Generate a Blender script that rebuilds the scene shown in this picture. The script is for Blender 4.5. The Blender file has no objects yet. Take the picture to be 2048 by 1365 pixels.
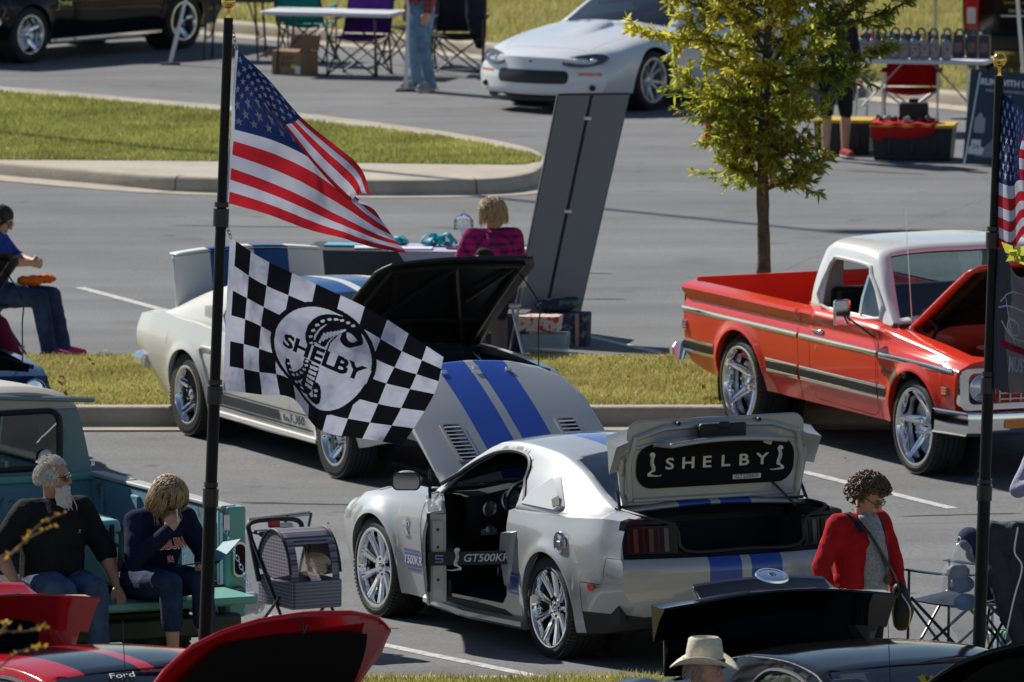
import bpy, bmesh, math, random
import numpy as np
from mathutils import Vector as V, Matrix as MX, noise
R = math.radians
random.seed(7)
S = bpy.context.scene
COL = S.collection
# ---------------------------------------------------------------- camera (long lens on a high balcony)
FPX, CAMH, HOR = 20800.0, 9.3, -1500.0
TH = math.atan((682.5 - HOR) / FPX)
cam = bpy.data.cameras.new('camera'); camo = bpy.data.objects.new('camera', cam); COL.objects.link(camo)
camo.location = (0, 0, CAMH); camo.rotation_euler = (R(90) - TH, 0, 0)
cam.sensor_width = 36; cam.lens = 36 * FPX / 2048; cam.clip_start = 1; cam.clip_end = 3000
cam.dof.use_dof = True; cam.dof.focus_distance = 64; cam.dof.aperture_fstop = 9
S.camera = camo
# ---------------------------------------------------------------- sky and sun
SUN_EL, SUN_DX, SUN_DY = 38, 0.67, -0.742
w = bpy.data.worlds.new('World'); S.world = w; w.use_nodes = True
nt = w.node_tree; bgn = nt.nodes['Background']
sky = nt.nodes.new('ShaderNodeTexSky'); sky.sky_type = 'NISHITA'; sky.sun_disc = False
sky.sun_elevation = R(SUN_EL); sky.sun_rotation = math.atan2(-SUN_DX, -SUN_DY)
sky.air_density = 1.0; sky.dust_density = 0.2; sky.ozone_density = 1.6
nt.links.new(sky.outputs[0], bgn.inputs[0]); bgn.inputs[1].default_value = 0.06
sl = bpy.data.lights.new('sun', 'SUN'); slo = bpy.data.objects.new('sun', sl); COL.objects.link(slo)
sl.energy = 5.0; sl.angle = R(0.55); sl.color = (1.0, 0.95, 0.87)
c_ = math.cos(R(SUN_EL))
slo.rotation_euler = V((SUN_DX * c_, SUN_DY * c_, -math.sin(R(SUN_EL)))).to_track_quat('-Z', 'Y').to_euler()
slo.location = (-10, 90, 30)
S.view_settings.view_transform = 'Standard'; S.view_settings.look = 'None'
S.view_settings.exposure = 0.36; S.view_settings.gamma = 1.0
S.render.engine = 'CYCLES'
S.cycles.max_bounces = 8; S.cycles.transparent_max_bounces = 12; S.cycles.caustics_reflective = False; S.cycles.caustics_refractive = False
S.cycles.sample_clamp_indirect = 6
S.cycles.use_denoising = True
# ---------------------------------------------------------------- place finding
def ray(px, py):
    d = V(((px - 1024) / FPX, (682.5 - py) / FPX, -1.0))
    return V((d.x, math.cos(TH) * -d.z + math.sin(TH) * d.y, -math.sin(TH) * -d.z + math.cos(TH) * d.y))
def G(px, py, z=0.0):
    d = ray(px, py); t = (z - CAMH) / d.z
    return V((d.x * t, d.y * t, z))
def D(px, py, y):
    d = ray(px, py); t = y / d.y
    return V((d.x * t, y, CAMH + d.z * t))
# ---------------------------------------------------------------- materials
MATS = {}
def mat(name, col, rough=.6, metal=0, coat=0, var=0, vscale=6, bump=0, bscale=60, trans=0, alpha=1, emit=None, spec=.5, stripe=None, dirt=None, sss=0, ior=1.45, transl=0, sheen=0):
    if name in MATS: return MATS[name]
    m = bpy.data.materials.new(name); m.use_nodes = True; MATS[name] = m
    t = m.node_tree; N = t.nodes; L = t.links; p = N['Principled BSDF']
    col = tuple(col) + (1,) if len(col) == 3 else tuple(col)
    if rough >= .8 and spec == .5: spec = .18
    p.inputs['Base Color'].default_value = col; p.inputs['Roughness'].default_value = rough
    p.inputs['Metallic'].default_value = metal; p.inputs['IOR'].default_value = ior
    p.inputs['Specular IOR Level'].default_value = spec
    p.inputs['Coat Weight'].default_value = coat; p.inputs['Coat Roughness'].default_value = .03
    p.inputs['Transmission Weight'].default_value = trans; p.inputs['Alpha'].default_value = alpha
    if sheen: p.inputs['Sheen Weight'].default_value = sheen
    if sss: p.inputs['Subsurface Weight'].default_value = sss; p.inputs['Subsurface Radius'].default_value = (.012, .005, .003)
    if emit: p.inputs['Emission Color'].default_value = tuple(emit[:3]) + (1,); p.inputs['Emission Strength'].default_value = emit[3]
    tc = N.new('ShaderNodeTexCoord'); src = None
    def col_in(sock):
        L.new(sock, p.inputs['Base Color'])
    cur = None
    if stripe:
        sp = N.new('ShaderNodeSeparateXYZ'); L.new(tc.outputs['Object'], sp.inputs[0])
        ab = N.new('ShaderNodeMath'); ab.operation = 'ABSOLUTE'; L.new(sp.outputs[1], ab.inputs[0])
        prev = None
        for (a, b, c) in stripe:
            g1 = N.new('ShaderNodeMath'); g1.operation = 'GREATER_THAN'; g1.inputs[1].default_value = a; L.new(ab.outputs[0], g1.inputs[0])
            g2 = N.new('ShaderNodeMath'); g2.operation = 'LESS_THAN'; g2.inputs[1].default_value = b; L.new(ab.outputs[0], g2.inputs[0])
            mu = N.new('ShaderNodeMath'); mu.operation = 'MULTIPLY'; L.new(g1.outputs[0], mu.inputs[0]); L.new(g2.outputs[0], mu.inputs[1])
            mx = N.new('ShaderNodeMix'); mx.data_type = 'RGBA'; L.new(mu.outputs[0], mx.inputs[0])
            if prev: L.new(prev, mx.inputs[6])
            else: mx.inputs[6].default_value = col
            mx.inputs[7].default_value = tuple(c) + (1,); prev = mx.outputs[2]
            if metal:
                mm = N.new('ShaderNodeMath'); mm.operation = 'MULTIPLY_ADD'; mm.inputs[1].default_value = -metal; mm.inputs[2].default_value = metal
                L.new(mu.outputs[0], mm.inputs[0]); L.new(mm.outputs[0], p.inputs['Metallic'])
        cur = prev
    if dirt or var:
        nz = N.new('ShaderNodeTexNoise'); nz.inputs['Scale'].default_value = vscale; nz.inputs['Detail'].default_value = 6; nz.inputs['Roughness'].default_value = .62
        L.new(tc.outputs['Object'], nz.inputs[0])
        mx = N.new('ShaderNodeMix'); mx.data_type = 'RGBA'
        if dirt:
            dc, lo, hi = dirt
            mr = N.new('ShaderNodeMapRange'); mr.inputs[1].default_value = lo; mr.inputs[2].default_value = hi; L.new(nz.outputs[0], mr.inputs[0]); L.new(mr.outputs[0], mx.inputs[0])
            mx.inputs[7].default_value = tuple(dc) + (1,)
        else:
            mr = N.new('ShaderNodeMapRange'); mr.inputs[1].default_value = .3; mr.inputs[2].default_value = .7; L.new(nz.outputs[0], mr.inputs[0]); L.new(mr.outputs[0], mx.inputs[0])
            mx.inputs[7].default_value = tuple(min(1, c * (1 - var)) for c in col[:3]) + (1,)
        if cur: L.new(cur, mx.inputs[6])
        else: mx.inputs[6].default_value = tuple(min(1, c * (1 + var)) for c in col[:3]) + (1,) if var else col
        cur = mx.outputs[2]
    if cur: col_in(cur)
    if bump:
        nb = N.new('ShaderNodeTexNoise'); nb.inputs['Scale'].default_value = bscale; nb.inputs['Detail'].default_value = 4
        L.new(tc.outputs['Object'], nb.inputs[0])
        bp = N.new('ShaderNodeBump'); bp.inputs['Strength'].default_value = bump; bp.inputs['Distance'].default_value = .02
        L.new(nb.outputs[0], bp.inputs['Height']); L.new(bp.outputs[0], p.inputs['Normal'])
    if transl:
        tl = N.new('ShaderNodeBsdfTranslucent'); ms = N.new('ShaderNodeMixShader'); ms.inputs[0].default_value = transl
        tl.inputs[0].default_value = col
        if cur: L.new(cur, tl.inputs[0])
        L.new(p.outputs[0], ms.inputs[1]); L.new(tl.outputs[0], ms.inputs[2]); L.new(ms.outputs[0], N['Material Output'].inputs[0])
    return m
def glassmat(name, tint=(.75, .85, .85), k=.12, dark=0):
    """thin pane: mostly clear, fresnel reflecting"""
    if name in MATS: return MATS[name]
    m = bpy.data.materials.new(name); m.use_nodes = True; MATS[name] = m
    t = m.node_tree; N = t.nodes; L = t.links; N.remove(N['Principled BSDF'])
    tr = N.new('ShaderNodeBsdfTransparent'); tr.inputs[0].default_value = tuple(tint) + (1,)
    gl = N.new('ShaderNodeBsdfGlossy'); gl.inputs['Roughness'].default_value = .02; gl.inputs[0].default_value = (1, 1, 1, 1)
    fr = N.new('ShaderNodeFresnel'); fr.inputs[0].default_value = 1.5
    ad = N.new('ShaderNodeMath'); ad.operation = 'ADD'; ad.inputs[1].default_value = k; ad.use_clamp = True; L.new(fr.outputs[0], ad.inputs[0])
    ms = N.new('ShaderNodeMixShader'); L.new(ad.outputs[0], ms.inputs[0]); L.new(tr.outputs[0], ms.inputs[1]); L.new(gl.outputs[0], ms.inputs[2])
    L.new(ms.outputs[0], N['Material Output'].inputs[0])
    return m
CHROME = mat('chrome', (.82, .83, .85), .06, 1)
STEEL = mat('brushed_steel', (.55, .56, .58), .3, 1)
BLACKM = mat('black_metal', (.012, .012, .014), .35, 0, .3)
BLACKP = mat('black_plastic', (.016, .016, .018), .55, bump=.1, bscale=200)
RUBBER = mat('tyre_rubber', (.022, .022, .023), .72, var=.25, vscale=9, bump=.12, bscale=120)
DARKIN = mat('dark_interior', (.025, .025, .027), .7, bump=.1, bscale=90)
GLASS = glassmat('car_glass', (.62, .72, .72), .06)
GLASSD = glassmat('tinted_glass', (.12, .17, .18), .08)
WHITEP = mat('white_plastic', (.75, .75, .74), .45)
# ---------------------------------------------------------------- mesh building
def I4(): return MX.Identity(4)
def T(x=0, y=0, z=0, rx=0, ry=0, rz=0, s=1):
    m = MX.Translation((x, y, z)) @ MX.Rotation(rz, 4, 'Z') @ MX.Rotation(ry, 4, 'Y') @ MX.Rotation(rx, 4, 'X')
    return m @ MX.Scale(s, 4) if s != 1 else m
def link(o, par=None):
    COL.objects.link(o)
    if par is not None: o.parent = par
    return o
def fin(me, sm=35):
    for p in me.polygons: p.use_smooth = sm > 0
    if 0 < sm < 180: me.set_sharp_from_angle(angle=R(sm))
class B:
    def __init__(s): s.v = []; s.f = []; s.m = []; s.mi = 0; s.uv = None
    def add(s, vs, fs, Tm=None):
        o = len(s.v)
        s.v += [tuple(Tm @ V(v)) for v in vs] if Tm is not None else [tuple(v) for v in vs]
        s.f += [[i + o for i in f] for f in fs]; s.m += [s.mi] * len(fs); return s
    def box(s, c, d, Tm=None, taper=1):
        x, y, z = (k / 2 for k in d); vs = []
        for sz in (-1, 1):
            k = taper if sz > 0 else 1
            for sx, sy in ((-1, -1), (1, -1), (1, 1), (-1, 1)): vs.append((c[0] + sx * x * k, c[1] + sy * y * k, c[2] + sz * z))
        return s.add(vs, [(3, 2, 1, 0), (4, 5, 6, 7), (0, 1, 5, 4), (1, 2, 6, 5), (2, 3, 7, 6), (3, 0, 4, 7)], Tm)
    def tube(s, pts, r, n=8, cap=True, closed=False, flat=1, Tm=None):
        pts = [V(p) for p in pts]; m = len(pts); rs = r if isinstance(r, (list, tuple)) else [r] * m
        vs = []; up = None
        for i, p in enumerate(pts):
            if closed: d = pts[(i + 1) % m] - pts[i - 1]
            else: d = pts[min(i + 1, m - 1)] - pts[max(i - 1, 0)]
            d = d.normalized() if d.length > 1e-9 else V((0, 0, 1))
            if up is None: up = V((0, 0, 1)) if abs(d.z) < .9 else V((1, 0, 0))
            a = d.cross(up)
            a = a.normalized() if a.length > 1e-6 else d.orthogonal().normalized()
            b = a.cross(d).normalized(); up = b
            for k in range(n):
                t = 2 * math.pi * (k + .5) / n
                vs.append(p + (a * math.cos(t) + b * math.sin(t) * flat) * rs[i])
        fs = []
        for i in range(m if closed else m - 1):
            j = (i + 1) % m
            for k in range(n): fs.append((i * n + k, i * n + (k + 1) % n, j * n + (k + 1) % n, j * n + k))
        if cap and not closed: fs.append(tuple(range(n))[::-1]); fs.append(tuple((m - 1) * n + k for k in range(n)))
        return s.add(vs, fs, Tm)
    def lathe(s, prof, n=24, Tm=None, a0=0, a1=2 * math.pi):
        full = abs(a1 - a0 - 2 * math.pi) < 1e-6; c = n if full else n + 1; vs = []; fs = []
        for (r, z) in prof:
            for k in range(c):
                t = a0 + (a1 - a0) * k / n; vs.append((r * math.cos(t), r * math.sin(t), z))
        for i in range(len(prof) - 1):
            for k in range(n):
                k2 = (k + 1) % c; fs.append((i * c + k, i * c + k2, (i + 1) * c + k2, (i + 1) * c + k))
        return s.add(vs, fs, Tm)
    def ell(s, c, r, n=12, Tm=None, q=None):
        r = (r, r, r) if isinstance(r, (int, float)) else r; vs = [(0, 0, -1)]; fs = []; h = n // 2
        for i in range(1, h):
            a = -math.pi / 2 + math.pi * i / h
            for k in range(n): t = 2 * math.pi * k / n; vs.append((math.cos(a) * math.cos(t), math.cos(a) * math.sin(t), math.sin(a)))
        vs.append((0, 0, 1)); e = len(vs) - 1
        for k in range(n): fs.append((0, 1 + (k + 1) % n, 1 + k)); fs.append((e, e - n + k, e - n + (k + 1) % n))
        for i in range(h - 2):
            for k in range(n): a = 1 + i * n; fs.append((a + k, a + (k + 1) % n, a + n + (k + 1) % n, a + n + k))
        vs = [V((x * r[0], y * r[1], z * r[2])) for x, y, z in vs]
        if q is not None: vs = [q @ v for v in vs]
        return s.add([v + V(c) for v in vs], fs, Tm)
    def prism(s, poly, h, Tm=None, z0=0):
        n = len(poly); vs = [(x, y, z0) for x, y in poly] + [(x, y, z0 + h) for x, y in poly]
        fs = [tuple(range(n))[::-1], tuple(range(n, 2 * n))] + [(i, (i + 1) % n, n + (i + 1) % n, n + i) for i in range(n)]
        return s.add(vs, fs, Tm)
    def sheet(s, rows, closed=False, Tm=None):
        m = len(rows[0]); fs = []
        for i in range(len(rows) - 1):
            for k in range(m if closed else m - 1): fs.append((i * m + k, i * m + (k + 1) % m, (i + 1) * m + (k + 1) % m, (i + 1) * m + k))
        return s.add([p for r in rows for p in r], fs, Tm)
    def mesh(s, name, sm=35):
        me = bpy.data.meshes.new(name); me.from_pydata(s.v, [], s.f); me.validate()
        fin(me, sm); return me
    def obj(s, name, m, par=None, sm=35, bev=0, sol=0, Tm=None, loc=None, sub=0, norm=True):
        me = s.mesh(name, sm)
        for k in (m if isinstance(m, (list, tuple)) else [m]): me.materials.append(k)
        if isinstance(m, (list, tuple)) and len(s.m) == len(me.polygons): me.polygons.foreach_set('material_index', s.m)
        if norm:
            bm = bmesh.new(); bm.from_mesh(me); bmesh.ops.recalc_face_normals(bm, faces=bm.faces); bm.to_mesh(me); bm.free()
        o = bpy.data.objects.new(name, me); link(o, par)
        if Tm is not None: o.matrix_local = Tm
        if loc is not None: o.location = loc
        if sol: k = o.modifiers.new('solid', 'SOLIDIFY'); k.thickness = sol; k.offset = 0
        if bev: k = o.modifiers.new('bevel', 'BEVEL'); k.width = bev; k.segments = 2; k.limit_method = 'ANGLE'; k.angle_limit = R(40)
        if sub: k = o.modifiers.new('sub', 'SUBSURF'); k.levels = sub; k.render_levels = sub
        return o
TMP = bpy.data.scenes.new('workbench')
def evaled(o):
    """mesh of an object after its modifiers, worked out in a scratch scene that holds nothing else"""
    TMP.collection.objects.link(o)
    with bpy.context.temp_override(scene=TMP, view_layer=TMP.view_layers[0]):
        dg = bpy.context.evaluated_depsgraph_get(); me = bpy.data.meshes.new_from_object(o.evaluated_get(dg))
    TMP.collection.objects.unlink(o); return me
def bake(o):
    """turn modifiers into plain mesh"""
    me = evaled(o); me.name = o.name; o.modifiers.clear(); o.data = me; return o
def blob(name, prims, m, par=None, vox=.014, it=4, disp=0, dscale=.1, sm=180, Tm=None):
    """one continuous surface grown over chains [(p,r),(p,r)..] and ellipsoids ('e',c,(rx,ry,rz),rot)"""
    b = B()
    for pr in prims:
        if pr[0] == 'e':
            q = pr[3] if len(pr) > 3 else None
            b.ell(pr[1], pr[2], 14, q=q)
        elif pr[0] == 'b': b.box(pr[1], pr[2])
        else:
            for i, (p, r) in enumerate(pr):
                b.ell(p, r, 12)
                if i: 
                    p0, r0 = pr[i - 1]
                    if (V(p) - V(p0)).length > 1e-4: b.tube([p0, p], [r0 * .995, r * .995], 12)
    o = b.obj(name, m, par, sm, Tm=Tm, norm=False)
    k = o.modifiers.new('rm', 'REMESH'); k.mode = 'VOXEL'; k.voxel_size = vox; k.use_smooth_shade = True
    k = o.modifiers.new('sm', 'SMOOTH'); k.iterations = it; k.factor = .5
    if disp:
        tx = bpy.data.textures.new(name, 'CLOUDS'); tx.noise_scale = dscale; tx.noise_depth = 2
        k = o.modifiers.new('dp', 'DISPLACE'); k.texture = tx; k.strength = disp; k.mid_level = .5; k.texture_coords = 'GLOBAL'
    return bake(o)
def tag(o, label=None, cat=None, group=None, kind=None):
    if label: o['label'] = label
    if cat: o['category'] = cat
    if group: o['group'] = group
    if kind: o['kind'] = kind
    return o
def thing(name, label, cat, loc=(0, 0, 0), rz=0, group=None):
    o = bpy.data.objects.new(name, None); COL.objects.link(o); o.location = loc; o.rotation_euler = (0, 0, rz); o.empty_display_size = .2
    return tag(o, label, cat, group)
def copy_tree(o, par=None):
    c = o.copy(); COL.objects.link(c); c.parent = par
    for k in [k for k in o.children]: copy_tree(k, c)
    return c
def textmesh(s, size=1.0, sx=1.0, shear=0, ext=0, align='CENTER', off=0, sp=1):
    cu = bpy.data.curves.new('lettering', 'FONT'); cu.body = s; cu.size = size; cu.align_x = align; cu.align_y = 'CENTER'; cu.shear = shear
    cu.extrude = ext; cu.offset = off; cu.space_character = sp; cu.resolution_u = 3
    o = bpy.data.objects.new('lettering', cu); me = evaled(o)
    bpy.data.objects.remove(o); bpy.data.curves.remove(cu)
    if sx != 1: me.transform(MX.Diagonal((sx, 1, 1, 1)))
    return me
def text(name, s, m, par, Tm, size=.1, sx=1, shear=0, ext=.001, off=0, align='CENTER', sp=1):
    me = textmesh(s, size, sx, shear, ext, align, off, sp); me.name = name; me.materials.clear(); me.materials.append(m)
    o = bpy.data.objects.new(name, me); link(o, par); o.matrix_local = Tm; return o
def cub(xs, ys):
    """monotone cubic through a table"""
    xs = np.array(xs, float); ys = np.array(ys, float); h = np.diff(xs); d = np.diff(ys) / h; m = np.zeros_like(ys)
    for i in range(1, len(xs) - 1):
        if d[i - 1] * d[i] > 0: m[i] = 2 * d[i - 1] * d[i] / (d[i - 1] + d[i])
    m[0], m[-1] = d[0], d[-1]
    def f(x):
        x = min(max(x, xs[0]), xs[-1]); i = min(int(np.searchsorted(xs, x, 'right')) - 1, len(h) - 1); t = (x - xs[i]) / h[i]
        return float((2 * t**3 - 3 * t**2 + 1) * ys[i] + (t**3 - 2 * t**2 + t) * h[i] * m[i] + (-2 * t**3 + 3 * t**2) * ys[i + 1] + (t**3 - t**2) * h[i] * m[i + 1])
    return f
def crom(P, n, closed=False):
    """catmull-rom through points"""
    P = [V(p) for p in P]; o = []; m = len(P)
    for i in range(m if closed else m - 1):
        p1, p2 = P[i], P[(i + 1) % m]
        p0 = P[i - 1] if (closed or i) else p1 * 2 - p2; p3 = P[(i + 2) % m] if (closed or i + 2 < m) else p2 * 2 - p1
        for k in range(n):
            t = k / n; o.append(.5 * ((2 * p1) + (p2 - p0) * t + (2 * p0 - 5 * p1 + 4 * p2 - p3) * t * t + (3 * p1 - p0 - 3 * p2 + p3) * t**3))
    if not closed: o.append(P[-1])
    return o
def inpoly(p, poly):
    x, y = p; c = False; n = len(poly)
    for i in range(n):
        (x1, y1), (x2, y2) = poly[i], poly[i - 1]
        if (y1 > y) != (y2 > y) and x < (x2 - x1) * (y - y1) / (y2 - y1) + x1: c = not c
    return c
AX = {'xz': (0, 2), 'xy': (0, 1), 'yz': (1, 2)}
def cut(bm, poly, ax, pred=None):
    a, b = AX[ax]; n = len(poly)
    for i in range(n):
        p, q = poly[i], poly[(i + 1) % n]; lo = (min(p[0], q[0]) - .004, min(p[1], q[1]) - .004); hi = (max(p[0], q[0]) + .004, max(p[1], q[1]) + .004)
        fs = []
        for f in bm.faces:
            A = [v.co[a] for v in f.verts]; C = [v.co[b] for v in f.verts]
            if max(A) < lo[0] or min(A) > hi[0] or max(C) < lo[1] or min(C) > hi[1]: continue
            if pred and not pred(f.calc_center_median()): continue
            fs.append(f)
        if not fs: continue
        es = {e for f in fs for e in f.edges}; vs = {v for f in fs for v in f.verts}
        co = V((0, 0, 0)); co[a], co[b] = p; no = V((0, 0, 0)); no[a], no[b] = -(q[1] - p[1]), q[0] - p[0]
        if no.length < 1e-9: continue
        bmesh.ops.bisect_plane(bm, geom=list(fs) + list(es) + list(vs), dist=1e-5, plane_co=co, plane_no=no.normalized())
def take(bm, test):
    """move the faces that pass the test into a new bmesh"""
    idx = [i for i, f in enumerate(bm.faces) if test(f.calc_center_median())]; st = set(idx)
    b2 = bm.copy(); bmesh.ops.delete(b2, geom=[f for i, f in enumerate(b2.faces) if i not in st], context='FACES')
    bmesh.ops.delete(bm, geom=[f for i, f in enumerate(bm.faces) if i in st], context='FACES')
    return b2
def panel(bm, poly, ax, pred=None):
    cut(bm, poly, ax, pred); a, b = AX[ax]
    return take(bm, lambda c: inpoly((c[a], c[b]), poly) and (pred is None or pred(c)))
def bmo(bm, name, m, par=None, sm=40, org=None, gap=.0035, thick=0, rot=None, inner=None):
    if gap:
        mv = {}
        for v in bm.verts:
            if v.is_boundary and v.link_faces:
                d = sum((f.calc_center_median() for f in v.link_faces), V()) / len(v.link_faces) - v.co
                bt = sum(((e.other_vert(v).co - v.co).normalized() for e in v.link_edges if e.is_boundary), V())
                if d.length > 1e-6: mv[v] = d.normalized() * min(gap, d.length * .5)
        for v, d in mv.items(): v.co += d
    if org is not None: bmesh.ops.translate(bm, verts=bm.verts, vec=-V(org))
    me = bpy.data.meshes.new(name); bm.to_mesh(me); fin(me, sm)
    for k in (m if isinstance(m, (list, tuple)) else [m]): me.materials.append(k)
    o = bpy.data.objects.new(name, me); link(o, par)
    if org is not None: o.location = org
    if rot is not None: o.rotation_euler = rot
    if thick:
        k = o.modifiers.new('solid', 'SOLIDIFY'); k.thickness = thick; k.offset = -1
        if inner: o.data.materials.append(inner); k.material_offset = 1; k.material_offset_rim = 1
    return o
def loft(secs, cnt=(5, 5, 4, 5, 6), dx=.06, arches=(), lip=0, ends=None, cap=(True, True), flare=None, sharp=()):
    """car skin: cross sections x -> six (y,z) knots from sill to centreline; arches (x,z,R)"""
    xs = sorted(secs); nk = len(secs[xs[0]]); K = [[cub(xs, [secs[x][k][c] for x in xs]) for c in (0, 1)] for k in range(nk)]
    st = set(np.round(np.arange(xs[0], xs[-1], dx), 4)) | set(xs)
    for (ax, az, ar) in arches:
        st = {x for x in st if abs(x - ax) > ar + .03}
        for i in range(29): st.add(round(ax + ar * math.cos(math.pi * i / 28), 5))
        st.add(round(ax + ar + .02, 5)); st.add(round(ax - ar - .02, 5))
    st = sorted(st); rings = []
    for x in st:
        kn = [V((f(x), g(x))) for f, g in K]; pl = []
        ext = [kn[0] * 2 - kn[1]] + kn + [V((-kn[-2].x, kn[-2].y))]
        for i in range(nk - 1):
            p0, p1, p2, p3 = ext[i:i + 4]
            if i in sharp: p0 = p1 * 2 - p2
            if i + 1 in sharp: p3 = p2 * 2 - p1
            for k in range(cnt[i]):
                t = k / cnt[i]; pl.append(.5 * ((2 * p1) + (p2 - p0) * t + (2 * p0 - 5 * p1 + 4 * p2 - p3) * t * t + (3 * p1 - p0 - 3 * p2 + p3) * t**3))
        pl.append(kn[-1])
        ns = cnt[0] + cnt[1] + cnt[2]
        for (ax, az, ar) in arches:
            if abs(x - ax) < ar:
                za = az + math.sqrt(ar * ar - (x - ax)**2)
                if za > pl[0].y:
                    i = next((i for i in range(ns) if pl[i].y <= za < pl[i + 1].y), None)
                    if i is None: continue
                    t = (za - pl[i].y) / (pl[i + 1].y - pl[i].y); sub = [pl[i].lerp(pl[i + 1], t)] + pl[i + 1:ns + 1]
                    L = [0]
                    for a, b in zip(sub, sub[1:]): L.append(L[-1] + (b - a).length)
                    new = []
                    for k in range(ns + 1):
                        d = L[-1] * k / ns; j = max(0, min(len(sub) - 2, int(np.searchsorted(L, d, 'right')) - 1))
                        new.append(sub[j].lerp(sub[j + 1], (d - L[j]) / max(1e-9, L[j + 1] - L[j])))
                    pl[:ns + 1] = new
        pl = [(p.x, p.y) for p in pl]
        if flare:
            q = []
            for (y, z) in pl:
                for (ax, az, ar) in arches:
                    d = math.hypot(x - ax, z - az)
                    if y > .4 and z > az - .15: y += flare[0] * math.exp(-((d - ar) / flare[1])**2) * min(1, max(0, (y - .5) * 6))
                q.append((y, z))
            pl = q
        if lip: pl = [(pl[0][0] - lip, pl[0][1] + .015)] + pl
        rings.append([(x, y, z) for y, z in pl] + [(x, -y, z) for y, z in pl[-2::-1]])
    bm = bmesh.new(); VV = [[bm.verts.new(p) for p in r] for r in rings]; m = len(rings[0])
    for i in range(len(rings) - 1):
        for k in range(m - 1): bm.faces.new((VV[i][k], VV[i + 1][k], VV[i + 1][k + 1], VV[i][k + 1]))
    h = m // 2
    for e, on in ((0, cap[0]), (-1, cap[1])):
        if not on: continue
        r = VV[e]; prev = None; nc = 16
        for k in range(1 if lip else 0, h):
            a, b = r[k], r[m - 1 - k]; row = [a] + [bm.verts.new(a.co.lerp(b.co, j / nc)) for j in range(1, nc)] + [b]
            if prev:
                for j in range(nc): bm.faces.new((prev[j], prev[j + 1], row[j + 1], row[j]))
            prev = row
        for j in range(nc): bm.faces.new((prev[j], prev[j + 1], r[h]))
    if ends:
        for v in bm.verts: v.co.x += ends(v.co.x, v.co.y, v.co.z)
    bmesh.ops.recalc_face_normals(bm, faces=bm.faces)
    return bm
def vnoise(x, y, seed=0):
    """cheap smooth value noise in -0.5..0.5 for arrays"""
    rg_ = np.random.default_rng(seed); tab = rg_.random((256, 256)) - .5; xi, yi = np.floor(x).astype(int), np.floor(y).astype(int); fx, fy = x - xi, y - yi
    fx, fy = fx * fx * (3 - 2 * fx), fy * fy * (3 - 2 * fy); g = lambda a, b: tab[a % 256, b % 256]
    return (g(xi, yi) * (1 - fx) + g(xi + 1, yi) * fx) * (1 - fy) + (g(xi, yi + 1) * (1 - fx) + g(xi + 1, yi + 1) * fx) * fy
def vinpoly(x, y, poly):
    c = np.zeros(len(x), bool); n = len(poly)
    for i in range(n):
        (x1, y1), (x2, y2) = poly[i], poly[i - 1]
        if y1 == y2: continue
        c ^= ((y1 > y) != (y2 > y)) & (x < (x2 - x1) * (y - y1) / (y2 - y1) + x1)
    return c
def sstep(a, b, x): t = min(1, max(0, (x - a) / (b - a))); return t * t * (3 - 2 * t)
def rrect(x0, y0, x1, y1, r, n=5):
    o = []
    for cx, cy, a in ((x1 - r, y1 - r, 0), (x0 + r, y1 - r, 90), (x0 + r, y0 + r, 180), (x1 - r, y0 + r, 270)):
        for i in range(n + 1): t = R(a + 90 * i / n); o.append((cx + r * math.cos(t), cy + r * math.sin(t)))
    return o
def chain(name, a, b, par, m, link_len=.035):
    """hanging chain of oval links"""
    a, b = V(a), V(b); n = max(3, int((b - a).length / link_len * 1.35)); bb = B(); d = (b - a).normalized(); s1 = d.orthogonal().normalized(); s2 = d.cross(s1)
    for i in range(n):
        c = a.lerp(b, (i + .5) / n); u = s1 if i % 2 else s2; hl = (b - a).length / n * .68
        bb.tube([c + d * hl * math.cos(t) + u * .011 * math.sin(t) for t in [2 * math.pi * k / 8 for k in range(8)]], .0032, 5, closed=True)
    return bb.obj(name, m, par)
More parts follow.
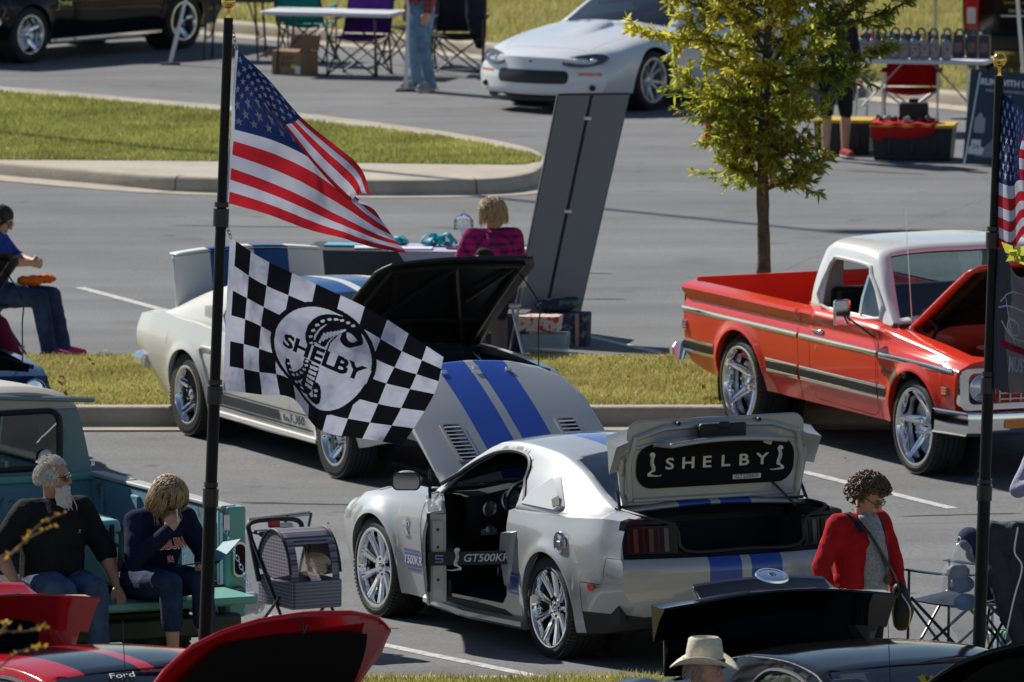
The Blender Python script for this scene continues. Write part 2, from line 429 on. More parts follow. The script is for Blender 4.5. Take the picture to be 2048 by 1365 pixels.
# ================================================================ SETTING
def asphalt_mat(name, base=.125):
    m = bpy.data.materials.new(name); m.use_nodes = True; t = m.node_tree; N = t.nodes; L = t.links; p = N['Principled BSDF']
    tc = N.new('ShaderNodeTexCoord')
    def nz(scale, det, vec=None, rough=.6):
        n = N.new('ShaderNodeTexNoise'); n.inputs['Scale'].default_value = scale; n.inputs['Detail'].default_value = det; n.inputs['Roughness'].default_value = rough
        L.new(vec or tc.outputs['Object'], n.inputs[0]); return n.outputs[0]
    mp = N.new('ShaderNodeMapping'); mp.inputs['Scale'].default_value = (.12, 1.1, 1); L.new(tc.outputs['Object'], mp.inputs[0])
    big = nz(.35, 4); fine = nz(55, 3, rough=.8); streak = nz(1.0, 5, mp.outputs[0])
    vo = N.new('ShaderNodeTexVoronoi'); vo.inputs['Scale'].default_value = 95; L.new(tc.outputs['Object'], vo.inputs[0])
    def mr(s, a, b, c, d):
        k = N.new('ShaderNodeMapRange'); k.inputs[1].default_value = a; k.inputs[2].default_value = b; k.inputs[3].default_value = c; k.inputs[4].default_value = d; L.new(s, k.inputs[0]); return k.outputs[0]
    def mul(a, b):
        k = N.new('ShaderNodeMath'); k.operation = 'MULTIPLY'; L.new(a, k.inputs[0]); L.new(b, k.inputs[1]); return k.outputs[0]
    v = mul(mr(big, .3, .7, .80, 1.16), mr(streak, .36, .62, .84, 1.06)); v = mul(v, mr(fine, .28, .72, .45, 1.55)); v = mul(v, mr(vo.outputs['Distance'], 0, .7, 1.12, .85))
    # hairline cracks
    vc = N.new('ShaderNodeTexVoronoi'); vc.feature = 'DISTANCE_TO_EDGE'; vc.inputs['Scale'].default_value = .085; 
    wz = N.new('ShaderNodeTexNoise'); wz.inputs['Scale'].default_value = 1.3; wz.inputs['Detail'].default_value = 6; L.new(tc.outputs['Object'], wz.inputs[0])
    ad = N.new('ShaderNodeMix'); ad.data_type = 'VECTOR'; ad.inputs[0].default_value = .25; L.new(tc.outputs['Object'], ad.inputs[4]); L.new(wz.outputs['Color'], ad.inputs[5]); L.new(ad.outputs[1], vc.inputs[0])
    v = mul(v, mr(vc.outputs['Distance'], 0, .0018, .72, 1.0))
    v = mul(v, mr(nz(.8, 3, rough=.5), .62, .74, 1.0, .74)); v = mul(v, mr(nz(2.6, 2, rough=.4), .70, .76, 1.0, .6))
    cr = N.new('ShaderNodeCombineColor')
    for i, k in enumerate((.985, 1.0, 1.02)):
        q = N.new('ShaderNodeMath'); q.operation = 'MULTIPLY'; q.inputs[1].default_value = base * k; L.new(v, q.inputs[0]); L.new(q.outputs[0], cr.inputs[i])
    L.new(cr.outputs[0], p.inputs['Base Color']); p.inputs['Roughness'].default_value = .88; p.inputs['Specular IOR Level'].default_value = .35
    bp = N.new('ShaderNodeBump'); bp.inputs['Strength'].default_value = .55; bp.inputs['Distance'].default_value = .012; L.new(fine, bp.inputs['Height']); L.new(bp.outputs[0], p.inputs['Normal'])
    return m
ASPH = asphalt_mat('asphalt', .18)
CONC = mat('kerb_concrete', (.44, .385, .31), .85, var=.18, vscale=2.5, bump=.35, bscale=60)
CONC2 = mat('pavement_concrete', (.44, .39, .325), .85, var=.14, vscale=1.6, bump=.3, bscale=80)
SOIL = mat('turf_soil', (.24, .22, .08), .95, var=.35, vscale=3, bump=.8, bscale=40)
SOILG = mat('lawn_soil', (.19, .22, .05), .95, var=.35, vscale=2, bump=.8, bscale=40)
LINE = mat('worn_white_paint', (.52, .52, .51), .75, dirt=((.2, .2, .195), .5, .68), vscale=14, bump=.3, bscale=60)
def strct(o): o['kind'] = 'structure'; return o
YB_, YN_ = G(1000, 1356, .1).y, G(1000, 853).y
def zg(y):
    """the aisle dips gently to a drain line"""
    t = (y - YB_) / (YN_ - YB_); return -.10 * math.sin(math.pi * t) if 0 < t < 1 else 0.0
b = B(); b.sheet([[(x, y, zg(y)) for x in (-400, 400)] for y in [-60] + list(np.linspace(YB_, YN_, 40)) + [1400]])
strct(b.obj('parking_lot_ground', ASPH, sm=60))
def path_off(P, d):
    o = []
    for i, p in enumerate(P):
        t = (P[min(i + 1, len(P) - 1)] - P[max(i - 1, 0)]).normalized(); o.append(p + V((-t.y, t.x, 0)) * d)
    return o
def kerb(name, P, m=CONC, h=.155, gut=.32, inside=1, joints=3.0):
    """kerb and gutter swept along a ground path; inside=+1: the raised side lies to the left of the path"""
    prof = [(-gut, .006), (-.02, .004), (0, .02), (.012, h - .035), (.03, h - .008), (.055, h), (.16, h), (.16, h - .1)]
    rows = []
    for (d, z) in prof: rows.append([V((q.x, q.y, z)) for q in path_off(P, d * inside)])
    bb = B(); bb.sheet(rows); o = strct(bb.obj(name, m, sm=40)); jo = B(); acc = 0
    for i in range(1, len(P)):
        acc += (P[i] - P[i - 1]).length
        if acc > joints:
            acc = 0; t = (P[i] - P[i - 1]).normalized(); n = V((-t.y, t.x, 0)) * inside
            jo.sheet([[P[i] + n * d - t * .006 + V((0, 0, z + .002)) - n * .002 for d, z in prof[:7]], [P[i] + n * d + t * .006 + V((0, 0, z + .002)) - n * .002 for d, z in prof[:7]]])
    if jo.v: jo.obj('kerb_joint', mat('joint_dark', (.06, .055, .05), .9), o, 0)['kind'] = 'stuff'
    return o
def gline(pts, n=8, z=0): return [V((p.x, p.y, z)) for p in crom([G(*q) for q in pts], n)]
# middle planting strip behind the parked cars
YN, YF = G(1000, 853).y, G(1000, 709, .155).y
kerb('kerb', [V((x, YN, 0)) for x in np.arange(-14, 18, 1.5)])
kerb('kerb', [V((x, YF + .0, 0)) for x in np.arange(18, -14, -1.5)])
def poly_sheet(name, pts, z, m):
    bm = bmesh.new(); vs = [bm.verts.new((p[0], p[1], z)) for p in pts]; bm.faces.new(vs); bmesh.ops.triangulate(bm, faces=bm.faces)
    bmesh.ops.recalc_face_normals(bm, faces=bm.faces)
    for f in bm.faces:
        if f.normal.z < 0: f.normal_flip()
    me = bpy.data.meshes.new(name); bm.to_mesh(me); bm.free(); me.materials.append(m); o = bpy.data.objects.new(name, me); link(o); return strct(o)
poly_sheet('planting_strip_soil', [(-14, YN + .15), (17, YN + .15), (17, YF - .15), (-14, YF - .15)], .152, SOIL)
# far island with a rounded end
isl = gline([(-500, 310), (-250, 331), (-80, 347), (51, 359), (273, 378), (434, 386), (714, 391), (953, 389), (1040, 382), (1078, 371), (1097, 352), (1085, 333), (1040, 318), (900, 292), (600, 253), (300, 225), (0, 199), (-500, 158)], 6)
kerb('kerb', isl, h=.15)
poly_sheet('island_pavement', path_off(isl, .15), .146, CONC2)
lawn = [G(*q, .15) for q in [(-500, 318), (0, 319), (300, 321), (600, 324), (900, 328), (1040, 329), (1078, 324), (1085, 318), (1060, 306), (900, 277), (600, 240), (300, 210), (0, 184), (-500, 140)]]
poly_sheet('island_soil', lawn, .150, SOILG)
# far kerb, verge, footpath and street beyond
fk = gline([(-1200, -95), (-300, 0), (420, 66), (960, 113), (1780, 200), (2600, 290), (3400, 380)], 6)
kerb('kerb', fk, h=.15)
def off_poly(d0, d1): return path_off(fk, d0) + path_off(fk, d1)[::-1]
poly_sheet('verge_soil', off_poly(.15, 40), .148, SOIL)
poly_sheet('footpath', off_poly(10.2, 14.6), .17, CONC2)
poly_sheet('street', off_poly(19.0, 60), .175, ASPH)
# near planting strip
YB = G(1000, 1356, .1).y
poly_sheet('near_strip_soil', [(-14, YB), (14, YB), (14, YB - 3.2), (-14, YB - 3.2)], .10, SOIL)
kerb('kerb', [V((x, YB + .16, 0)) for x in np.arange(14, -14, -1.5)], h=.1, gut=.1)
# painted bay lines
def bay_line(a, b_, wd=.1):
    p, q = G(*a), G(*b_); d = (q - p).normalized(); n = V((-d.y, d.x, 0)) * wd / 2; L = (q - p).length; k = max(2, int(L / .4)); rows = [[], []]
    for i in range(k + 1):
        c = p.lerp(q, i / k); j = 1 + .12 * noise.noise(c * 2.3)
        rows[0].append(c + n * j + V((0, 0, .004 + zg(c.y)))); rows[1].append(c - n * j + V((0, 0, .004 + zg(c.y))))
    bb = B(); bb.sheet(rows); strct(bb.obj('bay_line', LINE, sm=0))
for a, b_ in [((160, 576), (420, 646)), ((1120, 660), (1420, 730)), ((1560, 921), (1905, 996)), ((700, 895), (900, 945)), ((690, 1257), (1110, 1357)), ((1950, 1240), (2300, 1320)), ((1850, 640), (2200, 720))]: bay_line(a, b_)
# ---------------------------------------------------------------- grass
def grassmat(name, c, tr=.3):
    return mat(name, c, .7, var=.3, vscale=1.2, transl=tr, spec=.2)
GM = [grassmat('grass_green', (.34, .36, .09)), grassmat('grass_yellow', (.52, .45, .16)), grassmat('grass_straw', (.68, .55, .27)), grassmat('grass_deep', (.16, .24, .04))]
def grass(name, label, inside, bbox, z, dens, wts, h=(.03, .07), seed=1, clump=.5):
    rg = np.random.default_rng(seed); x0, y0, x1, y1 = bbox; n = int(dens * (x1 - x0) * (y1 - y0))
    px = rg.uniform(x0, x1, n); py = rg.uniform(y0, y1, n)
    keep = inside(px, py) & (vnoise(px * .9, py * .9, seed) * clump + vnoise(px * 4, py * 4, 2) * clump * .6 + .75 > rg.random(n))
    px, py = px[keep], py[keep]; n = len(px)
    hh = rg.uniform(*h, n) * (1 + .5 * vnoise(px * 1.7, py * 1.7, 5)); an = rg.uniform(0, math.pi, n); wd = rg.uniform(.0035, .008, n); ln = rg.normal(0, .35, (n, 2)) * hh[:, None]
    v = np.zeros((n, 3, 3)); v[:, 0] = np.c_[px - np.cos(an) * wd, py - np.sin(an) * wd, np.full(n, z)]; v[:, 1] = np.c_[px + np.cos(an) * wd, py + np.sin(an) * wd, np.full(n, z)]; v[:, 2] = np.c_[px + ln[:, 0], py + ln[:, 1], z + hh]
    me = bpy.data.meshes.new(name); me.vertices.add(n * 3); me.vertices.foreach_set('co', v.ravel()); me.loops.add(n * 3); me.loops.foreach_set('vertex_index', np.arange(n * 3, dtype=np.int32))
    me.polygons.add(n); me.polygons.foreach_set('loop_start', np.arange(0, n * 3, 3, dtype=np.int32))
    for k in GM: me.materials.append(k)
    pat = vnoise(px * .55, py * .55, 9) + .6 * vnoise(px * 3, py * 3, 8); w = np.array(wts, float); w /= w.sum()
    r = np.clip(rg.random(n) + pat * .35, 0, .999); mi = np.searchsorted(np.cumsum(w), r).astype(np.int32); mi = np.clip(mi, 0, 3)
    me.polygons.foreach_set('material_index', np.array([0, 1, 2, 3], np.int32)[mi]); me.update(); me.validate()
    o = bpy.data.objects.new(name, me); link(o); return tag(o, label, 'grass', kind='stuff')
xl, xr = G(-60, 810).x, G(2100, 810).x
grass('grass', 'short yellowing turf of the planting strip behind the parked cars', lambda a, c: a > -99, (xl, YN + .17, xr, YF - .12), .15, 5200, (.32, .40, .22, .06), (.02, .05), 3)
lp = [(p.x, p.y) for p in lawn]
xs_ = [p[0] for p in lp]; ys_ = [p[1] for p in lp]
grass('grass', 'green lawn on the island with the rounded end', lambda a, c: vinpoly(a, c, lp), (-6.6, min(ys_), max(xs_), max(ys_)), .15, 2800, (.5, .25, .08, .17), (.02, .055), 4)
fkx = [(p.x, p.y) for p in off_poly(.25, 9.8)]
grass('grass', 'dry verge beyond the far kerb', lambda a, c: vinpoly(a, c, fkx), (-4.5, G(1900, 205).y, 7.0, G(420, 0).y + 1), .15, 700, (.35, .3, .3, .05), (.05, .12), 5)
grass('grass', 'turf edge at the foot of the picture beside the silver car', lambda a, c: a > -99, (G(700, 1360).x, YB - 1.2, G(1420, 1360).x, YB), .1, 4200, (.4, .35, .15, .1), (.03, .06), 6)
# dead leaves on the turf
rg = random.Random(5); b = B()
for i in range(150):
    x, y = rg.uniform(xl, xr), rg.uniform(YN + .2, YF - .2); s_ = rg.uniform(.02, .045); m_ = T(x, y, .2 + rg.random() * .02, rg.uniform(-.7, .7), rg.uniform(-.7, .7), rg.uniform(0, 6))
    b.add([(-s_, 0, 0), (0, s_ * .5, .006), (s_, 0, 0), (0, -s_ * .5, .006)], [(0, 1, 2, 3)], m_)
for i in range(60):
    p = G(rg.uniform(0, 2000), rg.uniform(340, 1340)); s_ = rg.uniform(.015, .03); b.add([(-s_, 0, 0), (0, s_ * .5, .006), (s_, 0, 0), (0, -s_ * .5, .006)], [(0, 1, 2, 3)], T(p.x, p.y, zg(p.y) + .012, rg.uniform(-.4, .4), rg.uniform(-.4, .4), rg.uniform(0, 6)))
tag(b.obj('fallen_leaves', mat('dead_leaf', (.30, .19, .11), .8, var=.3, vscale=1)), 'small dead brown leaves scattered on turf and asphalt', 'leaves', kind='stuff')

# tar seams and repair streaks
TAR = mat('tar_seam', (.045, .045, .046), .8, var=.3, vscale=8)
rg = random.Random(21)
for (x0, y0, x1, y1) in ((470, 985, 730, 989), (1480, 1000, 1640, 992), (1790, 1010, 2048, 1004), (330, 452, 660, 455), (1090, 546, 1230, 548), (1120, 598, 1260, 600), (330, 232, 470, 236), (1690, 342, 1860, 350)):
    p, q = G(x0, y0), G(x1, y1); n = 30; rows = [[], []]
    for i in range(n + 1):
        c = p.lerp(q, i / n); wv = .05 * noise.noise((c.x * 1.5, c.y, 1)) + .02 * noise.noise((c.x * 6, c.y, 4)); hw = (.008 + .014 * abs(noise.noise((c.x * 3, c.y, 7)))) * min(1, i / 4, (n - i) / 4); z = zg(c.y) + .003
        rows[0].append((c.x, c.y + wv + hw * 2, z)); rows[1].append((c.x, c.y + wv - hw * 2, z))
    b = B(); b.sheet(rows); strct(b.obj('tar_seam', TAR, sm=0))
# ================================================================ CARS
def wheel_mesh(R_=.345, rim=.262, wd=.25, style='spoke9', lipm=CHROME, spm=CHROME, key={}):
    """prototype wheel lying on its axis +Y outward (outer face at y=+wd/2); returns list (name, mesh, material)"""
    k = (R_, rim, wd, style, lipm.name, spm.name)
    if k in key: return key[k]
    M0 = MX.Rotation(R(-90), 4, 'X')      # z axis -> +y
    h = wd / 2; out = []
    t = B(); pr = [(rim - .01, -h * .93), (rim + .012, -h), (R_ - .05, -h * 1.04), (R_ - .018, -h * .97), (R_ - .004, -h * .8)]
    ng = 5
    for i in range(ng):
        z0 = -h * .8 + (1.6 * h) * i / ng; z1 = -h * .8 + (1.6 * h) * (i + 1) / ng
        pr += [(R_, z0 + .006), (R_, z1 - .006)]
        if i < ng - 1: pr += [(R_ - .009, z1 - .004), (R_ - .009, z1 + .004)]
    pr += [(R_ - .004, h * .8), (R_ - .018, h * .97), (R_ - .03, h * 1.01), (R_ - .034, h * 1.03), (R_ - .05, h * 1.04), (rim + .022, h * 1.015), (rim + .016, h * 1.03), (rim + .008, h * 1.0), (rim - .01, h * .93)]
    t.lathe(pr, 72, M0)
    # tread sipes: thin cross ribs on the shoulders
    for i in range(72):
        a = 2 * math.pi * i / 72
        for sg in (-1, 1):
            m_ = M0 @ MX.Rotation(a, 4, 'Z') @ T(R_ - .006, 0, sg * h * .86, 0, -sg * .35, 0)
            t.box((0, 0, 0), (.012, .017, h * .26), m_)
    out.append(('tyre', t.mesh('tyre', 40), RUBBER))
    d = B(); lo = -h * .55
    d.lathe([(rim + .006, h * .98), (rim + .01, h * 1.0), (rim + .004, h * 1.02), (rim - .012, h * 1.0), (rim - .02, h * .86), (rim - .03, h * .5), (rim - .035, 0), (rim - .03, lo)], 64, M0)
    out.append(('rim', d.mesh('rim', 50), lipm))
    bk = B(); bk.lathe([(.0, lo + .02), (rim - .02, lo + .02)], 40, M0); out.append(('wheel_back', bk.mesh('wheel_back'), DARKIN))
    br = B(); br.lathe([(.09, lo + .05), (rim * .78, lo + .05), (rim * .78, lo + .075), (.09, lo + .075)], 40, M0); out.append(('brake_disc', br.mesh('brake_disc'), STEEL))
    s = B(); zf = h * .62
    def spoke(a, w0, w1, r0, r1, z0, z1, th=.03, tw=0):
        ca, sa = math.cos(a), math.sin(a); n = 6; rows = []
        for i in range(n + 1):
            f = i / n; r = r0 + (r1 - r0) * f; w = (w0 + (w1 - w0) * f) / 2; z = z0 + (z1 - z0) * (f**1.4); aa = tw * f
            ring = []
            for (u, q) in ((-w, -th), (-w, -.006), (-w * .45, .006), (w * .45, .006), (w, -.006), (w, -th)):
                x, y = r * math.cos(a + aa) - u * math.sin(a + aa), r * math.sin(a + aa) + u * math.cos(a + aa); ring.append((x, y, z + q))
            rows.append(ring)
        s.sheet(rows, True, M0)
    if style == 'spoke9':
        for i in range(9):
            a = 2 * math.pi * i / 9
            spoke(a - .055, .03, .028, .05, rim - .02, zf, h * .88); spoke(a + .055, .03, .028, .05, rim - .02, zf, h * .88)
            s.prism([(.1, -.02), (.15, -.008), (.15, .008), (.1, .02)], .02, M0 @ MX.Rotation(a, 4, 'Z') @ T(0, 0, zf - .03))
        s.lathe([(.085, zf - .05), (.08, zf + .008), (.05, zf + .012), (.034, zf + .012), (.03, zf + .03), (.0, zf + .034)], 32, M0)
    elif style == 'five':
        for i in range(5):
            a = 2 * math.pi * i / 5 + .3; spoke(a, .085, .06, .05, rim - .02, zf * .3, h * .72, .045)
        s.lathe([(.1, -.03), (.09, zf * .32), (.045, zf * .36), (.042, h * .62), (.03, h * .7), (0, h * .72)], 32, M0)
        for i in range(5):
            a = 2 * math.pi * i / 5; s.lathe([(.011, zf * .3), (.011, zf * .55), (0, zf * .58)], 8, M0 @ T(.068 * math.cos(a), .068 * math.sin(a), 0))
    elif style == 'fork5':
        for i in range(5):
            a = 2 * math.pi * i / 5 + .2; spoke(a, .085, .04, .04, rim - .012, zf * .1, h * .9, .04, tw=.22)
            spoke(a + .2, .03, .045, .05, rim - .012, zf * .0, h * .78, .03, tw=-.02)
        s.lathe([(.075, -.03), (.07, zf * .6), (.03, zf * .75), (0, zf * .78)], 32, M0)
    elif style == 'ten':
        for i in range(5):
            a = 2 * math.pi * i / 5
            for q in (-.18, .18): spoke(a + q, .04, .035, .04, rim - .02, zf * .8, h * .8, .03, tw=q * .5)
        s.lathe([(.07, -.02), (.065, zf * .85), (.03, zf * .95), (0, zf * .95)], 32, M0)
    out.append(('spokes', s.mesh('spokes', 40), spm))
    lug = B()
    for i in range(5):
        a = 2 * math.pi * i / 5 + .3; lug.lathe([(.009, zf * .4), (.009, zf + .016), (0, zf + .018)], 8, M0 @ T(.056 * math.cos(a), .056 * math.sin(a), 0))
    out.append(('lug_nut', lug.mesh('lug_nut'), BLACKM if style == 'spoke9' else CHROME))
    for n_, me, mm in out: me.materials.append(mm)
    key[k] = out; return out
def put_wheel(par, x, y, side, rot=0, steer=0, **kw):
    out = wheel_mesh(**kw); Rr = kw.get('R_', .345)
    w_ = bpy.data.objects.new('wheel', dict((n, m) for n, m, _ in out)['rim']); link(w_, par)
    w_.matrix_local = T(x, y, Rr) @ MX.Rotation((0 if side > 0 else math.pi) + steer, 4, 'Z') @ MX.Rotation(rot, 4, 'Y')
    for n, m, _ in out:
        if n != 'rim':
            k = link(bpy.data.objects.new(n, m), w_)
            if n == 'lug_nut': k['kind'] = 'stuff'
    return w_
def seat(par, x, y, m, z=.25, head=True):
    b = B(); b.box((0, 0, .12), (.5, .5, .16)); b.box((-.27, 0, .42), (.14, .48, .62), T(ry=R(-14)))
    if head: b.box((-.44, 0, .82), (.09, .26, .18), T(ry=R(-6)))
    return b.obj('seat', m, par, 60, bev=.04, Tm=T(x, y, z))
def steering(par, x, y, z, tilt=28, r=.185, m=None):
    b = B(); n = 28; b.tube([(0, r * math.cos(2 * math.pi * i / n), r * math.sin(2 * math.pi * i / n)) for i in range(n)], .015, 8, closed=True)
    b.ell((.02, 0, 0), (.03, .065, .06))
    for a in (0, 150, 210): b.tube([(.01, 0, 0), (0, r * math.sin(R(a + 90)) if False else r * math.cos(R(a - 90 + 90)), r * math.sin(R(a - 90 + 90)))], .014, 6)
    b.tube([(.03, 0, 0), (.35, 0, 0)], .03, 8)
    return b.obj('steering_wheel', m or BLACKP, par, Tm=T(x, y, z, 0, R(tilt)))
def liner(par, x, yi, R_, wd, m=DARKIN):
    """dark wheel housing"""
    b = B(); b.lathe([(R_, 0), (R_, wd)], 20, T(x, yi, .34) @ MX.Rotation(R(-90), 4, 'X') @ MX.Rotation(R(-10), 4, 'Z'), -math.pi - .2, .2 + 0)
    b.lathe([(0.02, 0), (R_, 0)], 20, T(x, yi if yi > 0 else yi + wd, .34) @ MX.Rotation(R(-90), 4, 'X'))
    return b.obj('wheel_housing', m, par, norm=False)
def louvre(par, Tm, L=.40, W=.18, n=9, frame=None, hole=BLACKP):
    """raised frame with slats; local x along slat stack"""
    o = rrect(0, -W / 2, L, W / 2, .03); b = B(); i_ = rrect(.02, -W / 2 + .02, L - .02, W / 2 - .02, .02)
    k = len(o); vs = [(x, y, 0) for x, y in o] + [(x, y, .014) for x, y in o] + [(x, y, .014) for x, y in i_] + [(x, y, .003) for x, y in i_]; fs = []
    for q in range(3): fs += [(q * k + j, q * k + (j + 1) % k, (q + 1) * k + (j + 1) % k, (q + 1) * k + j) for j in range(k)]
    b.add(vs, fs); v_ = b.obj('vent_frame', frame, par, 30, Tm=Tm)
    h = B(); h.add([(x, y, .0035) for x, y in i_], [tuple(range(len(i_)))]); h.obj('vent_recess', hole, v_, 0)
    for j in range(n):
        x = .03 + (L - .06) * (j + .5) / n; s = B(); s.box((0, 0, 0), ((L - .06) / n * .55, W - .045, .005), T(x, 0, .012, 0, R(18))); s.obj('slat', frame, v_, 0)
    return v_
def cobra(par, Tm, m1, m2, h=.15, name='snake_emblem', th=.004, flip=1):
    """upright hooded snake badge, drawn in local xy"""
    pts = [(-.30, .02), (-.18, .0), (.0, .02), (.12, .04), (.2, .08), (.14, .14), (.02, .16), (-.02, .24), (.0, .36), (.06, .5), (.08, .62), (.04, .74), (.0, .84), (.05, .93), (.14, .96), (.22, .93), (.28, .86), (.22, .85), (.26, .80), (.2, .80), (.2, .7), (.22, .58), (.2, .44), (.14, .3), (.16, .2), (.3, .12), (.34, .04), (.3, -.02), (.1, -.04), (-.1, -.05), (-.28, -.03)]
    P = [(flip * x * h, y * h) for x, y in pts]; b = B(); b.prism(P, th); o = b.obj(name, m1, par, 0, Tm=Tm)
    s = B()
    for i in range(10):
        y = .26 + i * .058; xo = .06 + .06 * math.sin((y - .24) * 4.2); s.box((flip * (xo + .04) * h, y * h, th + .0006), (.075 * h, .016 * h, .001))
    for i in range(5): s.box((flip * (-.2 + .09 * i) * h, (.0 + .0 * i) * h, th + .0006), (.02 * h, .035 * h, .001))
    s.obj('snake_scales', m2, o, 0); return o
def badge_S(par, Tm, m, s=.05):
    """squared S monogram"""
    b = B()
    for (x, y, w_, h_) in ((0, .5, 1, .16), (0, 0, 1, .16), (0, -.5, 1, .16), (-.42, .25, .16, .5), (.42, -.25, .16, .5)): b.box((x * s, y * s * .8, 0), (w_ * s, h_ * s, .002))
    return b.obj('monogram', m, par, 0, Tm=Tm)
# ---------------------------------------------------------------- modern pony coupe (silver, red and black ones)
def pony(name, label, loc, rz, paint, paint2, side_stripe=None, door=0, hood=0, trunk=0, full=True, glass=GLASS, group=None, mono=None, stripes_m=None):
    car = thing(name, label, 'car', loc, rz, group)
    secs = {
        -1.07: [(.64, .29), (.845, .53), (.855, .76), (.80, 1.0), (.5, 1.075), (0, 1.09)],
        -.78: [(.75, .25), (.90, .53), (.915, .79), (.865, 1.005), (.56, 1.065), (0, 1.08)],
        -.4: [(.885, .22), (.93, .53), (.94, .80), (.885, .985), (.62, 1.04), (0, 1.05)],
        0: [(.90, .21), (.935, .55), (.945, .79), (.90, .96), (.7, .985), (0, .99)],
        .5: [(.89, .20), (.925, .5), (.93, .78), (.89, .94), (.75, .955), (0, .96)],
        1.2: [(.87, .19), (.91, .45), (.925, .76), (.885, .92), (.75, .935), (0, .94)],
        2.0: [(.88, .20), (.915, .45), (.925, .75), (.87, .915), (.6, .965), (0, .985)],
        2.72: [(.88, .21), (.925, .5), (.93, .74), (.86, .875), (.55, .925), (0, .945)],
        3.2: [(.84, .21), (.90, .48), (.90, .70), (.81, .815), (.5, .86), (0, .88)],
        3.58: [(.76, .22), (.84, .45), (.845, .64), (.75, .745), (.45, .78), (0, .79)]}
    rprof = cub([.2, .33, .48, .67, .73, .77, 1.0, 1.1], [.14, .06, .015, 0, .015, .06, .085, .10])
    fprof = cub([.2, .35, .5, .62, .72, .8], [-.10, -.02, -.02, 0, .02, -.02])
    def ends(x, y, z):
        wr = 1 - sstep(-1.07, -.5, x); wf = sstep(3.0, 3.58, x)
        return wr * (rprof(z) + .15 * y * y) + wf * (fprof(z) - .26 * y * y)
    AR = [(0, .35, .375), (2.72, .35, .375)]
    bm = loft(secs, (6, 6, 4, 5, 7), .06, AR, .06, ends, flare=(.034, .065), sharp=(3,))
    # bulge of the hips / fenders above the belt is in the sections; now the openings
    cab = [(2.06, -.78), (2.06, .78), (-.52, .76), (-.52, -.76)]
    up = lambda c: c.z > .88
    bmesh.ops.delete(take_g(bm, cab, up), geom=[], context='VERTS')
    hp = [(1.98, -.70), (2.06, -.72), (2.4, -.72), (2.9, -.72), (3.14, -.66), (3.27, -.52), (3.34, -.3), (3.36, 0), (3.34, .3), (3.27, .52), (3.14, .66), (2.9, .72), (2.4, .72), (2.06, .72), (1.98, .70)]
    hb = panel(bm, [(x + .02, y) for x, y in hp], 'xy', lambda c: c.z > .70)
    hg = (2.05, 0, .965)
    # deck lid = top sheet plus the drop between the lamps
    dl = [(-.50, -.66), (-.50, .66), (-.80, .71), (-1.14, .68), (-1.14, -.68), (-.80, -.71)]
    cut(bm, dl, 'xy', lambda c: c.z > .99); rp = [(-.43, .79), (.43, .79), (.47, .985), (.70, 1.01), (.70, 1.12), (-.70, 1.12), (-.70, 1.01), (-.47, .985)]
    cut(bm, rp, 'yz', lambda c: c.x < -.85)
    db = take(bm, lambda c: (c.z > 1.0 and inpoly((c.x, c.y), dl)) or (c.x < -.85 and inpoly((c.y, c.z), rp)))
    dpoly = [(.70, .945), (.665, .80), (.66, .55), (.70, .36), (.78, .295), (1.9, .275), (1.985, .31), (2.0, .5), (1.99, .93), (1.3, .955)]
    doors = {}
    for sg in (1, -1):
        pr = lambda c, sg=sg: c.y * sg > .5
        if full or sg < 0: doors[sg] = panel(bm, dpoly, 'xz', pr)
    # rear bumper skin, front bumper skin
    bb_ = None
    if full:
        rb = [(-1.3, .1), (-.455, .1), (-.455, .57), (-.72, .575), (-.76, .62), (-.78, .755), (-1.3, .757)]
        cut(bm, rb, 'xz'); bb_ = take(bm, lambda c: inpoly((c.x, c.z), rb))
        bmesh.ops.bisect_plane(bb_, geom=list(bb_.verts) + list(bb_.edges) + list(bb_.faces), dist=1e-5, plane_co=(0, 0, .37), plane_no=(0, 0, 1)); lo = take(bb_, lambda c: c.z < .37); bmo(lo, 'lower_valance', BLACKP, car, gap=.001)
        bmo(bb_, 'rear_bumper', stripes_m or paint, car)
        rpz = [(-.835, .70), (.835, .70), (.835, .99), (.80, 1.015), (-.80, 1.015), (-.835, .99)]
        cut(bm, rpz, 'yz', lambda c: c.x < -.9 + .0); bmo(take(bm, lambda c: c.x < -.84 and inpoly((c.y, c.z), rpz) and abs(c.y) < .83), 'rear_panel', mat('gloss_black', (.006, .006, .007), .2, spec=.3), car, gap=0)
    body = bmo(bm, 'body', paint, car, gap=.002)
    # inner tub so that openings look into a dark car, not through a shell
    t = B(); t.box((.75, 0, .245), (2.6, 1.6, .05)); t.box((2.06, 0, .6), (.04, 1.66, .7)); t.box((-.42, 0, .60), (.03, 1.5, .66))
    for sg in (-1, 1): t.box((-.1, sg * .80, .62), (1.45, .05, .62)) ; t.box((1.3, sg * .86, .23), (1.3, .06, .05))
    t.obj('floor_tub', DARKIN, car, 0)
